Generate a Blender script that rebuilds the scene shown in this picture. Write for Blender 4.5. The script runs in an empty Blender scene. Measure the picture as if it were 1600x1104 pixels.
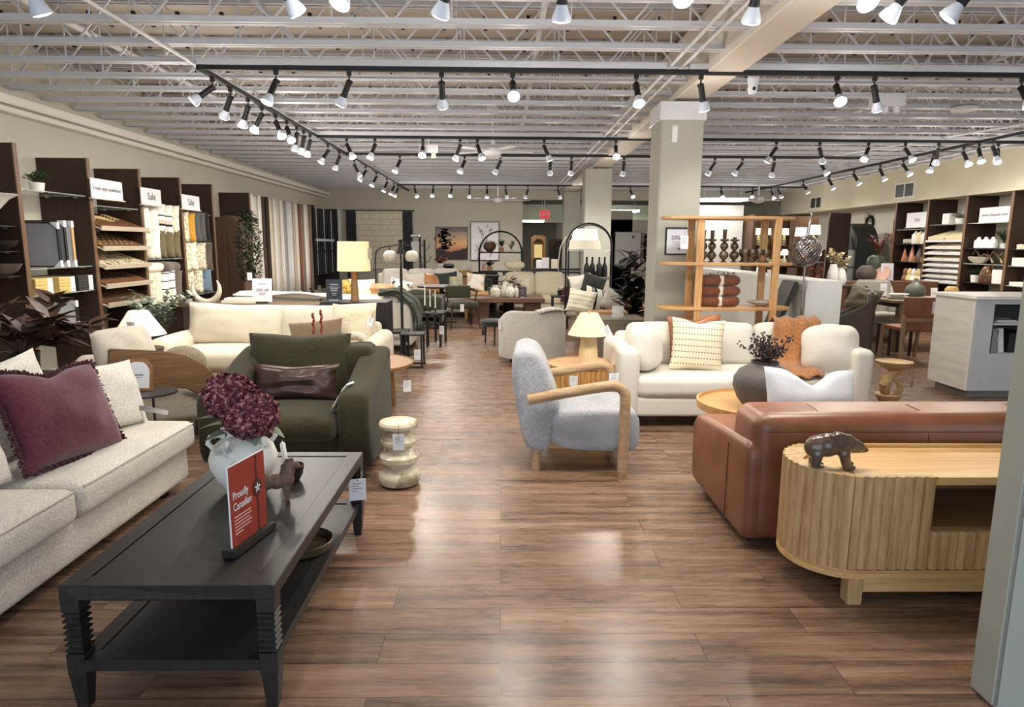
import bpy, bmesh, math, random
from math import sin, cos, pi, radians, sqrt, tan
from mathutils import Vector, Matrix, Quaternion, noise

S = bpy.context.scene
COL = S.collection

# ------------------------------------------------------------------ camera
CAM_H, F_PX = 1.55, 1025.0
_yaw, _pit, _rol = radians(.96), radians(9.39), radians(.32)
FWD = Vector((sin(_yaw)*cos(_pit), cos(_yaw)*cos(_pit), -sin(_pit)))
_r0 = Vector((cos(_yaw), -sin(_yaw), 0)); _u0 = _r0.cross(FWD)
RGT = _r0*cos(_rol) + _u0*sin(_rol); UPV = RGT.cross(FWD)
cam = bpy.data.objects.new('camera', bpy.data.cameras.new('camera')); COL.objects.link(cam)
cam.data.sensor_fit = 'HORIZONTAL'; cam.data.sensor_width = 36; cam.data.lens = F_PX/1600*36
cam.data.clip_start = .05; cam.data.clip_end = 100
m3 = Matrix((RGT, UPV, -FWD)).transposed()
cam.matrix_world = Matrix.Translation((0, 0, CAM_H)) @ m3.to_4x4()
S.camera = cam

# ------------------------------------------------------------------ daylight from the storefront side
W = bpy.data.worlds.new('daylight'); S.world = W; W.use_nodes = True
W.node_tree.nodes['Background'].inputs[0].default_value = (.74, .86, 1, 1)
W.node_tree.nodes['Background'].inputs[1].default_value = 2.2
S.view_settings.view_transform = 'Standard'; S.view_settings.look = 'None'
S.view_settings.gamma = 1; S.view_settings.use_curve_mapping = False
S.view_settings.exposure = .18
LAMP_W = 62.0            # each track spotlight

# ------------------------------------------------------------------ pixel -> point on a real plane
def _ray(x, y):
    return FWD + RGT*((x-800)/F_PX) - UPV*((y-552)/F_PX)
def atY(x, y, Y):
    d = _ray(x, y); return Vector((0, 0, CAM_H)) + d*(Y/d.y)
def atX(x, y, X):
    d = _ray(x, y); return Vector((0, 0, CAM_H)) + d*(X/d.x)
def atZ(x, y, Z=0.):
    d = _ray(x, y); return Vector((0, 0, CAM_H)) + d*((Z-CAM_H)/d.z)

# ------------------------------------------------------------------ materials
MATS = {}
def lin(c):
    return tuple((x/12.92 if x <= .04045 else ((x+.055)/1.055)**2.4) for x in (v/255 for v in c))+(1,)
def _base(name):
    m = bpy.data.materials.new(name); m.use_nodes = True
    nt = m.node_tree; b = nt.nodes['Principled BSDF']; MATS[name] = m
    return m, nt, b
def _coords(nt, scale=(1, 1, 1), world=False):
    mp = nt.nodes.new('ShaderNodeMapping'); mp.inputs['Scale'].default_value = scale
    if world:
        g = nt.nodes.new('ShaderNodeNewGeometry'); nt.links.new(g.outputs['Position'], mp.inputs[0])
    else:
        t = nt.nodes.new('ShaderNodeTexCoord'); nt.links.new(t.outputs['Object'], mp.inputs[0])
    return mp.outputs[0]
def _noise(nt, vec, scale, detail=3, rough=.55):
    n = nt.nodes.new('ShaderNodeTexNoise'); n.inputs['Scale'].default_value = scale
    n.inputs['Detail'].default_value = detail; n.inputs['Roughness'].default_value = rough
    nt.links.new(vec, n.inputs['Vector']); return n.outputs['Fac']
def _ramp(nt, fac, stops):
    r = nt.nodes.new('ShaderNodeValToRGB'); e = r.color_ramp.elements
    while len(e) < len(stops): e.new(.5)
    for k, (p, c) in enumerate(stops): e[k].position = p; e[k].color = c
    nt.links.new(fac, r.inputs[0]); return r.outputs[0]
def _bump(nt, b, fac, strength, dist=.01):
    u = nt.nodes.new('ShaderNodeBump'); u.inputs['Strength'].default_value = strength
    u.inputs['Distance'].default_value = dist
    nt.links.new(fac, u.inputs['Height']); nt.links.new(u.outputs[0], b.inputs['Normal'])
def plain(name, c, rough=.6, metal=0., var=.06, bump=0, spec=.5, scale=14):
    if name in MATS: return MATS[name]
    m, nt, b = _base(name); c = lin(c)
    f = _noise(nt, _coords(nt), scale, 4)
    lo = tuple(v*(1-var) for v in c[:3])+(1,); hi = tuple(min(1, v*(1+var)) for v in c[:3])+(1,)
    nt.links.new(_ramp(nt, f, [(.3, lo), (.7, hi)]), b.inputs['Base Color'])
    b.inputs['Roughness'].default_value = rough; b.inputs['Metallic'].default_value = metal
    b.inputs['Specular IOR Level'].default_value = spec
    if bump: _bump(nt, b, f, bump)
    return m
def fabric(name, c, c2=None, scale=260, bump=.5, rough=.95, stretch=(1, 1, 1), sheen=.25):
    if name in MATS: return MATS[name]
    m, nt, b = _base(name); c2 = c2 or tuple(int(v*.8) for v in c)
    v = _coords(nt, stretch)
    f = _noise(nt, v, scale, 2, .7); g = _noise(nt, v, 4, 2)
    mx = nt.nodes.new('ShaderNodeMath'); mx.operation = 'MULTIPLY_ADD'; mx.inputs[1].default_value = .25
    nt.links.new(g, mx.inputs[0]); nt.links.new(f, mx.inputs[2])
    nt.links.new(_ramp(nt, mx.outputs[0], [(.42, lin(c2)), (.78, lin(c))]), b.inputs['Base Color'])
    b.inputs['Roughness'].default_value = rough; b.inputs['Specular IOR Level'].default_value = .15
    b.inputs['Sheen Weight'].default_value = sheen
    _bump(nt, b, f, bump, .004); return m
def wood(name, c, c2, axis='x', scale=3.0, rough=.45, ratio=14, spec=.4):
    if name in MATS: return MATS[name]
    m, nt, b = _base(name)
    st = {'x': (1, ratio, ratio), 'y': (ratio, 1, ratio), 'z': (ratio, ratio, 1)}[axis]
    v = _coords(nt, st); f = _noise(nt, v, scale, 5, .65); g = _noise(nt, v, scale*6, 2, .6)
    mx = nt.nodes.new('ShaderNodeMath'); mx.operation = 'MULTIPLY_ADD'; mx.inputs[1].default_value = .35
    nt.links.new(g, mx.inputs[0]); nt.links.new(f, mx.inputs[2])
    nt.links.new(_ramp(nt, mx.outputs[0], [(.45, lin(c2)), (.85, lin(c))]), b.inputs['Base Color'])
    b.inputs['Roughness'].default_value = rough; b.inputs['Specular IOR Level'].default_value = spec
    _bump(nt, b, g, .15, .003); return m
def leather(name, c, c2, rough=.38):
    if name in MATS: return MATS[name]
    m, nt, b = _base(name); v = _coords(nt)
    f = _noise(nt, v, 5, 4); g = _noise(nt, v, 160, 2, .7)
    nt.links.new(_ramp(nt, f, [(.3, lin(c2)), (.7, lin(c))]), b.inputs['Base Color'])
    b.inputs['Roughness'].default_value = rough; _bump(nt, b, g, .12, .003); return m
def stripes(name, stops, axis='x', freq=10, rough=.9, wob=.0):
    """repeating bands of colour across one local axis"""
    if name in MATS: return MATS[name]
    m, nt, b = _base(name); v = _coords(nt)
    sp = nt.nodes.new('ShaderNodeSeparateXYZ'); nt.links.new(v, sp.inputs[0])
    a = nt.nodes.new('ShaderNodeMath'); a.operation = 'MULTIPLY'; a.inputs[1].default_value = freq
    nt.links.new(sp.outputs['XYZ'.index(axis.upper())], a.inputs[0])
    n = nt.nodes.new('ShaderNodeMath'); n.operation = 'MULTIPLY_ADD'; n.inputs[1].default_value = wob
    nt.links.new(_noise(nt, v, 9, 2), n.inputs[0]); nt.links.new(a.outputs[0], n.inputs[2])
    fr = nt.nodes.new('ShaderNodeMath'); fr.operation = 'FRACT'; nt.links.new(n.outputs[0], fr.inputs[0])
    r = _ramp(nt, fr.outputs[0], [(p, lin(c)) for p, c in stops])
    r.node.color_ramp.interpolation = 'CONSTANT'
    nt.links.new(r, b.inputs['Base Color']); b.inputs['Roughness'].default_value = rough
    b.inputs['Specular IOR Level'].default_value = .2
    _bump(nt, b, _noise(nt, v, 260, 2), .3, .003); return m
def speckle(name, base, spot, scale=40, thr=.6, rough=.9, bump=.3):
    if name in MATS: return MATS[name]
    m, nt, b = _base(name); f = _noise(nt, _coords(nt), scale, 3, .6)
    nt.links.new(_ramp(nt, f, [(thr-.04, lin(base)), (thr+.04, lin(spot))]), b.inputs['Base Color'])
    b.inputs['Roughness'].default_value = rough; b.inputs['Specular IOR Level'].default_value = .25
    _bump(nt, b, f, bump, .004); return m
def glow(name, c, strength):
    if name in MATS: return MATS[name]
    m, nt, b = _base(name); b.inputs['Base Color'].default_value = lin(c)
    b.inputs['Emission Color'].default_value = lin(c); b.inputs['Emission Strength'].default_value = strength
    return m
def glass(name, c=(235, 240, 238), rough=.03, alpha=.28):
    if name in MATS: return MATS[name]
    m, nt, b = _base(name); b.inputs['Base Color'].default_value = lin(c)
    b.inputs['Roughness'].default_value = rough; b.inputs['Alpha'].default_value = alpha
    b.inputs['Specular IOR Level'].default_value = .9
    return m

# ------------------------------------------------------------------ mesh building
def TR(loc=(0, 0, 0), rx=0, ry=0, rz=0):
    return Matrix.Translation(loc) @ Matrix.Rotation(rz, 4, 'Z') @ Matrix.Rotation(ry, 4, 'Y') @ Matrix.Rotation(rx, 4, 'X')
class MB:
    def __init__(s, M=None): s.bm = bmesh.new(); s.M = M or Matrix()
    def add(s, vs, fs):
        bv = [s.bm.verts.new(s.M @ Vector(v)) for v in vs]
        for f in fs:
            try: s.bm.faces.new([bv[i] for i in f])
            except ValueError: pass
        return bv
    def box(s, x0, x1, y0, y1, z0, z1):
        vs = [(x, y, z) for z in (z0, z1) for y in (y0, y1) for x in (x0, x1)]
        s.add(vs, [(0, 2, 3, 1), (4, 5, 7, 6), (0, 1, 5, 4), (2, 6, 7, 3), (0, 4, 6, 2), (1, 3, 7, 5)]); return s
    def bar(s, p0, p1, w, h, up=(0, 0, 1)):
        p0, p1 = Vector(p0), Vector(p1); d = (p1-p0).normalized(); u = Vector(up)
        if abs(d.dot(u)) > .99: u = Vector((0, 1, 0))
        a = d.cross(u).normalized()*w/2; b = a.cross(d).normalized()*h/2
        vs = [p+sa*a+sb*b for p in (p0, p1) for sa, sb in ((-1, -1), (1, -1), (1, 1), (-1, 1))]
        s.add(vs, [(3, 2, 1, 0), (4, 5, 6, 7), (0, 1, 5, 4), (1, 2, 6, 5), (2, 3, 7, 6), (3, 0, 4, 7)]); return s
    def tube(s, pts, r, n=10, closed=False):
        pts = [Vector(p) for p in pts]; k = len(pts)
        rs = r if isinstance(r, (list, tuple)) else [r]*k
        t0 = (pts[1]-pts[0]).normalized()
        u = t0.orthogonal().normalized(); vs = []; prev = t0
        for i, p in enumerate(pts):
            a = pts[(i-1) % k] if (closed or i) else p; b = pts[(i+1) % k] if (closed or i < k-1) else p
            t = (b-a).normalized()
            u = (prev.rotation_difference(t) @ u).normalized(); prev = t; w = t.cross(u)
            vs += [p+(u*cos(2*pi*j/n)+w*sin(2*pi*j/n))*rs[i] for j in range(n)]
        fs = []
        for i in range(k if closed else k-1):
            for j in range(n):
                i2 = (i+1) % k
                fs.append((i*n+j, i*n+(j+1) % n, i2*n+(j+1) % n, i2*n+j))
        if not closed: fs += [tuple(range(n-1, -1, -1)), tuple((k-1)*n+j for j in range(n))]
        s.add(vs, fs); return s
    def lathe(s, prof, n=28, c=(0, 0, 0), sx=1, sy=1):
        vs = []; fs = []; k = len(prof)
        for r, z in prof:
            vs += [(c[0]+max(r, .0005)*cos(2*pi*j/n)*sx, c[1]+max(r, .0005)*sin(2*pi*j/n)*sy, c[2]+z) for j in range(n)]
        for i in range(k-1):
            for j in range(n): fs.append((i*n+j, i*n+(j+1) % n, (i+1)*n+(j+1) % n, (i+1)*n+j))
        fs += [tuple(range(n-1, -1, -1)), tuple((k-1)*n+j for j in range(n))]
        s.add(vs, fs); return s
    def cyl(s, c, r, h, n=24): return s.lathe([(r, 0), (r, h)], n, c)
    def prism(s, poly, a0, a1, axis='z'):
        """polygon in the two other axes, extruded along axis"""
        def P(u, v, a): return {'z': (u, v, a), 'y': (u, a, v), 'x': (a, u, v)}[axis]
        n = len(poly)
        vs = [P(u, v, a) for a in (a0, a1) for u, v in poly]
        fs = [tuple(range(n-1, -1, -1)), tuple(n+i for i in range(n))]+[(i, (i+1) % n, n+(i+1) % n, n+i) for i in range(n)]
        s.add(vs, fs); return s
    def soft(s, poly, a0, a1, axis='z', r=.04, it=2, k=4, cut=.2):
        """rounded extrusion of a smoothed profile, like an upholstered side"""
        P = [Vector(p) for p in poly]
        for _ in range(it): P = [q for i in range(len(P)) for q in (P[i].lerp(P[(i+1) % len(P)], cut), P[i].lerp(P[(i+1) % len(P)], 1-cut))]
        ar = sum(P[i].x*P[(i+1) % len(P)].y-P[(i+1) % len(P)].x*P[i].y for i in range(len(P)))
        n = len(P); N = []
        for i in range(n):
            t = (P[(i+1) % n]-P[i-1]).normalized(); N.append(Vector((-t.y, t.x))*(1 if ar > 0 else -1))
        def pt(u, v, a): return {'z': (u, v, a), 'y': (u, a, v), 'x': (a, u, v)}[axis]
        L = [(r*(1-sin(pi/2*i/k)), a0+r*(1-cos(pi/2*i/k))) for i in range(k+1)]+[(r*(1-sin(pi/2*i/k)), a1-r*(1-cos(pi/2*i/k))) for i in range(k, -1, -1)]
        vs = [pt(P[i].x+N[i].x*o, P[i].y+N[i].y*o, a) for o, a in L for i in range(n)]; m = len(L)
        fs = [(j*n+i, j*n+(i+1) % n, (j+1)*n+(i+1) % n, (j+1)*n+i) for j in range(m-1) for i in range(n)]
        fs += [tuple(range(n-1, -1, -1)), tuple((m-1)*n+i for i in range(n))]
        s.add(vs, fs); return s
    def ball(s, c, r, n=16, m=10, sc=(1, 1, 1)):
        vs = [(c[0], c[1], c[2]-r*sc[2])]
        for i in range(1, m):
            a = -pi/2+pi*i/m
            vs += [(c[0]+r*sc[0]*cos(a)*cos(2*pi*j/n), c[1]+r*sc[1]*cos(a)*sin(2*pi*j/n), c[2]+r*sc[2]*sin(a)) for j in range(n)]
        vs.append((c[0], c[1], c[2]+r*sc[2])); L = len(vs)-1; fs = []
        for j in range(n):
            fs.append((0, 1+(j+1) % n, 1+j)); fs.append((L, L-n+j, L-n+(j+1) % n))
        for i in range(m-2):
            for j in range(n): fs.append((1+i*n+j, 1+i*n+(j+1) % n, 1+(i+1)*n+(j+1) % n, 1+(i+1)*n+j))
        s.add(vs, fs); return s
    def rbox(s, x0, x1, y0, y1, z0, z1, r=.05, bulge=(0, 0, 0), k=5, wr=0, seed=0):
        """upholstered block: rounded edges, faces that swell; bulge = (x, y, z) swell of the faces"""
        C = Vector(((x0+x1)/2, (y0+y1)/2, (z0+z1)/2)); H = Vector((x1-x0, y1-y0, z1-z0))/2
        r = min(r, min(H)*.98); I = H-Vector((r, r, r))
        def ax(h): return [-h-r, -h-r*.577, -h-r*.268]+[-h+2*h*i/k for i in range(k+1)]+[h+r*.268, h+r*.577, h+r]
        A = [ax(I[i]) for i in range(3)]; tmp = bmesh.new(); n = len(A[0])
        for d in range(3):
            p, q = (d+1) % 3, (d+2) % 3
            for sg in (-1, 1):
                g = []
                for a in A[p]:
                    row = []
                    for b in A[q]:
                        v = Vector((0, 0, 0)); v[d] = sg*H[d]; v[p] = a; v[q] = b; row.append(tmp.verts.new(v))
                    g.append(row)
                for i in range(n-1):
                    for j in range(n-1):
                        f = (g[i][j], g[i+1][j], g[i+1][j+1], g[i][j+1])
                        tmp.faces.new(f if sg > 0 else f[::-1])
        bmesh.ops.remove_doubles(tmp, verts=tmp.verts, dist=1e-5)
        idx = {}; vs = []
        for v in tmp.verts:
            p = v.co.copy(); inn = Vector([max(-I[i], min(I[i], p[i])) for i in range(3)])
            d = p-inn
            q = inn+d.normalized()*r if d.length > 1e-7 else p
            u = [q[i]/H[i] for i in range(3)]
            for i in range(3):
                o = [j for j in range(3) if j != i]
                q[i] += bulge[i]*(1-u[o[0]]**2)*(1-u[o[1]]**2)*max(-1, min(1, u[i]*1.3))
            if wr: q += Vector((1, 1, 1))*0+q.normalized()*wr*noise.noise((q+Vector((seed*3.1, seed, 0)))*7)
            idx[v] = len(vs); vs.append(C+q)
        s.add(vs, [tuple(idx[v] for v in f.verts) for f in tmp.faces]); tmp.free(); return s
    def pillow(s, w, h, t, pinch=.07, chop=0, n=14, seed=0, wr=.05, M=None):
        """throw pillow: width x, height z (from 0), thickness y"""
        M = M or Matrix(); vs = []; N = n+1
        for side in (-1, 1):
            for i in range(N):
                for j in range(N):
                    u = -1+2*i/n; v = -1+2*j/n
                    u = math.copysign(abs(u)**.85, u); v = math.copysign(abs(v)**.85, v)
                    e = max(0, (1-u*u)*(1-v*v))**.42
                    q = noise.noise(Vector((u*2+seed*7.3, v*2, side*3+seed)))
                    y = side*t/2*e*(1+wr*6*q)
                    x = u*w/2*(1-pinch*(1-v*v)); z = v*h/2*(1-pinch*(1-u*u))
                    if chop: z -= chop*h*math.exp(-(u/.33)**2)*max(0, (v+1)/2)**2.5
                    vs.append(M @ Vector((x, y, z+h/2)))
        fs = []
        for k in range(2):
            o = k*N*N
            for i in range(n):
                for j in range(n):
                    f = (o+i*N+j, o+(i+1)*N+j, o+(i+1)*N+j+1, o+i*N+j+1); fs.append(f if k == 0 else f[::-1])
        s.add(vs, fs); return s
    def leaf(s, base, d, length, width, bend=.3, up=(0, 0, 1), n=3, fold=.0):
        base = Vector(base); d = Vector(d).normalized(); u = Vector(up)
        a = d.cross(u)
        a = a.normalized() if a.length > .05 else d.orthogonal().normalized()
        nn = a.cross(d).normalized(); vs = []; fs = []
        for i in range(n+1):
            t = i/n; p = base+d*length*t-nn*bend*length*t*t
            w = width/2*max(.06, sin(pi*min(1, .12+.88*t)**.8))
            vs += [p-a*w+nn*fold*w, p, p+a*w+nn*fold*w]
        for i in range(n):
            for j in (0, 1): fs.append((i*3+j, i*3+j+1, i*3+3+j+1, i*3+3+j))
        s.add(vs, fs); return s
    def bevel(s, w, seg=2, ang=35):
        bmesh.ops.remove_doubles(s.bm, verts=s.bm.verts, dist=1e-6)
        s.bm.normal_update()
        es = [e for e in s.bm.edges if len(e.link_faces) == 2 and e.calc_face_angle(0) > radians(ang)]
        bmesh.ops.bevel(s.bm, geom=es, offset=w, segments=seg, affect='EDGES', clamp_overlap=True); return s
    def mesh(s, name, m=None, smooth=None, fix=True, weld=True):
        if weld: bmesh.ops.remove_doubles(s.bm, verts=s.bm.verts, dist=1e-6)
        if fix: bmesh.ops.recalc_face_normals(s.bm, faces=s.bm.faces)
        me = bpy.data.meshes.new(name); s.bm.to_mesh(me); s.bm.free()
        if m: me.materials.append(m)
        if smooth is None: smooth = 40
        if smooth:
            me.shade_smooth(); me.set_sharp_from_angle(angle=radians(smooth))
        return me
    def build(s, name, m, parent=None, loc=(0, 0, 0), rot=(0, 0, 0), smooth=None, fix=True):
        return obj(name, s.mesh(name, m, smooth, fix), parent, loc, rot)
def obj(name, me, parent=None, loc=(0, 0, 0), rot=(0, 0, 0)):
    o = bpy.data.objects.new(name, me); COL.objects.link(o); o.parent = parent
    o.location = loc; o.rotation_euler = rot; return o
def blob(name, balls, m, parent, voxel=.004, loc=(0, 0, 0), rot=(0, 0, 0), smooth=8):
    b = MB()
    for c, r, sc in balls: b.ball(c, r, 16, 12, sc)
    o = b.build(name, m)
    md = o.modifiers.new('r', 'REMESH'); md.mode = 'VOXEL'; md.voxel_size = voxel; md.use_smooth_shade = True
    s_ = o.modifiers.new('s', 'SMOOTH'); s_.factor = .6; s_.iterations = smooth
    dg = bpy.context.evaluated_depsgraph_get(); dg.update()
    me = bpy.data.meshes.new_from_object(o.evaluated_get(dg)); me.name = name; old = o.data
    bpy.data.objects.remove(o); bpy.data.meshes.remove(old)
    me.materials.clear(); me.materials.append(m); me.shade_smooth()
    return obj(name, me, parent, loc, rot)
def tag(o, label, cat, group=None, kind=None):
    o['label'] = label; o['category'] = cat
    if group: o['group'] = group
    if kind: o['kind'] = kind
    return o
def thing(name, label, cat, loc=(0, 0, 0), rz=0, group=None):
    o = bpy.data.objects.new(name, None); COL.objects.link(o); o.empty_display_size = .1
    o.location = loc; o.rotation_euler = (0, 0, rz)
    return tag(o, label, cat, group)
def struct(o, label=None):
    o['kind'] = 'structure'
    if label: o['label'] = label
    return o
def dup(root, loc, rz=None, label=None, group=None, rot=None, scale=None):
    r = root.copy(); COL.objects.link(r); r.location = loc
    if rz is not None: r.rotation_euler = (0, 0, rz)
    if rot is not None: r.rotation_euler = rot
    if scale is not None: r.scale = (scale,)*3 if isinstance(scale, (int, float)) else scale
    if label: r['label'] = label
    if group: r['group'] = group
    for ch in list(root.children):
        c = ch.copy(); COL.objects.link(c); c.parent = r
        for g in ch.children:
            d = g.copy(); COL.objects.link(d); d.parent = c
    return r
def lettering(txt, size, m, parent, loc, rot=(pi/2, 0, 0), align='CENTER', extrude=.0006, name='lettering', sx=1):
    cu = bpy.data.curves.new('t', 'FONT'); cu.body = txt; cu.size = size; cu.align_x = align; cu.align_y = 'CENTER'
    cu.extrude = extrude; cu.resolution_u = 3; cu.space_line = 1.0
    t = bpy.data.objects.new('t', cu); COL.objects.link(t)
    me = bpy.data.meshes.new_from_object(t); me.name = name
    bpy.data.objects.remove(t); bpy.data.curves.remove(cu)
    me.materials.clear(); me.materials.append(m)
    o = obj(name, me, parent, loc, rot); o.scale = (sx, 1, 1); return o
ORD = ['first', 'second', 'third', 'fourth', 'fifth', 'sixth', 'seventh', 'eighth', 'ninth', 'tenth', 'eleventh', 'twelfth', 'thirteenth',
       'fourteenth', 'fifteenth', 'sixteenth', 'seventeenth', 'eighteenth', 'nineteenth', 'twentieth', 'twenty-first', 'twenty-second']
rnd = random.Random(11)

# ------------------------------------------------------------------ shared materials
WHITE_PAINT = plain('white_paint', (222, 222, 224), .45)
BLACK = plain('black_metal', (26, 25, 26), .4)
MATTE_BLACK = plain('matte_black', (20, 20, 22), .55)
CARD = plain('white_card', (224, 224, 227), .5, var=.02)
INK = plain('dark_ink', (30, 30, 34), .6)
GREY_INK = plain('grey_ink', (120, 120, 128), .6)
DARKWOOD = wood('dark_walnut_board', (62, 42, 31), (36, 24, 18), 'z', 2.2, .45)
EDGEWOOD = wood('walnut_edge', (122, 90, 64), (92, 64, 45), 'z', 3, .45)
OAK = wood('light_oak', (214, 170, 116), (176, 128, 78), 'z', 2.5, .45)
OAKX = wood('light_oak_flat', (214, 170, 116), (180, 134, 84), 'x', 2.5, .4)
MIDOAK = wood('mid_oak', (160, 122, 80), (120, 86, 52), 'x', 2.5, .45)
IVORY = fabric('ivory_upholstery', (230, 225, 214), (206, 200, 188), 180)
CREAM = fabric('cream_fabric', (226, 217, 198), (198, 187, 165), 150)
GREEN_LEAF = plain('green_leaf', (58, 84, 48), .5, var=.3)
DARK_LEAF = plain('dark_green_leaf', (34, 50, 32), .45, var=.3)
STEM = plain('brown_stem', (74, 56, 40), .7)
CERAMIC = plain('white_ceramic', (232, 230, 226), .3, var=.03)
GLASS = glass('clear_glass')
# ================================================================== STRUCTURE
def floor_material():
    m, nt, b = _base('plank_floor')
    v = _coords(nt, (1, 1, 1), True)
    br = nt.nodes.new('ShaderNodeTexBrick'); nt.links.new(v, br.inputs['Vector'])
    br.inputs['Scale'].default_value = 1; br.inputs['Brick Width'].default_value = 1.25
    br.inputs['Row Height'].default_value = .187; br.inputs['Mortar Size'].default_value = .0015
    br.inputs['Mortar Smooth'].default_value = .3; br.offset = .37; br.offset_frequency = 2
    br.inputs['Color1'].default_value = (.25, .25, .25, 1); br.inputs['Color2'].default_value = (.85, .85, .85, 1)
    br.inputs['Mortar'].default_value = (0, 0, 0, 1); br.inputs['Bias'].default_value = 0
    vs = _coords(nt, (1, 13, 1), True)
    off = nt.nodes.new('ShaderNodeVectorMath'); off.operation = 'MULTIPLY_ADD'
    nt.links.new(br.outputs['Color'], off.inputs[0]); off.inputs[1].default_value = (9, 17, 0); nt.links.new(vs, off.inputs[2])
    f = _noise(nt, off.outputs[0], 1.15, 7, .6); g = _noise(nt, off.outputs[0], 7, 4, .65)
    a = nt.nodes.new('ShaderNodeMath'); a.operation = 'MULTIPLY_ADD'; a.inputs[1].default_value = .3
    nt.links.new(g, a.inputs[0]); nt.links.new(f, a.inputs[2])
    col = _ramp(nt, a.outputs[0], [(.38, lin((66, 50, 42))), (.53, lin((104, 80, 65))), (.66, lin((138, 107, 86))), (.82, lin((164, 132, 108)))])
    tint = nt.nodes.new('ShaderNodeMix'); tint.data_type = 'RGBA'; tint.blend_type = 'MULTIPLY'; tint.inputs[0].default_value = .35
    nt.links.new(col, tint.inputs[6]); nt.links.new(br.outputs['Color'], tint.inputs[7])
    mo = nt.nodes.new('ShaderNodeMix'); mo.data_type = 'RGBA'
    nt.links.new(br.outputs['Fac'], mo.inputs[0]); nt.links.new(tint.outputs[2], mo.inputs[6]); mo.inputs[7].default_value = lin((34, 20, 16))
    nt.links.new(mo.outputs[2], b.inputs['Base Color'])
    rr = _ramp(nt, g, [(.3, (.22, .22, .22, 1)), (.7, (.34, .34, .34, 1))]); nt.links.new(rr, b.inputs['Roughness'])
    b.inputs['Specular IOR Level'].default_value = .38
    _bump(nt, b, g, .05, .0015); return m
FLOOR_M = floor_material()
XL, XR, YB = -5.2, 8.85, 19.7
YF = -3.2
struct(MB().box(XL-.2, XR+.2, YF, 27, -.1, 0).build('floor', FLOOR_M, smooth=0))
WALL = plain('wall_greige', (197, 192, 178), .8, var=.03, scale=3)
WALL_B = plain('wall_back_greige', (192, 188, 172), .8, var=.03, scale=3)
COLUMN = plain('column_grey_green', (172, 172, 160), .75, var=.05, scale=2.5, bump=.05)
TRIM_W = plain('trim_white', (226, 222, 212), .5, var=.03)
def deck_material():
    m, nt, b = _base('ceiling_deck')
    v = _coords(nt, (1, 1, 1), True)
    w = nt.nodes.new('ShaderNodeTexWave'); w.wave_type = 'BANDS'; w.bands_direction = 'Y'
    w.inputs['Scale'].default_value = 1.05; w.inputs['Distortion'].default_value = 0; nt.links.new(v, w.inputs['Vector'])
    f = _noise(nt, v, 1.3, 4)
    nt.links.new(_ramp(nt, f, [(.3, lin((176, 166, 154))), (.7, lin((200, 191, 180)))]), b.inputs['Base Color'])
    b.inputs['Roughness'].default_value = .8; _bump(nt, b, w.outputs['Fac'], .7, .03); return m
ceil = struct(MB().box(XL-.2, XR+.2, YF, 27, 3.68, 3.8).build('ceiling', deck_material(), smooth=0))
mb = MB()
for i in range(46):
    y = 3.0+.36*i
    for j in range(34): mb.box(-5.1+.41*j, -5.07+.41*j, y, y+.035, 3.655, 3.68)
mb.build('deck_clip', MATTE_BLACK, ceil, smooth=0)['kind'] = 'stuff'
struct(MB().box(XL-.2, XL, YF, YB+.2, 0, 3.68).build('wall_left', WALL, smooth=0))
struct(MB().box(XR, XR+.2, YF, 27, 0, 3.68).build('wall_right', WALL, smooth=0))
struct(MB().box(XL, .62, YB, YB+.2, 0, 3.68).build('wall_back', WALL_B, smooth=0))
# back room beyond the opening
struct(MB().box(.42, .62, YB+.2, 26.8, 0, 3.68).build('wall_passage', WALL_B, smooth=0))
struct(MB().box(.62, XR, 26.8, 27, 0, 3.68).build('wall_far', plain('far_wall_green_grey', (150, 148, 132), .8), smooth=0))
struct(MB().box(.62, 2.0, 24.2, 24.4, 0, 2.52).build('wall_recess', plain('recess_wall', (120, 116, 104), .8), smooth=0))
struct(MB().box(2.6, 4.05, 20.6, 20.75, 0, 2.62).build('wall_partition', WALL_B, smooth=0))
# header over the opening
struct(MB().box(.62, XR, YB, YB+.2, 2.86, 3.68).build('wall_header', WALL_B, smooth=0))
# crown duct along the left wall
cr = MB(); cr.box(-5.2, -5.06, YF, YB, 2.87, 2.92); cr.box(-5.2, -5.0, YF, YB, 2.94, 3.03); cr.box(-5.2, -5.1, YF, YB, 2.92, 2.94)
struct(cr.bevel(.012, 2).build('trim_left', TRIM_W))
# bulkhead over the right wall shelves
struct(MB().box(8.25, XR, YF, YB, 2.46, 3.12).build('wall_bulkhead', plain('bulkhead_beige', (205, 196, 172), .8, var=.03, scale=3), smooth=0))
struct(MB().box(8.2, XR, YF, YB, 3.12, 3.2).bevel(.01).build('trim_right', TRIM_W))
struct(MB().box(XL, XL+.015, YF, YB, 0, .1).build('baseboard_left', TRIM_W, smooth=0))
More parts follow.
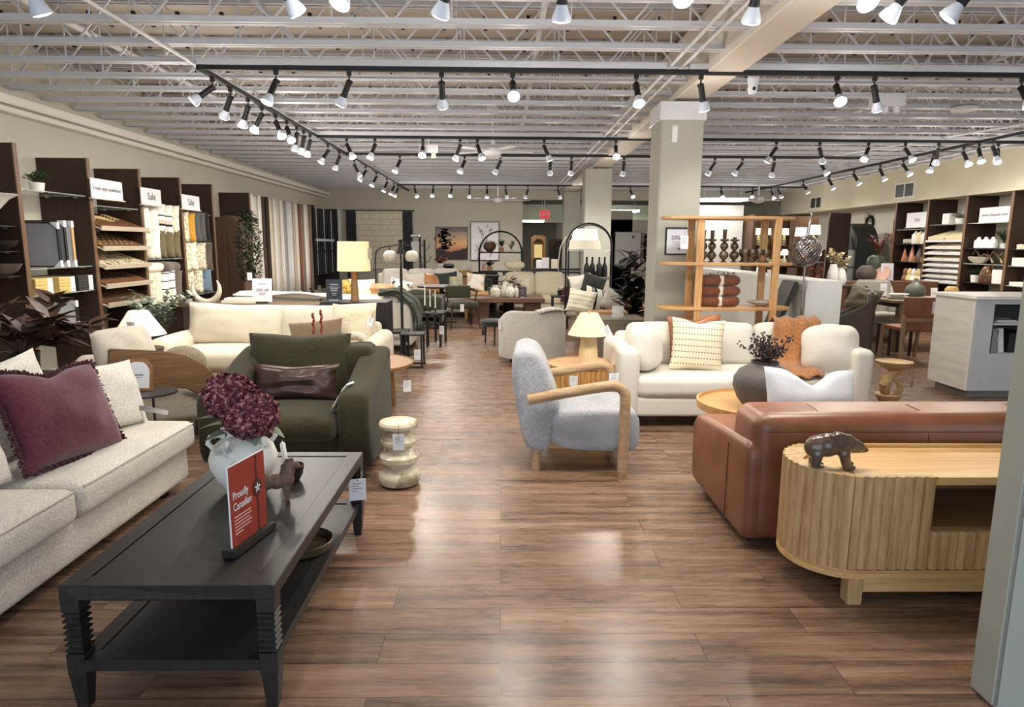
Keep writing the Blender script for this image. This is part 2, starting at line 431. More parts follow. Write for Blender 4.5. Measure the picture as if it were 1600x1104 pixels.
# columns and beam
def column(name, x0, x1, y0, y1, h, cap=True, m=COLUMN):
    c = struct(MB().box(x0, x1, y0, y1, 0, h).bevel(.012, 2).build(name, m))
    if cap:
        k = MB().box(x0-.02, x1+.02, y0-.02, y1+.02, h-.19, h).bevel(.006, 1)
        k.build('column_cap', plain('cap_white', (216, 218, 222), .4, var=.03), c)
    return c
c1 = column('column', 1.665, 2.115, 7.12, 7.6, 3.03)
MB().box(1.78, 1.84, 7.112, 7.12, 2.62, 2.79).bevel(.003, 1).build('sensor_plate', CARD, c1)
column('column', 1.64, 2.17, 13.2, 13.7, 3.03, False)
column('column', 1.79, 2.25, 19.2, 19.68, 3.05, False)
nc = struct(MB().box(1.675, 2.6, 1.975, 2.1, 0, 3.68).bevel(.012, 3).build('column', plain('near_column_plaster', (158, 160, 150), .7, var=.06, scale=3, bump=.08)))
struct(MB().box(1.81, 2.12, YF, YB, 3.06, 3.62).bevel(.008, 1).build('ceiling_beam', plain('beam_cream', (222, 214, 202), .6, var=.03)))
# open-web joists
JW = plain('joist_white', (214, 215, 220), .45, var=.04)
def joist_mesh(x0, x1):
    b = MB()
    for z in (3.13, 3.62):
        b.box(x0, x1, -.045, -.008, z, z+.006); b.box(x0, x1, .008, .045, z, z+.006)
        b.box(x0, x1, -.014, -.008, z, z+.05); b.box(x0, x1, .008, .014, z, z+.05)
    n = max(2, int((x1-x0)/.42)); st = (x1-x0)/n
    for i in range(n):
        xa = x0+i*st; xb = xa+st
        lo, hi = 3.15, 3.63
        a, c = ((xa, 0, lo), (xb, 0, hi)) if i % 2 == 0 else ((xa, 0, hi), (xb, 0, lo))
        b.bar(a, c, .014, .014)
        if i % 2 == 0: b.bar((xb, 0, lo), (xb, 0, hi), .011, .011)
    return b.mesh('joist', JW, 0)
JL, JR = joist_mesh(XL+.02, 1.82), joist_mesh(2.11, XR-.02)
for k in range(-9, 27):
    y = 5.14+.547*k
    for me in (JL, JR):
        o = obj('ceiling_joist', me, None, (0, y, 0)); o['kind'] = 'structure'
# conduits and pipes running the depth of the shop
def pipe(label, pts, r, m=WHITE_PAINT):
    return tag(MB().tube(pts, r, 8).build('conduit', m), label, 'pipe')
pipe('left of two thin white conduits running under the joists toward the beam', [(1.49, .5, 3.114), (1.49, 19.6, 3.114)], .014)
pipe('right of two thin white conduits running under the joists toward the beam', [(1.60, .5, 3.114), (1.60, 19.6, 3.114)], .014)
pipe('white conduit leading from the ceiling corner to the left lighting track', [(-2.72, 1, 3.114), (-2.72, 19.6, 3.114)], .015)
pipe('white sprinkler main hung high above the left side joists', [(-3.9, 1, 3.5), (-3.9, 19.6, 3.5)], .03)
pipe('white sprinkler branch high between joists left of the beam', [(.35, 1, 3.5), (.35, 19.6, 3.5)], .028)
pipe('white sprinkler branch high above the right hand joists', [(5.2, 1, 3.5), (5.2, 19.6, 3.5)], .028)
pipe('white conduit slanting across the joists above the right wall', [(7.6, 5.5, 3.114), (4.6, 16, 3.114)], .013)
pipe('thin conduit under the joists alongside the right bulkhead', [(7.75, 4, 3.114), (7.75, 19, 3.114)], .014)

# ================================================================== TRACK LIGHTING
TZ = 3.05
def track(label, p0, p1, channel=True):
    p0, p1 = Vector(p0), Vector(p1)
    t = thing('lighting_track', label, 'track', p0)
    d = p1-p0
    MB().bar((0, 0, .008), d+Vector((0, 0, .008)), .042, .04).build('rail', MATTE_BLACK, t, smooth=0)
    if channel:
        if abs(d.y) > .1: MB().bar((0, 0, .033), d+Vector((0, 0, .033)), .03, .02).build('channel', JW, t, smooth=0)
        else:
            xs = [p0.x]+[v for g in sorted((-2.72, 1.49, 1.60, 7.6-3*(p0.y-5.5)/10.5, 7.75)) if p0.x < g < p1.x for v in (g-.05, g+.05)]+[p1.x]; b = MB()
            for a_, c_ in zip(xs[::2], xs[1::2]):
                if c_ > a_+.02: b.box(a_-p0.x, c_-p0.x, -.035, .035, .028, .075)
            b.build('channel', JW, t, smooth=0)
    MB().bar((0, 0, .012), d.normalized()*.06+Vector((0, 0, .012)), .04, .04).build('end_cap', BLACK, t, smooth=0)
YA, YC, YD, YE, XB = 6.08, 9.77, 11.57, 17.3, -2.64
track('cross lighting track near the shop front', (-4.6, 3.72, TZ), (8, 3.72, TZ))
track('long cross lighting track with white channel in front of the first column', (XB, YA, TZ), (8, YA, TZ))
track('lengthwise lighting track over the left sofas', (XB, YA, TZ), (XB, 19.2, TZ))
track('cross lighting track meeting the middle of the left lengthwise track', (XB, YC, TZ), (7.6, YC, TZ))
track('cross lighting track behind the middle one', (XB, YD, TZ), (6.3, YD, TZ), False)
track('far cross lighting track close to the back wall', (XB, YE, TZ), (7.9, YE, TZ))
track('lengthwise lighting track beside the right bulkhead', (6.93, 8.6, TZ), (6.93, 19, TZ))
CAN_M = MATTE_BLACK
BULB_M = plain('bulb_frosted', (214, 222, 236), .35, var=.02)
LENS_M = glow('bulb_lens', (255, 246, 228), 14)
_mt = MB(); _mt.cyl((0, 0, -.045), .022, .045, 12); _mt.tube([(0, 0, -.045), (0, 0, -.085)], .007, 8)
_mt.tube([(.03*sin(a), 0, -.1+.018*cos(a)) for a in [i*pi/5 for i in range(11)]], .004, 6)
MOUNT_ME = _mt.mesh('mount', BLACK)
CAN_ME = MB().lathe([(.012, .012), (.026, .006), (.027, -.125), (.03, -.13), (.03, -.142)], 14).mesh('can', CAN_M)
BULB_ME = MB().lathe([(.024, -.138), (.03, -.15), (.047, -.19), (.053, -.212), (.053, -.222), (.047, -.224)], 18).mesh('bulb', BULB_M)
LENS_ME = MB().lathe([(.046, -.223), (.044, -.227), (.02, -.232)], 18).mesh('lens', LENS_M)
_n_l = [0]
def spot(loc, d, label, group, power=1.0, cone=120):
    t = thing('track_spotlight', label, 'spotlight', loc, 0, group)
    d = Vector(d).normalized(); q = Vector((0, 0, -1)).rotation_difference(d).to_euler()
    obj('mount', MOUNT_ME, t)
    can = obj('lamp_can', CAN_ME, t, (0, 0, -.09), q)
    obj('bulb', BULB_ME, t, (0, 0, -.09), q); obj('lens', LENS_ME, t, (0, 0, -.09), q)
    L = bpy.data.lights.new('spot', 'SPOT'); L.energy = LAMP_W*power; L.spot_size = radians(cone); L.spot_blend = .9
    L.color = (1, .93, .83); L.shadow_soft_size = .09
    lo = bpy.data.objects.new('spot_beam', L); COL.objects.link(lo); lo.parent = t
    lo.location = Vector((0, 0, -.09))+d*.25; lo.rotation_euler = q
    G = bpy.data.lights.new('added_fill', 'POINT'); G.energy = LAMP_W*power*.085; G.color = (1, .94, .86); G.shadow_soft_size = .07  # added omni fill at each lamp, brightens ceiling and joists
    go = bpy.data.objects.new('added_fill', G); COL.objects.link(go); go.parent = t; go.location = Vector((0, 0, -.09))+d*.31
    _n_l[0] += 1
def row(name, Y, items, group):
    """items: (x pixel of the mount, bulb x offset, lean toward the viewer)"""
    for k, (px, dx, lean) in enumerate(items):
        X = atY(px, 200, Y).x; X = atY(px, 384-1500/Y*1.02, Y).x
        spot((X, Y, TZ-.005), (dx, -lean, -1), '%s spotlight from left on the %s' % (ORD[k], name), group)
row('cross track nearest the shop front', 3.72,
    [(30, .2, -.5), (428, .5, -.6), (553, -.3, .5), (706, -.4, -.6), (880, 0, -.4), (1058, 0, .9), (1187, 0, -.5), (1338, 0, .8), (1436, -.6, -.5), (1536, -.7, -.5)],
    'spotlights on the front tracks')
row('cross track before the first column', YA,
    [(432, -.35, .35), (546, -.55, -.4), (690, 0, -.6), (801, .05, 1.1), (994, .05, .6), (1095, .3, -.3), (1307, -.15, .9), (1366, .5, -.4), (1596, 0, .7)],
    'spotlights on the front tracks')
row('cross track in the middle of the shop', YC,
    [(542, .5, .3), (586, -.3, .4), (661, 0, .9), (719, -.4, -.4), (746, .35, .4), (850, .5, -.4), (962, -.05, .9), (1213, -.5, -.4), (1281, .4, -.2), (1357, -.6, .6), (1415, .3, .7), (1467, .15, -.4), (1530, -.1, .6), (1560, .5, -.5)],
    'spotlights on the middle tracks')
row('cross track just behind the middle one', YD,
    [(625, -.4, .4), (726, -.4, .4), (782, -.5, -.3), (860, 0, -.5), (893, 0, -.5), (975, 0, -.4), (1117, -.5, -.4), (1160, -.6, -.3), (1210, 0, -.4), (1282, .5, .5)],
    'spotlights on the middle tracks')
row('cross track near the back wall', YE,
    [(622, -.4, .3), (648, .3, .3), (677, -.1, .6), (706, -.2, .6), (734, -.1, -.4), (761, 0, .3), (790, .2, -.4), (825, -.3, -.4), (872, .3, -.3), (910, .2, .7), (985, .3, .7), (1127, 0, .8), (1176, -.3, .8), (1205, .3, .5)],
    'spotlights near the back wall')
for k, (y, dx, lean) in enumerate([(6.35, -1.2, .4), (6.75, -.6, -.4), (7.2, -.5, -.3), (7.6, -.7, -.3), (8.05, .5, .5), (8.45, .5, .7), (8.85, -.3, -.3), (9.15, -.3, -.3), (9.45, -.4, -.4),
                                   (10.4, -.6, .2), (11.1, -.5, -.3), (12.2, .4, -.3), (13.2, -.6, .3), (14.3, -.5, .3), (15.6, -.4, .2), (16.6, -.4, .3)]):
    spot((XB, y, TZ-.005), (dx, -lean, -1), '%s spotlight from the front on the left lengthwise track' % ORD[k], 'spotlights on the left lengthwise track')
for k, (y, dx, lean) in enumerate([(8.9, .9, -.2), (9.5, .3, .2), (10.1, .2, .5), (10.8, -.3, .2), (11.6, .5, .5), (12.3, .4, .3), (13.2, .5, .3), (14.2, .5, .2), (15.4, .6, .2), (16.8, .5, .1)]):
    spot((6.93, y, TZ-.005), (dx, -lean, -1), '%s spotlight from the front on the right lengthwise track' % ORD[k], 'spotlights on the right lengthwise track')
# ================================================================== NEAR FURNITURE
def wmb(t):            # author in room coordinates, store relative to the thing
    return MB(Matrix.Translation(-Vector(t.location)))
def price_tag(loc, label, w=.07, h=.095, rot=(0, 0, 0), string=.05, col=None):
    """card hanging below loc on a short cord; local front is -y"""
    t = thing('price_tag', label, 'tag', loc); t.rotation_euler = rot
    t['group'] = 'price tags on the furniture'
    m = MB().box(-w/2, w/2, -.001, .001, -string-h, -string).build('card', col or CARD, t, smooth=0)
    MB().tube([(0, .004, .012), (.003, 0, -string*.5), (0, -.002, -string-.012)], .0016, 5).build('cord', MATTE_BLACK, t)
    b = MB()
    for k, (a, c) in enumerate([(-.3, .25), (-.3, .1), (-.3, .3), (-.3, 0)]):
        z = -string-h*(.22+.12*k); b.box(w*a, w*c, -.0018, -.001, z, z+h*.03)
    b.build('print', GREY_INK, m, smooth=0)
    return t
def skin(name, pts, edges, m, parent, loc=(0, 0, 0), rot=(0, 0, 0), sub=2):
    me = bpy.data.meshes.new(name); me.from_pydata([p[:3] for p in pts], edges, [])
    o = bpy.data.objects.new(name, me); COL.objects.link(o)
    sk = o.modifiers.new('s', 'SKIN'); sk.use_smooth_shade = True; sk.branch_smoothing = .6
    for i, p in enumerate(pts):
        v = me.skin_vertices[0].data[i]; v.radius = (p[3], p[4] if len(p) > 4 else p[3]); v.use_root = i == 0
    ss = o.modifiers.new('d', 'SUBSURF'); ss.levels = sub; ss.render_levels = sub
    dg = bpy.context.evaluated_depsgraph_get(); dg.update()
    me2 = bpy.data.meshes.new_from_object(o.evaluated_get(dg)); me2.name = name
    bpy.data.objects.remove(o); bpy.data.meshes.remove(me)
    me2.materials.clear(); me2.materials.append(m); me2.shade_smooth()
    return obj(name, me2, parent, loc, rot)
def pillow(name, label, m, loc, w, h, t, rot, pinch=.07, chop=0, seed=0, group=None, wr=.05, cat='pillow'):
    o = MB().pillow(w, h, t, pinch, chop, 14, seed, wr).build(name, m, None, loc, rot, smooth=80)
    return tag(o, label, cat, group)

# ---- left foreground sofa
OAT = fabric('oat_boucle', (222, 216, 204), (176, 169, 158), 130, .7)
t = thing('sofa', 'large oat grey fabric sofa in the left front corner with burgundy pillow', 'sofa', (-2.45, 2.5, 0))
wmb(t).rbox(-3.0, -2.0, .55, 4.08, .06, .29, .04, (.0, 0, 0)).build('base', OAT, t)
for k, (a, b) in enumerate(((.75, 2.92), (2.93, 4.1))):
    c = wmb(t).rbox(-2.74, -1.95, a, b, .27, .44, .05, (.012, .006, .02), 7).build('seat_cushion', OAT, t)
    wmb(t).tube([(-1.955, a+.04, .425), (-1.947, (a+b)/2, .43), (-1.955, b-.04, .425)], .006, 6).build('piping', OAT, c, loc=-Vector((0, 0, 0)))
wmb(t).rbox(-3.02, -2.72, .55, 4.06, .2, .74, .07, (.02, 0, .01)).build('backrest', OAT, t)
wmb(t).rbox(-3.0, -2.42, 3.98, 4.14, .2, .53, .05).build('armrest', OAT, t)
for x in (-2.9, -2.1):
    for y in (.7, 3.9): wmb(t).box(x-.03, x+.03, y-.03, y+.03, 0, .07).build('leg', MATTE_BLACK, t, smooth=0)
# burgundy velvet pillow with fringe
VEL = fabric('burgundy_velvet', (98, 42, 56), (72, 28, 40), 60, .15, .7, sheen=.3)
FRG = fabric('burgundy_fringe', (92, 34, 50), (54, 16, 30), 200, 1)
t = thing('throw_pillow', 'burgundy velvet pillow with fringed edge on the left front sofa', 'pillow', (-2.17, 3.29, .452))
t.rotation_euler = (-.40, .09, radians(83))
MB().pillow(.66, .5, .2, .05, .09, 16, 3, .04).build('pillow', VEL, t, smooth=80)
fr = MB(); w_, h_, pn = .66, .5, .05
def rim(s):
    k = int(s) % 4; f = (s-int(s))*2-1
    u, v = [(f, -1), (1, f), (-f, 1), (-1, -f)][k]
    chop = .09*math.exp(-(u/.33)**2)*max(0, (v+1)/2)**2.5
    return Vector((u*w_/2*(1-pn*(1-v*v)), 0, v*h_/2*(1-pn*(1-u*u))+h_/2-chop*h_)), Vector((u, 0, v))
for i in range(1000):
    p, n = rim(i*4/1000)
    n = (n.normalized()+Vector((rnd.uniform(-.6, .6), rnd.uniform(-1, 1), rnd.uniform(-.6, .6)))).normalized()
    fr.bar(p-n*.006, p+n*rnd.uniform(.016, .028), .006, .006)
fr.build('fringe', FRG, t, smooth=0)
BOU = fabric('white_boucle', (236, 232, 222), (196, 190, 178), 110, 1)
pillow('throw_pillow', 'white boucle pillow to the right of the burgundy pillow', BOU, (-2.27, 3.83, .452), .43, .41, .15, (-.3, .06, radians(76)), seed=5)
pillow('throw_pillow', 'white pillow top showing behind the burgundy pillow', BOU, (-2.50, 3.40, .46), .55, .5, .16, (-.2, -.1, radians(88)), seed=6)
pillow('throw_pillow', 'white pillow cut by the left picture edge beside the burgundy pillow', BOU, (-2.28, 2.72, .452), .5, .46, .18, (-.35, 0, radians(88)), seed=7)
t = thing('tag_holder', 'silver bracket holding a white card at the end of the left front sofa', 'tag holder', (-2.32, 3.93, .455), radians(10))
MB().bar((0, 0, .0), (0, 0, .13), .035, .012).bar((0, 0, .125), (.26, .02, .055), .014, .028).build('bracket', plain('brushed_steel', (190, 190, 190), .25, 1), t)
MB().box(.03, .09, .012, .014, .0, .085).build('card', CARD, t, smooth=0)

# ---- black coffee table
CT = wood('black_stained_oak', (44, 41, 40), (26, 24, 24), 'y', 3, .42)
t = thing('coffee_table', 'long black coffee table with ribbed legs and lower shelf', 'coffee table', (-1.09, 2.7, 0))
b = wmb(t); b.box(-1.44, -1.37, 2.0, 3.4, .4, .45); b.box(-.81, -.74, 2.0, 3.4, .4, .45)
b.box(-1.37, -.81, 2.0, 2.07, .4, .45); b.box(-1.37, -.81, 3.33, 3.4, .4, .45)
b.bevel(.003, 1).build('top_frame', CT, t, smooth=0)
wmb(t).box(-1.366, -.814, 2.074, 3.326, .41, .446).build('top_panel', CT, t, smooth=0)
for x in (-1.408, -.772):
    for y in (2.032, 3.368):
        p = wmb(t); q = pi/4
        prof = [(.026, 0), (.04, .13)]
        p.M = p.M @ TR((x, y, 0), rz=q)
        p.lathe(prof, 4)
        p.lathe([(.042, .13), (.042, .205)], 4)
        pr = [(.03, .205)]
        for k in range(7): pr += [(.043, .213+k*.021), (.043, .219+k*.021), (.029, .226+k*.021)]
        p.lathe(pr+[(.03, .36)], 4); p.lathe([(.042, .355), (.042, .41)], 4)
        p.build('leg', CT, t, smooth=0)
b = wmb(t); b.box(-1.42, -1.36, 2.06, 3.34, .145, .185); b.box(-.82, -.76, 2.06, 3.34, .145, .185)
b.box(-1.38, -.80, 2.0, 2.06, .145, .185); b.box(-1.38, -.80, 3.34, 3.4, .145, .185); b.box(-1.362, -.818, 2.058, 3.342, .155, .18)
b.build('lower_shelf', CT, t, smooth=0)
price_tag((-.735, 3.22, .42), 'white price tag hanging from the edge of the black coffee table', .085, .115, (0, 0, .25), .055)
# vase with hydrangeas
VS = speckle('chalky_white_clay', (224, 222, 214), (170, 172, 172), 9, .62, .85, .3)
vx = atY(381, 720, 2.86).x
t = thing('vase', 'chalky white clay vase with small lug handles on the black coffee table', 'vase', (vx, 2.86, .45))
MB().lathe([(.055, 0), (.07, .004), (.115, .06), (.142, .12), (.146, .155), (.13, .205), (.095, .235), (.066, .25), (.062, .268), (.078, .285), (.07, .288), (.052, .268), (.05, .2)], 36).build('body', VS, t)
for a in (150, 205, 265, 330, 30, 90):
    A = radians(a); f = lambda r, z: (r*cos(A), r*sin(A), z)
    MB().tube([f(.125, .212), f(.142, .232), f(.132, .26), f(.1, .265), f(.07, .258)], .011, 8).build('handle', VS, t)
HYD = speckle('hydrangea_petals', (104, 50, 62), (186, 130, 126), 44, .56, .8, .1)
SAGE = plain('sage_leaf', (122, 134, 116), .7, var=.2)
f = thing('flower_bouquet', 'two burgundy hydrangea heads with sage leaves in the white clay vase', 'flowers', (vx, 2.86, .7))
for (cx, cy, cz, r, s_) in ((-.045, .0, .185, .105, 1), (.055, -.03, .105, .115, 2)):
    b = MB(); rr = random.Random(s_)
    for i in range(420):
        z = 1-2*(i+.5)/420; a = i*2.39996
        d = Vector((sqrt(1-z*z)*cos(a), sqrt(1-z*z)*sin(a), z)); q = r*rr.uniform(.84, 1.0)*(1+.10*noise.noise(d*2.3+Vector((s_, 0, 0))))
        c = Vector((cx, cy, cz))+Vector((d.x*q, d.y*q, d.z*q*.86)); tt = d.orthogonal().normalized()
        for k in range(3):
            e = Quaternion(d, k*2.1+rr.random()*2) @ tt
            b.leaf(c-e*.002, (e+d*rr.uniform(.4, 1.5)), rr.uniform(.018, .03), .024, rr.uniform(-.3, .8), d, 2, .35)
    b.ball((cx, cy, cz), r*.7, 12, 8)
    b.build('flower_head', HYD, f, smooth=60, fix=False)
b = MB(); b.tube([(.0, 0, -.13), (-.02, 0, .05), (-.045, 0, .12)], .006, 6); b.tube([(.01, 0, -.13), (.03, 0, 0), (.055, -.02, .06)], .006, 6)
b.build('stem', STEM, f)
for (dx, dy, dz, L, bs) in ((-1, -.35, .35, .13, (-.05, -.01, .08)), (-1, -.1, .1, .14, (-.05, .02, .05)), (-.8, -.7, .0, .11, (-.04, -.03, .03)), (.5, -.8, -.2, .09, (.06, -.05, .03)), (.9, -.1, -.2, .1, (.1, 0, .04))):
    MB().leaf(bs, (dx, dy, dz), L, .075, .25, n=5, fold=.2).build('leaf', SAGE, f, smooth=60, fix=False)
# sign
RED = plain('sign_brick_red', (150, 56, 40), .45, var=.03)
sg = thing('tabletop_sign', 'brick red card sign reading Proudly Canadian in a dark block on the coffee table', 'sign', (-.935, 2.32, .45), radians(78))
# local x runs away from the viewer along the card, local -y faces right
MB().box(-.135, .135, -.028, .028, 0, .026).bevel(.003, 2).build('stand', CT, sg)
cd = MB().box(-.112, .112, -.003, .003, .02, .325).build('card', CARD, sg, smooth=0)
MB().box(-.1105, .1105, -.0042, -.003, .022, .3235).build('red_face', RED, cd, smooth=0)
DKR = plain('sign_band', (74, 38, 34), .5)
MB().box(.05, .06, -.0055, -.0042, .022, .3235).box(.05, .076, -.0052, -.0042, .185, .192).build('band', DKR, cd, smooth=0)
em = MB(); poly = [(.027*cos(2*pi*i/24), .034*sin(2*pi*i/24)) for i in range(24)]
em.M = TR((.055, -.0062, .195)); em.prism(poly, -.0008, .0008, 'y'); em.build('emblem', DKR, cd, smooth=0)
em = MB(TR((.055, -.0075, .195)))
for k in range(5):
    a = pi/2+k*2*pi/5; em.prism([(0.003*cos(a+1.57), .003*sin(a+1.57)), (.012*cos(a-.35), .012*sin(a-.35)), (.02*cos(a), .02*sin(a)), (.012*cos(a+.35), .012*sin(a+.35))], -.0008, .0008, 'y')
em.build('emblem_star', CARD, cd, smooth=0)
lettering('Proudly\nCanadian', .042, CARD, cd, (-.095, -.005, .19), align='LEFT', sx=.72)
b = MB(); 
for k, L in enumerate((.125, .13, .115, .13, .12, .06)): b.box(-.092, -.092+L*.8, -.0048, -.0042, .13-.0125*k, .134-.0125*k)
b.build('fine_print', plain('print_pink', (226, 190, 180), .6), cd, smooth=0)
# horse figurine
WD = wood('carved_brown_wood', (120, 92, 78), (84, 60, 50), 'z', 6, .6)
hx = atY(433, 770, 2.72).x
t = thing('animal_figurine', 'small carved brown wooden horse between red sign and candle bowl', 'figurine', (hx, 2.72, .45), radians(15))
blob('body', [((-.045, 0, .088), .036, (1.1, .95, 1)), ((0, 0, .088), .034, (1.2, .95, 1)), ((.04, 0, .095), .036, (1, .95, 1.1)), ((.052, 0, .128), .026, (1, .9, 1.2)), ((.06, 0, .158), .022, (1, .85, 1.1)), ((.078, 0, .158), .016, (1.2, .8, .9)), ((.092, 0, .15), .011, (1, .9, 1))]
     +[((x, y, .06-.012*k), .0145-.001*k, (1, 1, 1.1)) for x in (-.055, .042) for y in (-.018, .018) for k in range(5)], WD, t, .0035, (0, 0, 0), smooth=5)
MB().tube([(.074, 0, .182), (.05, 0, .178), (.034, 0, .145), (.018, 0, .122)], [.006, .012, .012, .006], 8).build('mane', wood('mane_wood', (104, 76, 64), (70, 50, 42), 'z', 8, .7), t)
bx = atY(458, 750, 2.98).x
t = thing('bowl', 'small dark carved bowl behind the wooden horse', 'bowl', (bx, 2.98, .45))
MB().lathe([(.03, 0), (.034, .006), (.046, .03), (.054, .07), (.051, .074), (.044, .06), (.03, .02), (.0, .014)], 20).build('bowl', plain('dark_bronze', (58, 44, 34), .45, .4), t)
t = thing('candle', 'white tapered candle standing in the small dark bowl', 'candle', (bx-.025, 2.98, .466)); t.rotation_euler = (0, -.1, 0)
MB().lathe([(.013, 0), (.0125, .16), (.006, .168)], 14).build('wax', plain('candle_wax', (236, 232, 222), .5, var=.02), t)
MB().tube([(0, 0, .166), (.002, 0, .18)], .0015, 5).build('wick', plain('wick', (230, 226, 214), .8), t)
t = thing('tray', 'round bronze rimmed dish on the lower shelf of the coffee table', 'dish', (-.895, 2.82, .186))
MB().lathe([(.12, 0), (.125, .004), (.131, .04), (.127, .042), (.12, .01)], 36).build('rim', plain('aged_bronze', (96, 84, 66), .4, .6), t)
MB().lathe([(.0, .008), (.121, .009)], 36).build('plate', plain('dish_grey', (150, 142, 128), .35, var=.15), t)

# ---- things behind the left sofa
t = thing('side_table', 'round dark metal side table beside the wooden armed chair', 'side table', (-2.52, 4.62, 0))
MB().cyl((0, 0, .49), .19, .014, 36).build('top', plain('gunmetal', (66, 64, 62), .4, .5), t)
MB().tube([(.03, 0, .49), (.03, 0, .02)], .008, 8).build('post', BLACK, t)
MB().cyl((0, 0, 0), .13, .015, 30).build('base', BLACK, t)
fr = thing('framed_sign', 'small wavy wooden frame with white card on the dark round side table', 'sign', (-2.6, 4.64, .504), radians(12)); fr.rotation_euler = (-.12, .05, radians(14))
def arch(w, h, n=14, wav=.0):
    pts = [(-w/2, 0), (w/2, 0)]
    for i in range(n+1):
        a = pi*i/n; r = 1+wav*cos(6*a)
        pts.append((w/2*cos(a)*r, h-w*.45+w*.45*sin(a)*r))
    return pts
MB().prism(arch(.19, .235, 18, .03), -.012, .006, 'y').bevel(.004, 2).build('frame', wood('honey_frame', (164, 116, 66), (120, 80, 44), 'z', 4), fr)
cd = MB(TR((0, 0, .02))).prism(arch(.145, .19, 18, .03), -.0145, -.012, 'y').build('card', CARD, fr, smooth=0)
MB().box(-.035, .035, -.0155, -.0145, .11, .12).box(-.025, .025, -.0155, -.0145, .095, .1).build('print', GREY_INK, cd, smooth=0)
# low chair with bent wood arms, seen from its side
BENT = wood('bent_walnut', (140, 106, 70), (104, 74, 46), 'x', 3, .4)
LIN = fabric('linen_beige', (206, 198, 182), (168, 158, 142), 170)
CH0, CHR = Vector((-2.36, 5.2, 0)), radians(26)
t = thing('armchair', 'low lounge chair with a wide curved wooden arm and beige seat', 'armchair', CH0, CHR)
def onplane(x, y):
    d = _ray(x, y); nn = Vector((-sin(CHR), cos(CHR), 0)); k = (CH0-Vector((0, 0, CAM_H))).dot(nn)/d.dot(nn); p = Vector((0, 0, CAM_H))+d*k-CH0
    return (p.x*cos(CHR)+p.y*sin(CHR), max(0, p.z+0))
top = [(168, 545), (255, 549), (290, 555), (318, 569), (338, 590), (348, 620), (348, 655), (340, 684)]
bot = [(322, 684), (326, 655), (322, 632), (310, 616), (290, 607), (262, 606), (240, 612), (168, 616)]
poly = [onplane(*p) for p in top+bot]
for y0 in (0,): MB().prism(poly[::-1], y0, y0+.045, 'y').bevel(.01, 2).build('armrest', BENT, t)
MB().rbox(-.8, .03, .05, .775, .13, .4, .06, (.02, 0, .03)).build('seat', LIN, t)
MB().rbox(-.96, -.74, .05, .775, .14, .62, .07, (.0, 0, .02)).build('backrest', LIN, t)
MB().box(-.9, -.84, .08, .74, 0, .15).box(-.1, -.04, .08, .74, 0, .15).build('base', DARKWOOD, t, smooth=0)
pillow('throw_pillow', 'rounded beige pillow on the lounge chair under the cone lamp', fabric('beige_linen', (214, 206, 192), (184, 174, 158), 160), (atY(206, 540, 5.25).x, 5.25, .43), .5, .46, .24, (-.3, 0, radians(70)), pinch=-.04, seed=11)
tag(MB().ball((0, 0, 0), .185, 28, 16, (1, .9, .8)).build('fluffy_cushion', fabric('taupe_fur', (158, 142, 120), (104, 90, 72), 60, 1, stretch=(1, 1, 6)), None, (atY(286, 560, 5.5).x, 5.5, .55)), 'round taupe furry cushion on the seat of the wooden armed chair', 'cushion')
# cone lamp
t = thing('side_table', 'small dark round table hidden behind the lounge chair under the cone lamp', 'side table', (atY(203, 520, 6.25).x, 6.42, 0))
MB().cyl((0, 0, .5), .2, .03, 30).build('top', DARKWOOD, t); MB().lathe([(.14, 0), (.14, .02), (.03, .04), (.03, .5)], 24).build('pedestal', DARKWOOD, t)
lx, ly = t.location.x, 6.42
lp = thing('table_lamp', 'table lamp with plain white cone shade near the left wall', 'lamp', (lx, ly, .53))
zb = atY(203, 522, 6.42).z-.53; zt = atY(203, 485, 6.42).z-.53
MB().lathe([(.235, zb), (.085, zt), (.08, zt), (.228, zb)], 40).build('lamp_shade', glow('lit_shade', (250, 240, 216), .5), lp)
MB().lathe([(.09, 0), (.09, .015), (.03, .03), (.05, .12), (.02, zt-.03)], 24).build('base', DARKWOOD, lp)
MB().tube([(0, 0, zt-.03), (0, 0, zt+.03)], .004, 6).build('finial', BLACK, lp)
price_tag((lx+.02, ly-.2, .53+zt-.05), 'white price tag pinned on the white cone lampshade', .075, .11, (.3, 0, 0), .04)
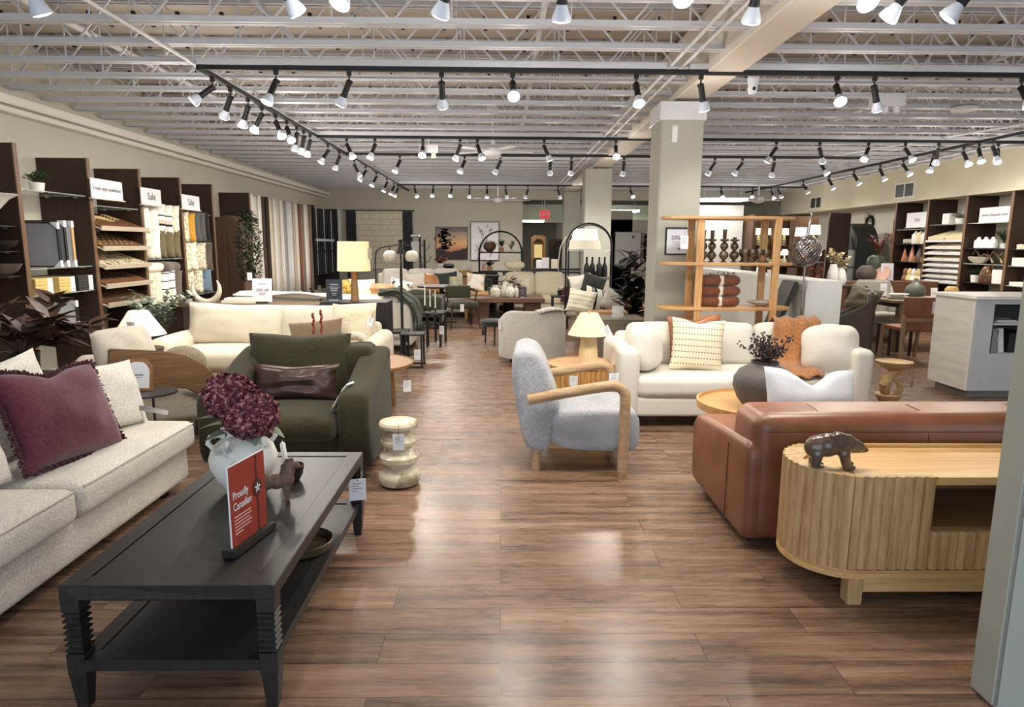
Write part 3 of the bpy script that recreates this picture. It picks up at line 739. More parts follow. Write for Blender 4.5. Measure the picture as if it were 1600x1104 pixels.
# eucalyptus
def bush(name, label, cat, loc, pot, foliage, leafm, n, spread, L, W, seed, potm=CERAMIC, droop=.4, up=.8, stems=9, group=None, zc=0):
    t = thing(name, label, cat, loc, 0, group)
    if pot: MB().lathe([(pot[0]*.8, 0), (pot[0], pot[1]), (pot[0]*.9, pot[1]), (pot[0]*.85, pot[1]*.9), (.0, pot[1]*.88)], 24).build('pot', potm, t)
    r = random.Random(seed); st = MB(); lf = MB(); z0 = pot[1]*.85 if pot else 0
    tips = []
    for i in range(stems):
        a = i*2.4+r.random(); d = Vector((cos(a)*spread[0]*r.uniform(.3, 1), sin(a)*spread[1]*r.uniform(.3, 1), spread[2]*r.uniform(.5, 1)))
        p0 = Vector((0, 0, z0)); p2 = p0+d; p1 = p0+Vector((d.x*.3, d.y*.3, d.z*.65))
        pts = [p0*(1-q)**2+p1*2*q*(1-q)+p2*q*q for q in [k/6 for k in range(7)]]
        st.tube(pts, [.006-.0006*k for k in range(7)], 5); tips.append(pts)
    for i in range(n):
        pts = tips[i % stems]; q = r.uniform(.25, 1)*6; k = min(5, int(q)); p = pts[k].lerp(pts[k+1], q-k)
        ax = (pts[k+1]-pts[k]).normalized(); a = r.random()*6.28
        d = Vector((cos(a), sin(a), r.uniform(-.3, up)))+ax*.5
        lf.leaf(p, d, L*r.uniform(.6, 1.15), W*r.uniform(.7, 1.1), droop*r.uniform(.2, 1), n=3, fold=.2)
    st.build('stem', STEM, t); lf.build(foliage, leafm, t, smooth=60, fix=False)
    return t
EUC = plain('eucalyptus_leaf', (168, 180, 162), .6, var=.25)
p = Vector((-4.12, 0, 0))
bush('potted_eucalyptus', 'grey green eucalyptus bush behind the cone lamp', 'plant', (p.x, 7.9, .0), (.14, .45), 'foliage', EUC, 620, (.44, .36, .6), .095, .058, 4, plain('dark_planter', (50, 48, 46), .7), stems=22)
MAG = plain('magnolia_brown_leaf', (78, 54, 44), .5, var=.35)
t = thing('side_table', 'black metal framed table behind the left front sofa under dark foliage', 'side table', (-3.35, 4.6, 0))
b = MB(); b.box(-.3, .3, -.22, .22, .6, .62)
b.build('top', BLACK, t, smooth=0)
for x in (-.285, .285):
    for y in (-.205, .205): MB().box(x-.012, x+.012, y-.012, y+.012, 0, .6).build('leg', BLACK, t, smooth=0)
bush('branch_arrangement', 'dark brown magnolia branches behind the left front sofa', 'plant', (-3.32, 4.55, .62), (.1, .18), 'foliage', MAG, 135, (.72, .5, .36), .22, .115, 12, MATTE_BLACK, .35, .9, 14)
p = atX(30, 520, -3.75)
bush('branch_arrangement', 'dark brown magnolia branches at the left picture edge', 'plant', (-3.55, 3.85, .0), (.16, .55), 'foliage', MAG, 120, (.6, .5, .5), .23, .115, 13, MATTE_BLACK, .35, .9, 12)

# ---- green armchair
OLV = fabric('olive_chenille', (66, 62, 40), (28, 27, 17), 150, .9, sheen=.12)
t = thing('armchair', 'dark olive green upholstered armchair with brown leather lumbar pillow', 'armchair', (-1.42, 4.6, 0))
wmb(t).rbox(-1.9, -.9, 4.2, 5.05, .06, .3, .04).build('base', OLV, t)
for x0, x1, sx in ((-1.98, -1.77, -1), (-1.07, -.86, 1)):
    a = wmb(t)
    prof = [(4.15, .05), (4.14, .5), (4.17, .58), (4.24, .605), (4.5, .63), (4.78, .72), (5.02, .78), (5.08, .76), (5.08, .05)]
    a.soft(prof, x0, x1, 'x', .05); a.build('armrest', OLV, t)
wmb(t).rbox(-1.88, -.96, 4.82, 5.1, .2, .80, .06).build('backrest', OLV, t)
wmb(t).rbox(-1.765, -1.075, 4.11, 4.86, .28, .44, .06, (0, .012, .03)).build('seat_cushion', OLV, t)
M_ = TR((-1.5, 4.80, .40), rx=-.16)
b = MB(Matrix.Translation(-t.location) @ M_); b.pillow(.76, .5, .24, .04, .03, 14, 3, .03); b.build('back_cushion', OLV, t, smooth=80)
for x in (-1.9, -.94):
    for y in (4.24, 5.0): wmb(t).box(x-.025, x+.025, y-.025, y+.025, 0, .07).build('leg', MATTE_BLACK, t, smooth=0)
LEA = leather('dark_brown_leather', (74, 50, 44), (52, 34, 30), .3)
t = thing('throw_pillow', 'dark brown leather lumbar pillow on the olive armchair', 'pillow', (-1.46, 4.56, .45)); t.rotation_euler = (-.22, 0, .02)
MB().pillow(.62, .27, .17, .1, .04, 14, 21, .07).build('pillow', LEA, t, smooth=80)
MB().tube([(-.27, -.035, .14), (-.12, -.072, .138), (0, -.078, .137), (.12, -.072, .138), (.27, -.035, .14)], .0025, 6).build('seam', MATTE_BLACK, t)
SW = MB(); n = 8; vs = []
for i in range(n+1):
    q = i/n
    for s_ in (-1, 1): vs.append((-1.115+.11*min(1, q*1.6)+.012*s_, 4.3+.055*s_*(1-.3*q), .46+.175*min(1, q*1.7)-(.02*max(0, q-.6))))
SW.add(vs, [(2*i, 2*i+1, 2*i+3, 2*i+2) for i in range(n)])
o = SW.build('care_cloth', fabric('white_cloth', (232, 230, 226), (206, 204, 200), 200), None, smooth=60); md = o.modifiers.new('s', 'SOLIDIFY'); md.thickness = .006; md.offset = 1
tag(o, 'white cloth swatch draped over the right arm of the olive armchair', 'cloth')

# ---- marble stool
MARB = speckle('onyx_marble', (206, 194, 168), (150, 136, 108), 6, .56, .2, .02)
t = thing('side_table', 'stacked pebble shaped marble stool beside the olive armchair', 'stool', (-.665, 4.13, 0))
MB().lathe([(.09, 0), (.125, .012), (.14, .05), (.132, .085), (.1, .11), (.082, .122), (.1, .138), (.127, .165), (.128, .195), (.1, .222), (.074, .238), (.09, .258), (.116, .28), (.118, .3), (.09, .335), (.07, .355), (.09, .372), (.122, .388), (.127, .408), (.118, .424), (.1, .43)], 40).build('body', MARB, t)
price_tag((-.645, 3.995, .425), 'white price tag hanging on the stacked marble stool', .072, .105, (0, 0, 0), .05)
# ---- round coffee table
t = thing('coffee_table', 'round oak coffee table with oval drum base behind the olive armchair', 'coffee table', (-1.36, 6.3, 0))
MB().lathe([(.47, .385), (.5, .395), (.505, .42), (.498, .425), (.488, .415), (0, .414)], 56).build('top', MIDOAK, t)
MB().lathe([(.28, 0), (.285, .01), (.27, .386)], 44, sx=1.15, sy=.8).build('base', wood('mid_oak_vertical', (150, 112, 72), (108, 76, 46), 'z', 3), t)
price_tag((-.89, 6.1, .40), 'white price tag hanging under the round oak coffee table', .075, .11, (0, 0, .4), .12)
p = atY(568, 550, 6.05)
t = thing('tabletop_sign', 'dark brown card sign with white words on the round oak coffee table', 'sign', (p.x, 6.05, .414), .12)
MB().box(-.06, .06, -.03, .03, 0, .03).build('stand', OAK, t, smooth=0)
c_ = MB(TR(rx=-.08)).box(-.078, .078, -.003, .003, .02, .24).build('card', plain('aubergine', (46, 26, 30), .5), t, smooth=0)
lettering("I know\nthat's your\nkind of mood", .027, CARD, c_, (-.066, .0045, .115), (pi/2-.08, 0, 0), 'LEFT')
p = atY(555, 560, 6.35)
t = thing('sculpture', 'ring shaped stone vase behind the dark card sign', 'vase', (p.x, 6.38, .414))
b = MB(); b.tube([(.105*sin(a), 0, .145+.11*cos(a)) for a in [2*pi*i/28 for i in range(28)]], [.03+.014*sin(a+1) for a in [2*pi*i/28 for i in range(28)]], 12, True); b.build('ring', speckle('pale_stone', (206, 196, 178), (160, 148, 128), 30), t)
p = atY(592, 560, 6.15)
bush('potted_succulent', 'small succulent in grey pot on the round oak coffee table', 'plant', (p.x, 6.15, .414), (.058, .1), 'rosette', plain('succulent', (120, 140, 104), .5, var=.2), 70, (.04, .04, .05), .04, .025, 9, plain('concrete', (150, 148, 142), .8), .1, 1.0, 8)
TW = plain('rust_wax', (130, 50, 36), .4)
for k, (x, y0) in enumerate(((485, 488), (502, 483))):
    P = atY(x, 500, 6.35); zt = atY(x, y0, 6.35).z-.414
    t = thing('candle', ['left of two twisted rust coloured candles behind the olive armchair', 'right of two twisted rust coloured candles behind the olive armchair'][k], 'candle', (max(P.x, -1.82), 6.35, .414), 0, 'twisted rust candles')
    MB().lathe([(.04, 0), (.04, .01), (.012, .02), (.012, zt*.45), (.02, zt*.5), (.012, zt*.5)], 16).build('holder', BLACK, t)
    b = MB(); b.tube([(.006*cos(i*.9), .006*sin(i*.9), zt*.5+i*(zt*.5)/20) for i in range(21)], [.014 if i % 3 else .009 for i in range(20)]+[.003], 8); b.build('wax', TW, t)

# ---- cream sofa behind
t = thing('sofa', 'long cream sofa behind the olive armchair with two big back cushions', 'sofa', (-2.45, 7.2, 0))
wmb(t).rbox(-3.6, -1.3, 6.75, 7.7, .07, .27, .04).build('base', CREAM, t)
for x in (-3.45, -2.445): wmb(t).rbox(x, x+1.0, 6.68, 7.45, .25, .44, .06, (0, .012, .02)).build('seat_cushion', CREAM, t)
for x0, x1 in ((-3.66, -3.44), (-1.46, -1.26)): wmb(t).rbox(x0, x1, 6.72, 7.7, .07, .57, .09, (0, 0, .01)).build('armrest', CREAM, t)
wmb(t).rbox(-3.5, -1.4, 7.48, 7.72, .2, .66, .06).build('backrest', CREAM, t)
for k, x in enumerate((-3.5, -2.46)):
    b = MB(Matrix.Translation(-t.location) @ TR((x+.51, 7.36, .42), rx=-.22, ry=.03*(1-2*k))); b.pillow(1.1, .47, .27, .03, .02, 16, k+2, .03); b.build('back_cushion', CREAM, t, smooth=80)
for x in (-3.5, -1.4):
    for y in (6.85, 7.6): wmb(t).box(x-.03, x+.03, y-.03, y+.03, 0, .08).build('leg', MATTE_BLACK, t, smooth=0)
pillow('throw_pillow', 'nubby cream pillow at the right end of the cream sofa', fabric('nubby_cream', (236, 226, 200), (188, 174, 144), 90, 1), (-1.68, 7.22, .44), .5, .46, .18, (-.3, .06, -.1), seed=31)
pillow('throw_pillow', 'taupe brown lumbar pillow on the cream sofa', fabric('taupe_brown', (136, 116, 94), (102, 84, 66), 200), (-1.97, 6.98, .44), .58, .31, .15, (-.3, -.1, .05), seed=32)
price_tag((-1.4, 7.12, .80), 'small white price tag on the corner of the nubby cream pillow', .06, .09, (0, .3, .1), .04)
# console behind the cream sofa
t = thing('console_table', 'long brown wooden console behind the cream sofa', 'console table', (-3.1, 8.12, 0))
wmb(t).box(-4.0, -2.2, 7.9, 8.35, .79, .83).bevel(.004, 1).build('top', wood('console_brown', (112, 90, 66), (78, 60, 44), 'x', 3), t)
for x in (-3.9, -2.3): wmb(t).box(x-.06, x+.06, 7.95, 8.3, 0, .79).build('leg', DARKWOOD, t, smooth=0)
t = thing('cabinet', 'black low cabinet at the right end of the brown console', 'cabinet', (-1.78, 8.12, 0))
wmb(t).box(-2.18, -1.38, 7.9, 8.35, .06, .86).bevel(.004, 1).build('body', plain('black_lacquer', (24, 24, 28), .35), t)
for x in (-2.17, -1.78): wmb(t).box(x+.01, x+.385, 7.888, 7.9, .1, .82).build('door', plain('black_lacquer', (24, 24, 28), .35), t, smooth=0)
wmb(t).box(-2.12, -1.44, 7.94, 8.31, 0, .06).build('plinth', MATTE_BLACK, t, smooth=0)
# ================================================================== CENTRE AND RIGHT FURNITURE
# ---- grey armchair with oak arms
TWD = fabric('grey_tweed', (188, 188, 190), (118, 121, 132), 110, .8, stretch=(1, 1, 2.5))
ASH = wood('pale_ash', (190, 158, 122), (154, 122, 88), 'x', 4, .45, 10)
t = thing('armchair', 'pale grey tweed armchair with bent light oak arms in the centre aisle', 'armchair', (.52, 4.66, 0), -.05)
R0 = MB(TR((-.52, -4.66, 0)))
R0.soft([(.345, .15), (.92, .135), (.97, .19), (.972, .36), (.935, .43), (.84, .445), (.345, .43)], 4.36, 4.96, 'y', .04)
R0.build('seat', TWD, t)
R0 = MB(TR((-.52, -4.66, 0)))
R0.soft([(.2, .14), (.36, .14), (.375, .38), (.425, .45), (.385, .56), (.32, .74), (.26, .83), (.17, .855), (.09, .82), (.085, .68), (.11, .5), (.15, .28)], 4.335, 4.985, 'y', .045)
R0.build('backrest', TWD, t)
for Y0 in (4.275, 5.045):
    b = MB(TR((-.52, -4.66, 0)))
    pts = [Vector((.20, Y0, .525)), Vector((.4, Y0, .567)), Vector((.62, Y0, .608))]
    for k in range(7):
        a = radians(100-15*k+ -2); pts.append(Vector((.765+.085*cos(a), Y0, .545+.085*sin(a))))
    pts += [Vector((.85, Y0, .35)), Vector((.845, Y0, .04)), Vector((.845, Y0, 0))]
    b.tube(pts, [.036]*(len(pts)-2)+[.036, .03], 14)
    b.build('armrest', ASH, t, smooth=60)
    MB(TR((-.52, -4.66, 0))).tube([(.26, Y0+(.1 if Y0 < 4.6 else -.1), .16), (.26, Y0+(.1 if Y0 < 4.6 else -.1), 0)], .032, 14).build('leg', ASH, t)
price_tag((.87, 4.95, .63), 'white price tag hanging from the far arm of the grey tweed armchair', .075, .1, (0, 0, .05), .05)

# ---- fluted round side table with pleated lamp
t = thing('side_table', 'round fluted oak side table holding the small pleated lamp', 'side table', (.73, 5.82, 0))
def flute_ring(r, n, d, m=6):
    return [((r+d*abs(sin(pi*(i % m)/m)))*cos(2*pi*i/(n*m)) if 1 else 0, (r+d*abs(sin(pi*(i % m)/m)))*sin(2*pi*i/(n*m))) for i in range(n*m)]
FLO = wood('fluted_oak', (206, 160, 100), (160, 114, 62), 'z', 2.5, .45)
MB().prism(flute_ring(.3, 40, .013), .02, .492).build('body', FLO, t)
MB().lathe([(.29, .492), (.318, .492), (.32, .51), (.31, .513), (.302, .503), (0, .502)], 48).build('top', OAKX, t)
MB().cyl((0, 0, 0), .27, .02, 40).build('plinth', FLO, t)
price_tag((.62, 5.49, .47), 'white price tag on the fluted oak side table', .07, .09, (0, 0, 0), .02)
lp = thing('table_lamp', 'small lamp with pleated cream shade on the fluted oak side table', 'lamp', (.775, 5.75, .502))
PLE = wood('rattan_cream', (232, 208, 168), (202, 170, 124), 'z', 6, .7)
def pleat(r0, z0, r1, z1, n, d):
    b = MB(); N = n*2
    vs = [((r+(d if i % 2 else 0)*r/.18)*cos(2*pi*i/N) if 0 else (r*(1+(d if i % 2 else 0)))*cos(2*pi*i/N), (r*(1+(d if i % 2 else 0)))*sin(2*pi*i/N), z) for r, z in ((r0, z0), (r1, z1)) for i in range(N)]
    fs = [(i, (i+1) % N, N+(i+1) % N, N+i) for i in range(N)]; fs.append(tuple(N+i for i in range(N)))
    b.add(vs, fs); return b
pleat(.178, .27, .075, .46, 44, .05).build('lamp_shade', plain('pleated_cream', (238, 220, 182), .7, var=.04), lp, smooth=0, fix=False)
pleat(.085, 0, .065, .28, 24, .06).build('base', PLE, lp, smooth=0)
MB().cyl((0, 0, .459), .012, .02, 10).build('finial', OAK, lp)
price_tag((.90, 5.64, .86), 'large white tag hanging on the pleated lampshade', .055, .13, (.0, -.5, .2), .0)

# ---- white sofa
t = thing('sofa', 'white three seat sofa with rust throw and patterned pillows on the right', 'sofa', (2.1, 5.9, 0))
SX0, SX1, SY0, SY1 = 1.0, 3.18, 5.45, 6.36
wmb(t).rbox(SX0+.02, SX1-.02, SY0, SY1, .1, .275, .03).build('base', IVORY, t)
wmb(t).rbox(SX0+.16, SX1-.16, SY0-.03, SY1-.2, .27, .45, .06, (0, .012, .02), 8).build('seat_cushion', IVORY, t)
for x0, x1 in ((SX0, SX0+.18), (SX1-.18, SX1)):
    wmb(t).rbox(x0, x1, SY0-.02, SY1, .1, .685, .055, (.006, .006, .01)).build('armrest', IVORY, t)
wmb(t).rbox(SX0+.1, SX1-.1, SY1-.2, SY1, .25, .74, .06).build('backrest', IVORY, t)
for k in range(3):
    a = SX0+.19+k*.605
    b = MB(Matrix.Translation(-t.location) @ TR((a+.295, SY1-.25, .44), rx=-.16)); b.rbox(-.3, .3, -.09, .09, 0, .39, .07, (0, .04, .015), 6, .008, k+20); b.build('back_cushion', IVORY, t)
for x in (SX0+.1, SX1-.1):
    for y in (SY0+.1, SY1-.1): wmb(t).box(x-.03, x+.03, y-.03, y+.03, 0, .1).build('leg', MATTE_BLACK, t, smooth=0)
p = MB(); p.rbox(-.2, .2, -.1, .1, 0, .38, .09, (.0, .04, .01), 6, .012, 4)
tag(p.build('box_cushion', IVORY, None, (1.30, 5.72, .462), (-.14, .1, radians(62))), 'plump white cushion against the left arm of the white sofa', 'cushion')
DOT = None
def dot_material():
    m, nt, b = _base('dotted_cotton'); v = _coords(nt)
    sp = nt.nodes.new('ShaderNodeSeparateXYZ'); nt.links.new(v, sp.inputs[0])
    def band(o, freq, lo):
        a = nt.nodes.new('ShaderNodeMath'); a.operation = 'MULTIPLY'; a.inputs[1].default_value = freq; nt.links.new(sp.outputs[o], a.inputs[0])
        f = nt.nodes.new('ShaderNodeMath'); f.operation = 'FRACT'; nt.links.new(a.outputs[0], f.inputs[0])
        c = nt.nodes.new('ShaderNodeMath'); c.operation = 'LESS_THAN'; c.inputs[1].default_value = lo; nt.links.new(f.outputs[0], c.inputs[0]); return c.outputs[0]
    k = nt.nodes.new('ShaderNodeMath'); k.operation = 'MULTIPLY'; nt.links.new(band(0, 40, .5), k.inputs[0]); nt.links.new(band(2, 19, .15), k.inputs[1])
    mx = nt.nodes.new('ShaderNodeMix'); mx.data_type = 'RGBA'; nt.links.new(k.outputs[0], mx.inputs[0])
    mx.inputs[6].default_value = lin((232, 220, 192)); mx.inputs[7].default_value = lin((92, 80, 70))
    nt.links.new(mx.outputs[2], b.inputs['Base Color']); b.inputs['Roughness'].default_value = .95; b.inputs['Specular IOR Level'].default_value = .15
    return m
pillow('throw_pillow', 'cream pillow with rows of dark dots on the white sofa', dot_material(), (1.72, 5.68, .462), .47, .46, .15, (-.17, .06, -.06), seed=41, chop=.07)
pillow('throw_pillow', 'tan leather pillow behind the dotted cream pillow', leather('tan_leather_pillow', (168, 108, 74), (132, 80, 52)), (1.80, 5.93, .46), .5, .47, .15, (-.16, -.05, .0), seed=42, chop=.08)
p = MB(); p.rbox(-.23, .23, -.1, .1, 0, .4, .1, (.0, .05, .02), 6, .018, 9)
tag(p.build('box_cushion', IVORY, None, (2.9, 5.66, .462), (-.2, -.08, radians(-34))), 'plump white cushion at the right end of the white sofa', 'cushion')
# rust throw draped over the back cushion
RUST = fabric('rust_knit', (182, 128, 84), (122, 78, 44), 70, 1)
def drape(name, label, m, path, width, seed, amp=.03, th=.012, cat='throw', fringe=None, n=26, k=18):
    """path: polyline the middle of the cloth follows; width vector per point"""
    b = MB(); vs = []; fs = []
    P = [Vector(q) for q in path]
    for i in range(n+1):
        q = i/n*(len(P)-1); a = min(len(P)-2, int(q)); c = P[a].lerp(P[a+1], q-a)
        dn = (P[a+1]-P[a]).normalized()
        wv = Vector(width); nn = dn.cross(wv.normalized()).normalized()
        for j in range(k+1):
            s_ = j/k-.5
            z = noise.noise(Vector((s_*5+seed, q*.7, seed)))*amp+sin(s_*19+q*.6+seed)*amp*.5
            vs.append(c+wv*s_*(1+.15*noise.noise(Vector((q, seed, 0))))+nn*z)
    for i in range(n):
        for j in range(k): fs.append((i*(k+1)+j, i*(k+1)+j+1, (i+1)*(k+1)+j+1, (i+1)*(k+1)+j))
    b.add(vs, fs); o = b.build(name, m, None, smooth=80, fix=False)
    md = o.modifiers.new('t', 'SOLIDIFY'); md.thickness = th; md.offset = 0
    return tag(o, label, cat)
drape('throw_blanket', 'rust orange knitted throw hanging over the white sofa back', RUST,
      [(2.86, 6.42, .6), (2.85, 6.41, .78), (2.82, 6.28, .885), (2.78, 6.08, .87), (2.72, 5.96, .68), (2.66, 5.86, .53), (2.6, 5.72, .5), (2.55, 5.52, .5), (2.53, 5.40, .46)], (.44, .03, 0), 3.3, .02)

# ---- round oak table with dark vase
t = thing('coffee_table', 'round oak table with raised rim holding the charcoal vase', 'coffee table', (1.83, 4.52, 0))
MB().lathe([(.40, .40), (.42, .41), (.425, .465), (.412, .468), (.405, .445), (0, .444)], 56).build('top', OAKX, t)
MB().prism(flute_ring(.26, 36, .012), 0, .405).build('base', FLO, t)
CHA = plain('charcoal_clay', (84, 78, 74), .65, var=.2, bump=.15, scale=8)
p = atY(1193, 600, 4.42)
t = thing('vase', 'large round charcoal clay vase on the round oak table', 'vase', (p.x, 4.42, .446))
MB().lathe([(.11, 0), (.125, .005), (.175, .07), (.205, .15), (.2, .21), (.165, .265), (.1, .3), (.088, .312), (.094, .325), (.082, .325), (.075, .3), (.07, .2)], 44).build('body', CHA, t)
BER = plain('dark_berries', (52, 38, 42), .45, var=.4)
t2 = thing('berry_branches', 'branches of small dark berries in the charcoal vase', 'branches', (p.x, 4.42, .72))
st = MB(); be = MB(); r = random.Random(8)
for i in range(34):
    a = r.random()*6.28; q = r.uniform(.2, 1); e = Vector((cos(a)*.20*q, sin(a)*.17*q, r.uniform(.16, .27)-.05*q))
    pts = [Vector((0, 0, -.1)), Vector((e.x*.2, e.y*.2, .06)), e]
    st.tube(pts, .002, 4)
    for k in range(15):
        c = pts[1].lerp(e, r.uniform(.15, 1))+Vector((r.uniform(-1, 1), r.uniform(-1, 1), r.uniform(-.8, 1)))*.028
        be.ball(c, r.uniform(.005, .009), 6, 4)
st.build('stem', STEM, t2); be.build('berries', BER, t2)['kind'] = 'stuff'

# ---- cognac leather sofa seen from its back
COG = leather('cognac_leather', (142, 92, 64), (112, 68, 46), .36)
SEAM = plain('seam_thread', (84, 50, 36), .5)
t = thing('sofa', 'cognac brown leather sofa seen from behind at the right', 'sofa', (2.7, 3.7, 0))
b = MB(Matrix.Translation(-t.location))
b.soft([(3.165, .04), (3.6, .04), (4.12, .045), (4.14, .3), (4.13, .43), (4.06, .495), (3.6, .54), (3.165, .575)], 1.25, 1.56, 'x', .04, 2, 4, .1)
b.build('armrest', COG, t)
b = MB(Matrix.Translation(-t.location))
b.soft([(3.165, .04), (3.6, .04), (4.12, .045), (4.14, .3), (4.13, .43), (4.06, .495), (3.6, .54), (3.165, .575)], 3.94, 4.25, 'x', .04, 2, 4, .1)
b.build('armrest', COG, t)
bk = wmb(t).rbox(1.285, 4.21, 3.155, 3.52, .045, .715, .075, (.012, .008, .012), 8).build('backrest', COG, t)
sm = MB(Matrix.Translation(-Vector(t.location)))
for x in (1.62, 2.15, 2.68, 3.2): sm.tube([(x, 3.149, .08), (x, 3.147, .4), (x, 3.15, .62), (x, 3.175, .69), (x, 3.25, .724), (x, 3.36, .728)], .0022, 5)
sm.tube([(1.33, 3.152, .634), (2.7, 3.148, .636), (4.1, 3.152, .634)], .0022, 5)
sm.build('seam', SEAM, bk, loc=(0, 0, 0))
sm = MB(Matrix.Translation(-Vector(t.location)))
sm.tube([(1.258, 3.2, .515), (1.258, 3.6, .5), (1.258, 4.05, .45)], .0022, 5); sm.tube([(1.247, 3.45, .06), (1.248, 3.45, .49)], .0022, 5); sm.tube([(1.26, 3.62, .505), (1.32, 3.62, .533), (1.5, 3.62, .533)], .0022, 5)
sm.build('seam', SEAM, t)
wmb(t).rbox(1.54, 3.96, 3.4, 4.08, .06, .42, .07, (0, .01, .02), 8).build('seat', COG, t)
for x in (1.35, 4.15):
    for y in (3.3, 4.0): wmb(t).box(x-.03, x+.03, y-.03, y+.03, 0, .06).build('leg', MATTE_BLACK, t, smooth=0)
pillow('throw_pillow', 'pale blue white pillow with a deep dent on the cognac leather sofa', fabric('pale_linen', (208, 210, 215), (188, 191, 198), 200), (atY(1281, 610, 3.68).x, 3.72, .43), .57, .42, .18, (-.32, .05, .06), seed=51, chop=.24, wr=.03, pinch=.05)

# ---- fluted media console
LO = wood('limed_oak', (206, 172, 126), (158, 120, 76), 'z', 2.4, .45)
LOX = wood('limed_oak_flat', (220, 182, 128), (190, 146, 92), 'x', 2.2, .4)
DARKIN = plain('niche_dark', (58, 44, 34), .6)
t = thing('media_console', 'low oak media console with fluted rounded end at the right', 'media console', (2.2, 2.87, 0))
TX0, TX1, TY0, TY1 = 1.315, 3.3, 2.62, 3.12
rc = (TY1-TY0)/2; cx0 = TX0+rc; cyc = (TY0+TY1)/2; cx1 = TX1-rc
def stadium(g, n=24):
    pts = []
    for i in range(n+1): a = pi/2+pi*i/n; pts.append((cx0+(rc+g)*cos(a), cyc+(rc+g)*sin(a)))
    for i in range(n+1): a = -pi/2+pi*i/n; pts.append((cx1+(rc+g)*cos(a), cyc+(rc+g)*sin(a)))
    return pts
wmb(t).prism(stadium(0), .125, .165).bevel(.008, 2, 50).build('base', LOX, t)
wmb(t).prism(stadium(-.02), .553, .575).build('top', LOX, t)
b = wmb(t); o_, i_ = stadium(-.012), stadium(-.034); n_ = len(o_)
vs = [(x, y, z) for z in (.553, .5905) for (x, y) in o_]+[(x, y, z) for z in (.553, .5905) for (x, y) in i_]
fs = []
for i in range(n_):
    j = (i+1) % n_
    fs += [(i, j, n_+j, n_+i), (2*n_+j, 2*n_+i, 3*n_+i, 3*n_+j), (n_+i, n_+j, 3*n_+j, 3*n_+i), (j, i, 2*n_+i, 2*n_+j)]
b.add(vs, fs); b.build('rim', LOX, t)
def fluted_path(pts, pitch=.041, d=.012):
    """scalloped outline following a polyline, offset outward (to the left of travel)"""
    P = [Vector((a, c)) for a, c in pts]; L = [0]
    for a, c in zip(P, P[1:]): L.append(L[-1]+(c-a).length)
    N = max(1, round(L[-1]/pitch)); out = []
    for i in range(N*6+1):
        s_ = L[-1]*i/(N*6); k = max(j for j in range(len(L)) if L[j] <= s_+1e-9); k = min(k, len(P)-2)
        q = (s_-L[k])/(L[k+1]-L[k]); c = P[k].lerp(P[k+1], q); tn = (P[k+1]-P[k]).normalized(); nr = Vector((-tn.y, tn.x))
        out.append(c-nr*0+nr*d*abs(sin(pi*i/6)))
    return out
def fluted_panel(name, pts, z0, z1, inner, parent):
    b = wmb(parent); out = fluted_path(pts); poly = [(p.x, p.y) for p in out]+inner
    b.prism(poly, z0, z1); return b.build(name, LO, parent, smooth=50)
arc = [(cx0+(rc-.011)*cos(a), cyc+(rc-.011)*sin(a)) for a in [pi*1.5-pi*i/30 for i in range(31)]]
arcp = [(1.50, TY0+.011)]+[p for p in arc if p[0] < 1.5]
fluted_panel('fluted_end', arcp, .165, .592, [(cx0, TY1-.03), (cx0-.18, cyc), (1.50, TY0+.05)], t)
fluted_panel('door', [(1.85, TY0+.011), (1.504, TY0+.011)], .172, .592, [(1.504, TY0+.035), (1.85, TY0+.035)], t)
fluted_panel('drawer', [(2.62, TY0+.011), (1.856, TY0+.011)], .172, .345, [(1.856, TY0+.035), (2.62, TY0+.035)], t)
fluted_panel('door', [(3.05, TY0+.011), (2.64, TY0+.011)], .172, .592, [(2.64, TY0+.035), (3.05, TY0+.035)], t)
wmb(t).box(1.52, 3.05, TY1-.03, TY1-.012, .165, .553).box(1.845, 1.86, TY0+.036, TY1-.03, .165, .553).box(2.62, 2.64, TY0+.036, TY1-.03, .165, .553).box(1.86, 2.62, TY0+.02, TY1-.03, .345, .362).box(1.52, 1.845, TY0+.036, TY0+.05, .165, .553).build('carcass', wood('console_inside', (140, 106, 70), (104, 74, 46), 'x', 2), t, smooth=0)
wmb(t).box(1.852, 2.638, TY0+.004, TY0+.02, .566, .59).build('front_edge', LOX, t, smooth=0)
for x in (1.55, 3.05):
    for y in (2.665, 3.07): wmb(t).box(x-.033, x+.033, y-.033, y+.033, 0, .125).bevel(.004, 1).build('leg', LO, t)
wmb(t).box(1.583, 3.017, 2.64, 2.66, .06, .125).build('rail', LOX, t, smooth=0)
# bear
STW = plain('glazed_stoneware', (92, 74, 62), .15, var=.45, spec=.7, scale=9)
bx = atY(1302, 710, 2.78).x
t = thing('bear_figurine', 'glazed brown stoneware bear standing on the fluted media console', 'figurine', (bx, 2.78, .575), radians(3))
blob('body', [((-.078, 0, .1), .056, (1, .85, .95)), ((-.035, 0, .108), .058, (1.1, .85, .92)), ((.015, 0, .116), .055, (1.1, .85, .95)), ((.055, 0, .112), .046, (1, .85, 1)), ((.085, 0, .105), .038, (1, .85, .95)), ((.108, 0, .098), .032, (1.05, .85, .9)), ((.132, 0, .086), .019, (1.3, .85, .85)), ((.148, 0, .082), .013, (1, 1, .8))]
     +[((x+.004*k*(1 if x > 0 else -.4), y, .075-.015*k), .026-.0015*k, (1, .9, 1.1)) for x, y in ((-.088, -.026), (-.07, .026), (.035, -.026), (.06, .026)) for k in range(5)]+[((x+.024, y, .012), .015, (1.3, 1, .75)) for x, y in ((-.09, -.026), (-.068, .026), (.05, -.026), (.072, .026))], STW, t, .004, (0, 0, 0), smooth=6)
for s_ in (-1, 1): MB().ball((.098, s_*.021, .128), .011, 8, 6, (.6, 1, 1)).build('ear', STW, t)

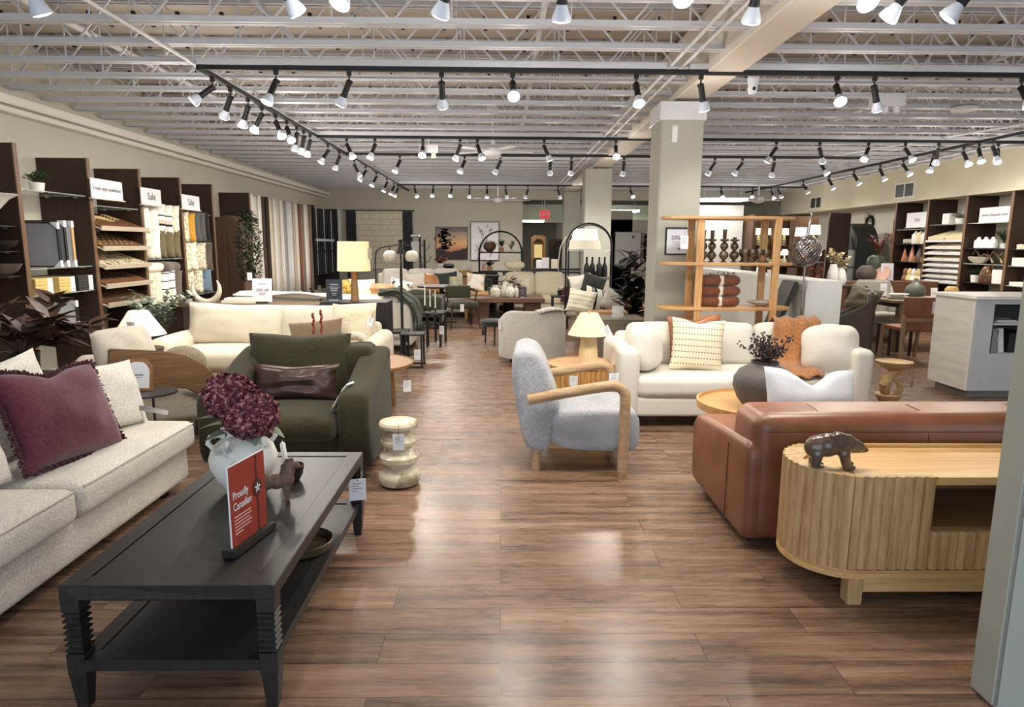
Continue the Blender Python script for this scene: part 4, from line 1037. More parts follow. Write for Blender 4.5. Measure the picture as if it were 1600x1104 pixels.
# ---- sculptural tan stool
TAN = wood('tan_mango_wood', (206, 172, 124), (160, 122, 78), 'x', 4, .5, 6)
t = thing('side_table', 'small sculptural tan wood table with dish top beside the white sofa', 'side table', (3.92, 6.38, 0))
MB().lathe([(.03, .33), (.1, .36), (.165, .41), (.172, .43), (.165, .432), (.15, .42), (0, .405)], 36).build('top', TAN, t)
b = MB(); b.tube([(.0, .03, .07), (-.07, .0, .13), (-.09, -.03, .2), (-.05, -.02, .28), (.03, 0, .34), (.06, .02, .36)], [.02, .045, .055, .05, .045, .05], 12)
b.tube([(.02, 0, .07), (.09, 0, .14), (.07, 0, .22), (0, 0, .25)], [.03, .03, .03, .02], 10); b.build('stem', TAN, t)
MB().lathe([(.07, 0), (.1, .05), (.125, .09), (.115, .1), (.05, .09), (.0, .12)], 28, (-.03, 0, 0)).build('base', TAN, t)
price_tag((4.05, 6.27, .42), 'dark price tag cord and card hanging from the sculptural tan table', .03, .06, (0, 0, 0), .17, wood('tag_kraft', (150, 118, 80), (130, 98, 64)))

# ---- white service counter
LAM = wood('whitewashed_laminate', (222, 219, 210), (196, 192, 182), 'y', 2, .5, 10)
LAMG = plain('counter_grey', (196, 196, 198), .5, var=.03)
t = thing('service_counter', 'white laminate service counter with open cubbies at the right', 'counter', (5.9, 6.9, 0))
b = wmb(t)
poly = [(4.83, 6.66), (4.95, 6.59), (7.6, 6.59), (7.6, 7.24), (4.83, 7.24)]
b.box(4.83, 4.85, 6.6, 7.22, .08, 1.03)
b.build('end_panel', LAM, t, smooth=0)
b = wmb(t)
b.box(4.85, 5.03, 6.6, 6.62, .08, 1.03); b.box(5.03, 7.6, 6.6, 6.62, .08, .47); b.box(5.03, 7.6, 6.6, 6.62, .98, 1.03)
b.box(4.85, 7.6, 7.2, 7.22, .08, 1.03); b.box(5.03, 5.05, 6.62, 7.2, .47, .98); b.box(7.56, 7.6, 6.62, 7.2, .08, 1.03)
b.build('front_panel', LAMG, t, smooth=0)
wmb(t).box(5.05, 7.56, 6.61, 7.2, .45, .47).box(5.05, 7.56, 6.61, 7.2, .765, .785).build('shelf', LAMG, t, smooth=0)
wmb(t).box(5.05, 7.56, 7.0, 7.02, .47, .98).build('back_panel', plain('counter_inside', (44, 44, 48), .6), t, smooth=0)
wmb(t).box(4.80, 7.65, 6.56, 7.25, 1.03, 1.065).bevel(.004, 1).build('worktop', plain('worktop_white', (228, 225, 216), .3, var=.05), t)
wmb(t).box(4.9, 7.55, 6.66, 7.18, 0, .08).build('plinth', plain('plinth_grey', (128, 126, 118), .6), t, smooth=0)
wmb(t).box(4.826, 4.834, 6.598, 6.606, .08, 1.03).build('edge_strip', plain('edge_bright', (240, 238, 232), .3), t, smooth=0)
for k, (x, tilt, h, cname, col, lab) in enumerate(((5.13, .0, .24, 'binder', (150, 148, 144), 'slim grey binder standing at the left of the counter cubby'), (5.21, -.14, .255, 'binder', (226, 226, 224), 'white binder leaning in the counter cubby'),
        (5.33, .05, .2, 'black_box', (30, 30, 34), 'left of two black boxes in the lower counter cubby'), (5.47, 0, .22, 'black_box', (34, 34, 36), 'right of two black boxes in the lower counter cubby'))):
    o = MB().box(-.03 if k < 2 else -.06, .03 if k < 2 else .06, -.12, .12, 0, h).build(cname, plain('%s_%d' % (cname, k), col, .5), None, (x, 6.79, .471), (0, tilt, 0), smooth=0)
    tag(o, lab, 'binder' if k < 2 else 'box')
o = MB().box(-.12, .12, -.12, .12, 0, .012).box(-.1, .11, -.1, .1, .012, .02).build('paper_stack', CARD, None, (5.25, 6.8, .786), smooth=0); tag(o, 'stack of white papers on the upper counter shelf', 'papers')
t = thing('paper_tongs', 'silver tongs lying over the papers in the upper counter cubby', 'tongs', (5.2, 6.76, .808))
for s_ in (-1, 1): MB().tube([(-.1, 0, .05), (-.02, .01*s_, .02), (.12, .02*s_, .012)], .006, 6).build('arm', plain('tong_steel', (170, 170, 172), .3, .9), t)

# ---- oak etagere
t = thing('etagere', 'open light oak display shelf with four posts behind the white sofa', 'shelf unit', (2.28, 6.68, 0))
def oval(x0, x1, y0, y1, n=10, e=3.2):
    cx, cy, a, b_ = (x0+x1)/2, (y0+y1)/2, (x1-x0)/2, (y1-y0)/2; P = []
    for i in range(n*4):
        q = 2*pi*i/(n*4); c, s_ = cos(q), sin(q)
        P.append((cx+a*math.copysign(abs(c)**(2/e), c), cy+b_*math.copysign(abs(s_)**(2/e), s_)))
    return P
EX0, EX1, EY0, EY1 = 1.60, 2.94, 6.48, 6.9
for k, z in enumerate((1.84, 1.39, .945, .5, .12)):
    wmb(t).prism(oval(EX0, EX1, EY0, EY1), z-.03, z).bevel(.006, 2, 50).build('shelf', OAKX, t)
for x in (1.96, 2.72):
    for y in (6.52, 6.86): wmb(t).box(x-.034, x+.034, y-.02, y+.02, 0, 1.83).bevel(.004, 1).build('post', OAK, t)
price_tag((1.80, 6.52, 1.81), 'pale lilac price tag hanging from the top of the oak display shelf', .075, .13, (0, 0, 0), .16)
BRK = fabric('brown_knit', (136, 86, 58), (92, 54, 34), 80, 1)
for k in range(3):
    z = .947+.105*k
    t = thing('folded_blanket', ['bottom', 'middle', 'top'][k]+' brown knitted blanket in the stack on the oak display shelf', 'blanket', (2.2, 6.69, z), .03*(k-1), 'brown knitted blankets on the oak shelf')
    MB().rbox(-.205, .205, -.13, .13, 0, .103, .05, (.012, .012, .0), 6, .012, k+60).build('blanket', BRK, t)
    MB().rbox(-.02, .035, -.136, .136, -.001 if k == 0 else 0, .106, .05, (0, .012, .0), 4).build('paper_band', plain('band_paper', (226, 216, 204), .7), t)
b = MB(); r = random.Random(3)
for i in range(60): b.leaf((r.uniform(-.2, .2), r.uniform(-.12, .12), 0), (r.uniform(-1, 1), r.uniform(-1, .5), r.uniform(.1, .9)), r.uniform(.03, .05), .012, .5, n=2)
tag(b.build('blanket_fringe', BRK, None, (2.2, 6.69, 1.268), smooth=0, fix=False), 'loose brown fringe lying on top of the blanket stack', 'fringe', kind='stuff')
MTL = plain('smoked_bronze', (112, 98, 86), .25, .7)
for k, px in enumerate((1097, 1112, 1120, 1137)):
    X = atY(px, 390, 6.7).x; h = [.42, .42, .43, .33][k]
    X = 2.02+.105*k+(.02 if k == 3 else 0)
    t = thing('candle_holder', '%s bubble shaped bronze glass candle holder on the oak shelf from left' % ORD[k], 'candle holder', (X, 6.62+.06*(k % 2), 1.391), 0, 'bubble candle holders')
    b = MB(); b.lathe([(.03, 0), (.035, .008), (.012, .015), (.042, .05), (.048, .07), (.04, .095), (.016, .115), (.036, .14), (.04, .16), (.034, .18), (.014, .2)], 18)
    b.lathe([(.014, .2), (.045, .215), (.045, .225), (.014, .235), (.018, .245), (.02, h*.72), (.022, h*.75)], 18); b.build('body', MTL, t)
for k in range(6):
    X = 2.44+.07*(k % 4)+.02*(k // 4)
    o = MB().lathe([(.028, 0), (.032, .006), (.01, .02), (.009, .045), (.032, .075), (.036, .1), (.03, .13), (.028, .13), (.03, .1), (.008, .06)], 18).build('wine_glass', MTL, None, (X, 6.6+.14*(k // 4), 1.391))
    tag(o, '%s small smoked goblet from left on the oak shelf' % ORD[k], 'goblet', 'smoked goblets')
o = MB().lathe([(.05, 0), (.055, .008), (.13, .035), (.155, .05), (.15, .054), (.1, .03), (0, .018)], 32).build('dish', plain('grey_dish', (206, 200, 190), .35), None, (2.66, 6.68, .947)); tag(o, 'shallow pale grey dish on the lower oak shelf', 'dish')

# ---- globe lamp and leaning board behind the white sofa
t = thing('floor_lamp', 'floor lamp with twisted silver wire globe beside the oak shelf', 'lamp', (3.12, 6.75, 0))
MB().cyl((0, 0, 0), .14, .02, 30).build('base', plain('lamp_steel', (150, 148, 146), .25, .9), t)
MB().tube([(.0, 0, .02), (0, 0, 1.1)], .012, 8).build('pole', plain('lamp_steel', (150, 148, 146), .25, .9), t)
gz = atY(1248, 392, 6.75).z; gr = .145
b = MB()
for i in range(26):
    a = 2*pi*i/26
    b.tube([(gr*sin(q)*cos(a+q*.9), gr*sin(q)*sin(a+q*.9), gz-gr*cos(q)*1.05) for q in [pi*k/12*.94+.09 for k in range(13)]], .0058, 5)
b.build('wire_globe', plain('silver_wire', (180, 176, 176), .2, .9), t)
MB().ball((0, 0, gz-.02), .03, 14, 10).build('bulb', plain('frosted_white', (226, 220, 210), .4), t)
MB().tube([(.0, 0, 1.1), (0, 0, gz-gr)], .008, 8).build('neck', plain('lamp_steel', (150, 148, 146), .25, .9), t)
MB().tube([(0, 0, gz+gr-.01), (0.01, 0, gz+gr+.12), (.03, 0, gz+gr+.22), (.02, .02, gz+gr+.25)], [.018, .014, .011, .008], 8).build('hook', plain('silver_wire', (180, 176, 176), .2, .9), t)
t = thing('leaning_board', 'dark olive framed board leaning against the white half wall', 'board', (3.02, 6.98, 0)); 
b = MB(); b.M = TR((0, 0, 0), ry=.0)
pa, pb = (2.66, .78), (3.16, 1.26)
MB(Matrix.Translation(-t.location)).prism([(2.70, .02), (2.745, .0), (3.175, 1.17), (3.13, 1.19)], 6.96, 7.30, 'y').bevel(.01, 2).build('board', plain('olive_black', (58, 56, 46), .5), t)
# ================================================================== MIDDLE AND BACK OF THE SHOP
def gsofa(label, loc, rz, w, d, seat, back, m, ncush=2, arm=.62, name='sofa'):
    """sofa facing local -y"""
    t = thing(name, label, 'sofa', loc, rz)
    MB().rbox(-w/2+.03, w/2-.03, -d/2, d/2, .08, seat-.16, .03).build('base', m, t)
    MB().rbox(-w/2+.18, w/2-.18, -d/2-.02, d/2-.2, seat-.17, seat, .05, (0, .01, .02)).build('seat_cushion', m, t)
    for s_ in (-1, 1): MB().rbox(min(s_*w/2, s_*(w/2-.2)), max(s_*w/2, s_*(w/2-.2)), -d/2, d/2, .08, arm, .06, (0, 0, .01)).build('armrest', m, t)
    MB().rbox(-w/2+.1, w/2-.1, d/2-.2, d/2, .1, back-.06, .06).build('backrest', m, t)
    cw = (w-.4)/ncush
    for k in range(ncush):
        M_ = TR((-w/2+.2+cw*(k+.5), d/2-.26, seat-.01), rx=-.17)
        b = MB(M_); b.rbox(-cw/2, cw/2, -.09, .09, 0, back-seat+.04, .07, (0, .03, .015), 5, .008, k); b.build('back_cushion', m, t)
    for x in (-w/2+.1, w/2-.1):
        for y in (-d/2+.1, d/2-.1): MB().box(x-.03, x+.03, y-.03, y+.03, 0, .09).build('leg', MATTE_BLACK, t, smooth=0)
    return t
def table4(name, label, cat, loc, w, d, h, m, th=.03, leg=.03, rz=0, round_=False):
    t = thing(name, label, cat, loc, rz)
    if round_: MB().cyl((0, 0, h-th), w/2, th, 36).build('top', m, t)
    else: MB().box(-w/2, w/2, -d/2, d/2, h-th, h).bevel(.004, 1).build('top', m, t)
    q = .62 if round_ else 1
    for x in (-1, 1):
        for y in (-1, 1): MB().bar((x*(w/2-leg)*q, y*(d/2-leg)*q, h-th), (x*(w/2-leg)*q, y*(d/2-leg)*q, 0), leg, leg, (0, 1, 0)).build('leg', m, t, smooth=0)
    return t
def vase(label, loc, prof, m, cat='vase', name='vase', group=None, n=24):
    return tag(MB().lathe(prof, n).build(name, m, None, loc), label, cat, group)

# ---- left middle
t = table4('side_table', 'taller black nesting side table behind the cream sofa', 'side table', (-1.45, 8.95, 0), .36, .36, .39, MATTE_BLACK)
t = table4('side_table', 'shorter black nesting side table in front of the taller one', 'side table', (-1.14, 8.38, 0), .3, .3, .43, MATTE_BLACK, .02, .022)
MB().box(-.15, .15, -.15, -.13, .0, .02).box(-.15, .15, .13, .15, 0, .02).build('stretcher', MATTE_BLACK, t, smooth=0)
price_tag((-1.06, 8.2, .40), 'white price tag hanging from the shorter black nesting table', .08, .13, (0, 0, .2), .16)
WSO = fabric('off_white_linen', (238, 234, 222), (216, 210, 196), 150)
gsofa('off white sofa with its back to the viewer behind the black cabinet', (-2.65, 10.0, 0), pi, 2.7, .95, .42, .78, WSO, 2, .70)
BLANK = fabric('rumpled_white_linen', (236, 234, 228), (206, 203, 196), 120)
drape('throw_blanket', 'rumpled white throw lying along the back of the off white sofa', BLANK, [(-3.85, 9.62, .815), (-3.4, 9.6, .83), (-2.9, 9.62, .82), (-2.45, 9.6, .80)], (0, .3, .0), 2.1, .05)
drape('throw_blanket', 'dark green fringed throw hanging over the right end of the off white sofa', fabric('forest_throw', (72, 78, 66), (36, 42, 34), 60, 1, stretch=(4, 4, 1)),
      [(-1.78, 9.75, .85), (-1.5, 9.72, .86), (-1.3, 9.7, .72), (-1.22, 9.68, .5), (-1.2, 9.66, .36)], (0, .52, 0), 5.2, .06)
b = MB(); r = random.Random(4)
for i in range(70): b.bar((-1.2+r.uniform(-.03, .03), 9.42+.5*i/70, .4), (-1.2+r.uniform(-.1, .06), 9.4+.52*i/70, .36-r.uniform(.05, .12)), .008, .008)
tag(b.build('throw_fringe', fabric('forest_throw', (72, 78, 66), (36, 42, 34)), None, smooth=0), 'tassel fringe at the low end of the dark green throw', 'fringe', kind='stuff')
CP = [fabric('mustard_bold', (214, 174, 84), (60, 50, 40), 12, .3), fabric('blush_white', (232, 224, 214), (206, 190, 180), 60), leather('apricot_leather', (196, 142, 88), (168, 116, 68)), speckle('black_white_print', (238, 234, 224), (60, 54, 46), 14, .56), fabric('peach_plain', (206, 150, 98), (176, 122, 76), 90)]
for k, (x, y, w, m, lab, rz) in enumerate(((541, 446, .42, 0, 'mustard and black patterned pillow beside the big table lamp', .5), (566, 446, .4, 1, 'blush white pillow behind the big table lamp base', .2), (588, 450, .6, 2, 'apricot leather bolster pillow on the off white sofa', 0), (618, 448, .4, 3, 'black and white print pillow behind the dark lamp post', -.4))):
    P = atY(x, y, 10.25)
    pillow('throw_pillow', lab, CP[m], (P.x, 10.2+.04*k, .66 if k != 2 else .70), w, .36 if k != 2 else .26, .16, (-.2, .1*(k-1), rz), seed=70+k)
# big table lamp
t = thing('table_lamp', 'big table lamp with woven cream drum shade on the black cabinet', 'lamp', (-1.80, 8.1, .862))
SH = fabric('woven_lit_shade', (238, 226, 184), (206, 188, 138), 120, .4, stretch=(1, 1, .15))
nt = SH.node_tree; bb = nt.nodes['Principled BSDF']; bb.inputs['Emission Color'].default_value = lin((255, 232, 176)); bb.inputs['Emission Strength'].default_value = .35
zs0, zs1 = atY(557, 423, 8.1).z-.862, atY(557, 377, 8.1).z-.862
MB().lathe([(.2, zs0), (.185, zs1), (.18, zs1), (.195, zs0)], 40).build('lamp_shade', SH, t)
MB().lathe([(.055, 0), (.05, .02), (.042, zs0*.5), (.034, zs0), (.01, zs0+.02), (.01, zs1-.02)], 20).build('base', MIDOAK, t)
tag(MB().box(-.022, .022, -.001, .001, -.13, 0).build('price_tag', plain('tag_grey', (150, 146, 132), .6), None, (-1.585, 8.02, zs1+.862-.08), smooth=0), 'grey price tag on the right of the woven drum lampshade', 'tag')
# floor lamp with globes
t = thing('floor_lamp', 'black floor lamp with two ribbed glass globes on curved arms', 'lamp', (-1.405, 9.28, 0))
MB().cyl((0, 0, 0), .16, .02, 30).build('base', MATTE_BLACK, t)
MB().lathe([(.018, .02), (.02, 1.15), (.012, 1.28), (.01, 1.5), (.03, 1.52), (.06, 1.42), (.02, 1.55), (.025, 1.585), (.035, 1.61), (.02, 1.63)], 14).build('pole', MATTE_BLACK, t)
GLB = plain('ribbed_glass', (232, 226, 206), .2, var=.06); GLB.node_tree.nodes['Principled BSDF'].inputs['Alpha'].default_value = .8
for s_ in (-1, 1):
    a = MB().tube([(0, 0, 1.53), (s_*.08, 0, 1.54), (s_*.14, 0, 1.53), (s_*.152, 0, 1.5), (s_*.152, 0, 1.46)], .007, 8).build('arm', MATTE_BLACK, t)
    MB().lathe([(.03, .075), (.06, .066), (.088, .03), (.095, -.01), (.085, -.05), (.065, -.075), (.06, -.075), (.08, -.05), (.09, -.01), (.03, .07)], 24, (s_*.152, 0, 1.39)).build('globe', GLB, a)
t = thing('floor_lamp', 'thin black curved arm lamp standing left of the two globe lamp', 'lamp', (-2.2, 11.6, 0))
MB().cyl((0, 0, 0), .14, .02, 24).build('base', MATTE_BLACK, t); MB().tube([(0, 0, .02), (0, 0, 1.3), (.02, 0, 1.43), (.1, 0, 1.49), (.55, 0, 1.58)], .012, 8).build('pole', MATTE_BLACK, t)

# ---- signs and decor on console
def sign(name, label, loc, w, h, face, ink, rz=0, lines=(), rx=-.12, stand=True, cat='sign'):
    t = thing(name, label, cat, loc, rz)
    if stand: MB().box(-w*.3, w*.3, -.03, .03, 0, .02).build('stand', ink, t, smooth=0)
    M_ = TR((0, 0, .015), rx=rx)
    c = MB(M_).box(-w/2, w/2, -.004, .004, 0, h).build('card', face, t, smooth=0)
    b = MB(M_)
    for z, wd, hh in [l for l in lines if not isinstance(l[0], str)]: b.box(-wd/2*w, wd/2*w, -.0052, -.004, h*z, h*z+hh)
    if any(not isinstance(l[0], str) for l in lines): b.build('print', ink, c, smooth=0)
    for l in lines:
        if isinstance(l[0], str):
            p = M_ @ Vector((0, -.006, h*l[1])); lettering(l[0], l[2], ink, c, p, (pi/2+rx, 0, 0))
    return t
LIL = plain('lilac_card', (212, 208, 216), .55, var=.02)
P = atY(412, 466, 8.1)
sign('tabletop_sign', 'white card sign reading 20 percent off on the brown console', (P.x, 8.05, .832), .235, .285, LIL, INK, .05, [('20% off', .5, .05), (.36, .4, .006), (.3, .3, .006), (.75, .4, .006), (.12, .06, .012)])
P = atY(523, 462, 8.1)
NAVY = plain('navy_card', (30, 32, 42), .5)
sign('tabletop_sign', 'dark navy card sign on the left of the black cabinet top', (-2.04, 8.05, .862), .195, .25, NAVY, plain('pale_print', (150, 152, 164), .6), .05, [(.72, .5, .012), (.6, .6, .008), (.52, .5, .008), (.42, .4, .012), (.3, .3, .008), (.22, .3, .008)])
t = thing('sculpture', 'cream crescent shaped sculpture on the brown console', 'sculpture', (-3.62, 8.12, .832), -.1)
b = MB(); n = 22; pts = []; rs = []
for i in range(n+1):
    a = radians(150+ 245*i/n); pts.append((.165*cos(a), 0, .175+.17*sin(a))); rs.append(.006+.034*sin(pi*min(1, max(0, i/n)))**.8)
b.tube(pts, rs, 12); b.build('crescent', plain('aged_cream', (206, 196, 176), .5, var=.1), t); t.scale = (1.05, 1, 1); 
bush('potted_plant', 'low green succulent at the left end of the brown console', 'plant', (-3.84, 8.1, .832), (.06, .05), 'foliage', DARK_LEAF, 90, (.08, .07, .06), .07, .02, 21, CERAMIC, .2, 1.2, 10)
o = MB().box(-.25, .25, -.1, .1, 0, .035).box(-.22, .24, -.09, .09, .035, .06).build('book', plain('pale_book', (222, 216, 200), .6), None, (-3.15, 8.12, .832), (0, 0, .03), smooth=0); tag(o, 'pair of pale books lying on the brown console', 'books')

# ---- candle tables, olive chair
t = table4('side_table', 'small round black side table with three white taper candles', 'side table', (-1.03, 10.0, 0), .36, .36, .53, MATTE_BLACK, .02, .022, 0, True)
t = table4('side_table', 'round black side table beside the olive dining chair', 'side table', (-.98, 10.55, 0), .3, .3, .5, MATTE_BLACK, .02, .022, 0, True)
for k, (x, h) in enumerate(((667, .40), (673, .33), (679, .32))):
    X = atY(x, 470, 9.98).x
    t = thing('candle', '%s white taper candle from left on the round black table' % ORD[k], 'candle', (X-.03+.02*k, 9.98, .53), 0, 'white taper candles')
    MB().lathe([(.035, 0), (.035, .006), (.01, .012), (.01, .1-.02*k), (.016, .11-.02*k)], 14).build('holder', BLACK, t)
    MB().lathe([(.012, .1-.02*k), (.008, h+.02)], 12).build('wax', plain('candle_wax', (236, 232, 222), .5), t)
price_tag((-.9, 9.86, .5), 'white price tag hanging from the table with three candles', .07, .13, (0, 0, 0), .16)
OLV2 = fabric('olive_velvet', (66, 68, 50), (40, 42, 30), 90, .3, .8)
t = thing('dining_chair', 'olive green dining chair with curved dark wood back near the aisle', 'chair', (-.75, 12.35, 0), .35)
MB().rbox(-.27, .27, -.26, .26, .38, .5, .05, (0, 0, .02)).build('seat', OLV2, t)
b = MB(); b.tube([(.31*cos(a), .03+.28*sin(a), .68+.06*max(0, sin(a))) for a in [radians(-15+ 210*i/20) for i in range(21)]], [.022]*21, 8); b.build('backrest', DARKWOOD, t)
MB().rbox(-.25, .25, .2, .27, .55, .78, .03).build('back_pad', OLV2, t)
for x in (-1, 1):
    for y in (-1, 1): MB().tube([(x*.24, y*.22, .42), (x*.28, y*.27, 0)], [.02, .012], 8).build('leg', DARKWOOD, t)
    MB().tube([(x*.25, .0, .42), (x*.3, -.02, .68)], .015, 8).build('arm_post', DARKWOOD, t)
price_tag((-.72, 12.06, .5), 'white price tag on the seat of the olive dining chair', .07, .14, (0, 0, .3), .03)
t = thing('dining_table', 'dark round table behind the olive dining chair', 'table', (-1.2, 13.35, 0))
MB().cyl((0, 0, .7), .5, .03, 40).build('top', DARKWOOD, t); MB().lathe([(.3, 0), (.3, .02), (.06, .05), (.05, .7)], 24).build('pedestal', DARKWOOD, t)
t = thing('mug', 'pale green canister on the dark round table', 'canister', (-.95, 13.1, .731)); MB().lathe([(.085, 0), (.09, .1), (.085, .17), (.078, .17), (.08, .02)], 20).build('body', plain('celadon', (170, 168, 140), .4), t); MB().cyl((0, 0, .17), .088, .02, 20).build('lid', OAK, t)

# ---- brown coffee table
BW = wood('reclaimed_brown', (118, 84, 62), (76, 52, 38), 'x', 2.5, .45)
t = thing('coffee_table', 'large brown wooden coffee table in the middle of the shop', 'coffee table', (.1, 13.4, 0))
wmb(t).box(-.62, .85, 12.75, 13.95, .44, .52).bevel(.008, 1).build('top', BW, t)
for x in (-.4, .62): wmb(t).box(x-.16, x+.16, 12.9, 13.8, 0, .44).build('leg', BW, t, smooth=0)
SMG = plain('mercury_glass', (206, 202, 186), .2, var=.35, scale=20)
for k, (x, w, h) in enumerate(((774, .11, .24), (789, .1, .3), (797, .11, .27), (806, .06, .22))):
    X = atY(x, 460, 13.2).x
    vase('%s mercury glass vase from left on the large brown coffee table' % ORD[k], (X, 13.1+.1*(k % 2), .521), [(w*.6, 0), (w, .06), (w*.95, .15), (w*.5, h*.8), (w*.6, h), (w*.5, h), (w*.4, h*.8)], SMG, group='mercury glass vases')
P = atY(815, 465, 13.0)
sign('tabletop_sign', 'small dark sign at the right end of the large brown coffee table', (P.x+.02, 12.95, .521), .15, .2, plain('aubergine', (46, 26, 30), .5), plain('pale_print', (150, 152, 164), .6), 0, [(.7, .5, .008), (.5, .6, .008), (.3, .4, .008)])
# ---- sofa facing us
gsofa('cream two seat sofa facing the viewer behind the brown coffee table', (.75, 14.7, 0), 0, 1.7, .9, .45, .92, fabric('ecru', (226, 216, 192), (196, 184, 158), 120), 2, .6)
pillow('throw_pillow', 'pale cream pillow on the left of the cream two seat sofa', CREAM, (.42, 14.3, .45), .45, .42, .15, (-.2, 0, .05), seed=81)
drape('throw_blanket', 'burgundy throw over the right arm of the cream two seat sofa', fabric('burgundy_throw', (110, 46, 48), (66, 26, 30), 90), [(1.5, 14.5, .64), (1.45, 14.3, .645), (1.42, 14.2, .58), (1.4, 14.16, .35)], (.24, .05, 0), 8.1, .02)
t = table4('side_table', 'square black frame side table right of the cream two seat sofa', 'side table', (1.12, 12.55, 0), .34, .34, .6, MATTE_BLACK)
bush('flower_bouquet', 'small white flowers and grey leaves on the black frame side table', 'flowers', (1.12, 12.55, .60), (.05, .1), 'foliage', plain('grey_white_petals', (190, 186, 180), .7, var=.3), 60, (.12, .1, .06), .05, .04, 31, BLACK, .2, .8, 8)
# ---- ottoman
t = thing('ottoman', 'low round charcoal stool left of the grey swivel chair', 'stool', (-.08, 10.3, 0))
MB().lathe([(.24, .3), (.26, .32), (.26, .37), (.24, .385), (0, .385)], 32).build('seat', fabric('charcoal_felt', (52, 54, 52), (32, 34, 33)), t)
for k in range(3): a = .4+k*2.1; MB().tube([(.2*cos(a), .2*sin(a), .31), (.22*cos(a), .22*sin(a), 0)], .012, 8).build('leg', MATTE_BLACK, t)
price_tag((-.27, 10.08, .33), 'black price tag hanging from the low charcoal stool', .06, .13, (0, 0, 0), .03, MATTE_BLACK)
# ---- swivel chair
SWF = fabric('grey_chenille', (196, 190, 180), (158, 152, 142), 90, .8)
t = thing('swivel_chair', 'grey barrel swivel chair with its curved back to the viewer', 'chair', (.42, 8.86, 0), .12)
b = MB(); n = 26; P_ = []
for i in range(n+1):
    a = radians(200+ -0 + 0) if 0 else radians(-200+ 220*i/n); P_.append((cos(a), sin(a)))
zt_ = lambda i: .50+.2*min(1, sin(pi*i/n)*1.4)
outer = [(.455*c, .455*s_) for c, s_ in P_]; inner = [(.345*c, .345*s_) for c, s_ in P_]
vs = []; fs = []
for i in range(n+1):
    for (x, y), zz in ((outer[i], .07), (outer[i], zt_(i)-.03), ((outer[i][0]*.94, outer[i][1]*.94), zt_(i)), ((inner[i][0]*1.06, inner[i][1]*1.06), zt_(i)), (inner[i], zt_(i)-.03), (inner[i], .07)): vs.append((x, y, zz))
for i in range(n):
    for k in range(6): fs.append((i*6+k, (i+1)*6+k, (i+1)*6+(k+1) % 6, i*6+(k+1) % 6))
fs += [tuple(range(6)), tuple(n*6+k for k in range(5, -1, -1))]
b.add(vs, fs); b.build('barrel_back', SWF, t, smooth=60)
MB().lathe([(.36, .1), (.37, .36), (.33, .42), (0, .43)], 36).build('seat_cushion', SWF, t)
MB().cyl((0, 0, 0), .3, .08, 32).build('base', MATTE_BLACK, t)
drape('throw_blanket', 'chunky white knitted throw over the top of the grey barrel chair', fabric('chunky_white', (232, 228, 218), (170, 164, 152), 45, 1), [(.47, 8.41, .70), (.6, 8.46, .725), (.72, 8.56, .725), (.80, 8.70, .70)], (-.1, .14, 0), 9.4, .03)
price_tag((-.02, 8.68, .58), 'white price tag on the left side of the grey barrel chair', .06, .14, (0, 0, -.9), .0)

# ---- tan leather sofa with pillows
TANL = leather('camel_leather', (190, 140, 96), (160, 112, 72))
gsofa('camel leather sofa with striped pillows beside the tall dark plant', (1.72, 10.3, 0), radians(90+180), 1.3, .95, .42, .74, TANL, 2, .6)
STR1 = stripes('fine_stripes', [(0, (232, 224, 200)), (.86, (70, 66, 60)), (.93, (232, 224, 200))], 'z', 15)
STR2 = stripes('black_bands', [(0, (234, 230, 220)), (.3, (36, 36, 38)), (.42, (234, 230, 220)), (.5, (36, 36, 38)), (.8, (234, 230, 220))], 'x', 5.5)
GRP = fabric('warm_grey_linen', (196, 188, 178), (160, 152, 142), 120); CHP = fabric('charcoal_linen', (66, 70, 68), (44, 46, 46), 120)
for x, y, Y, w, m, lab, rot in ((904, 487, 9.75, .42, STR1, 'cream pillow with thin black stripes on the camel sofa', (-.3, .15, -.3)), (930, 484, 9.85, .42, STR2, 'white pillow with bold black bands on the camel sofa', (-.2, .25, .4)),
        (955, 486, 9.8, .46, GRP, 'warm grey pillow at the right of the camel sofa', (-.3, .5, .3)), (922, 462, 10.15, .38, CHP, 'charcoal pillow behind the striped pillows on the camel sofa', (-.2, .3, .1)), (912, 462, 10.3, .36, WSO, 'white pillow behind the charcoal pillow on the camel sofa', (-.2, -.2, 0))):
    P = atY(x, y, Y); pillow('throw_pillow', lab, m, (P.x, Y, P.z-.02), w, .36, .14, rot, seed=int(x))
GRC = wood('grey_wash_wood', (134, 122, 106), (106, 96, 84), 'x', 3, .5)
t = thing('cabinet', 'grey washed square cabinet holding a glass jar behind the pleated lamp', 'cabinet', (1.6, 8.6, 0))
wmb(t).box(1.30, 1.86, 8.3, 8.95, .04, .62).bevel(.005, 1).build('body', GRC, t); wmb(t).box(1.35, 1.81, 8.34, 8.9, 0, .04).build('plinth', DARKWOOD, t, smooth=0)
wmb(t).box(1.31, 1.575, 8.285, 8.3, .07, .59).build('door', GRC, t, smooth=0); wmb(t).box(1.585, 1.85, 8.285, 8.3, .07, .59).build('door', GRC, t, smooth=0)
vase('clear ribbed glass jar on the grey washed cabinet', (1.51, 8.45, .621), [(.07, 0), (.078, .01), (.078, .15), (.07, .16), (.066, .16), (.072, .15), (.072, .015), (0, .012)], GLASS, 'jar', 'glass_jar')
# rubber plant
RUB = plain('rubber_leaf', (17, 22, 17), .5, var=.3, spec=.3)
t = bush('rubber_plant', 'tall dark rubber plant left of the first column', 'plant', (1.88, 9.2, 0), (.2, .36), 'foliage', RUB, 84, (.3, .3, 1.15), .33, .16, 17, plain('black_pot', (28, 28, 28), .5), .35, .7, 7)
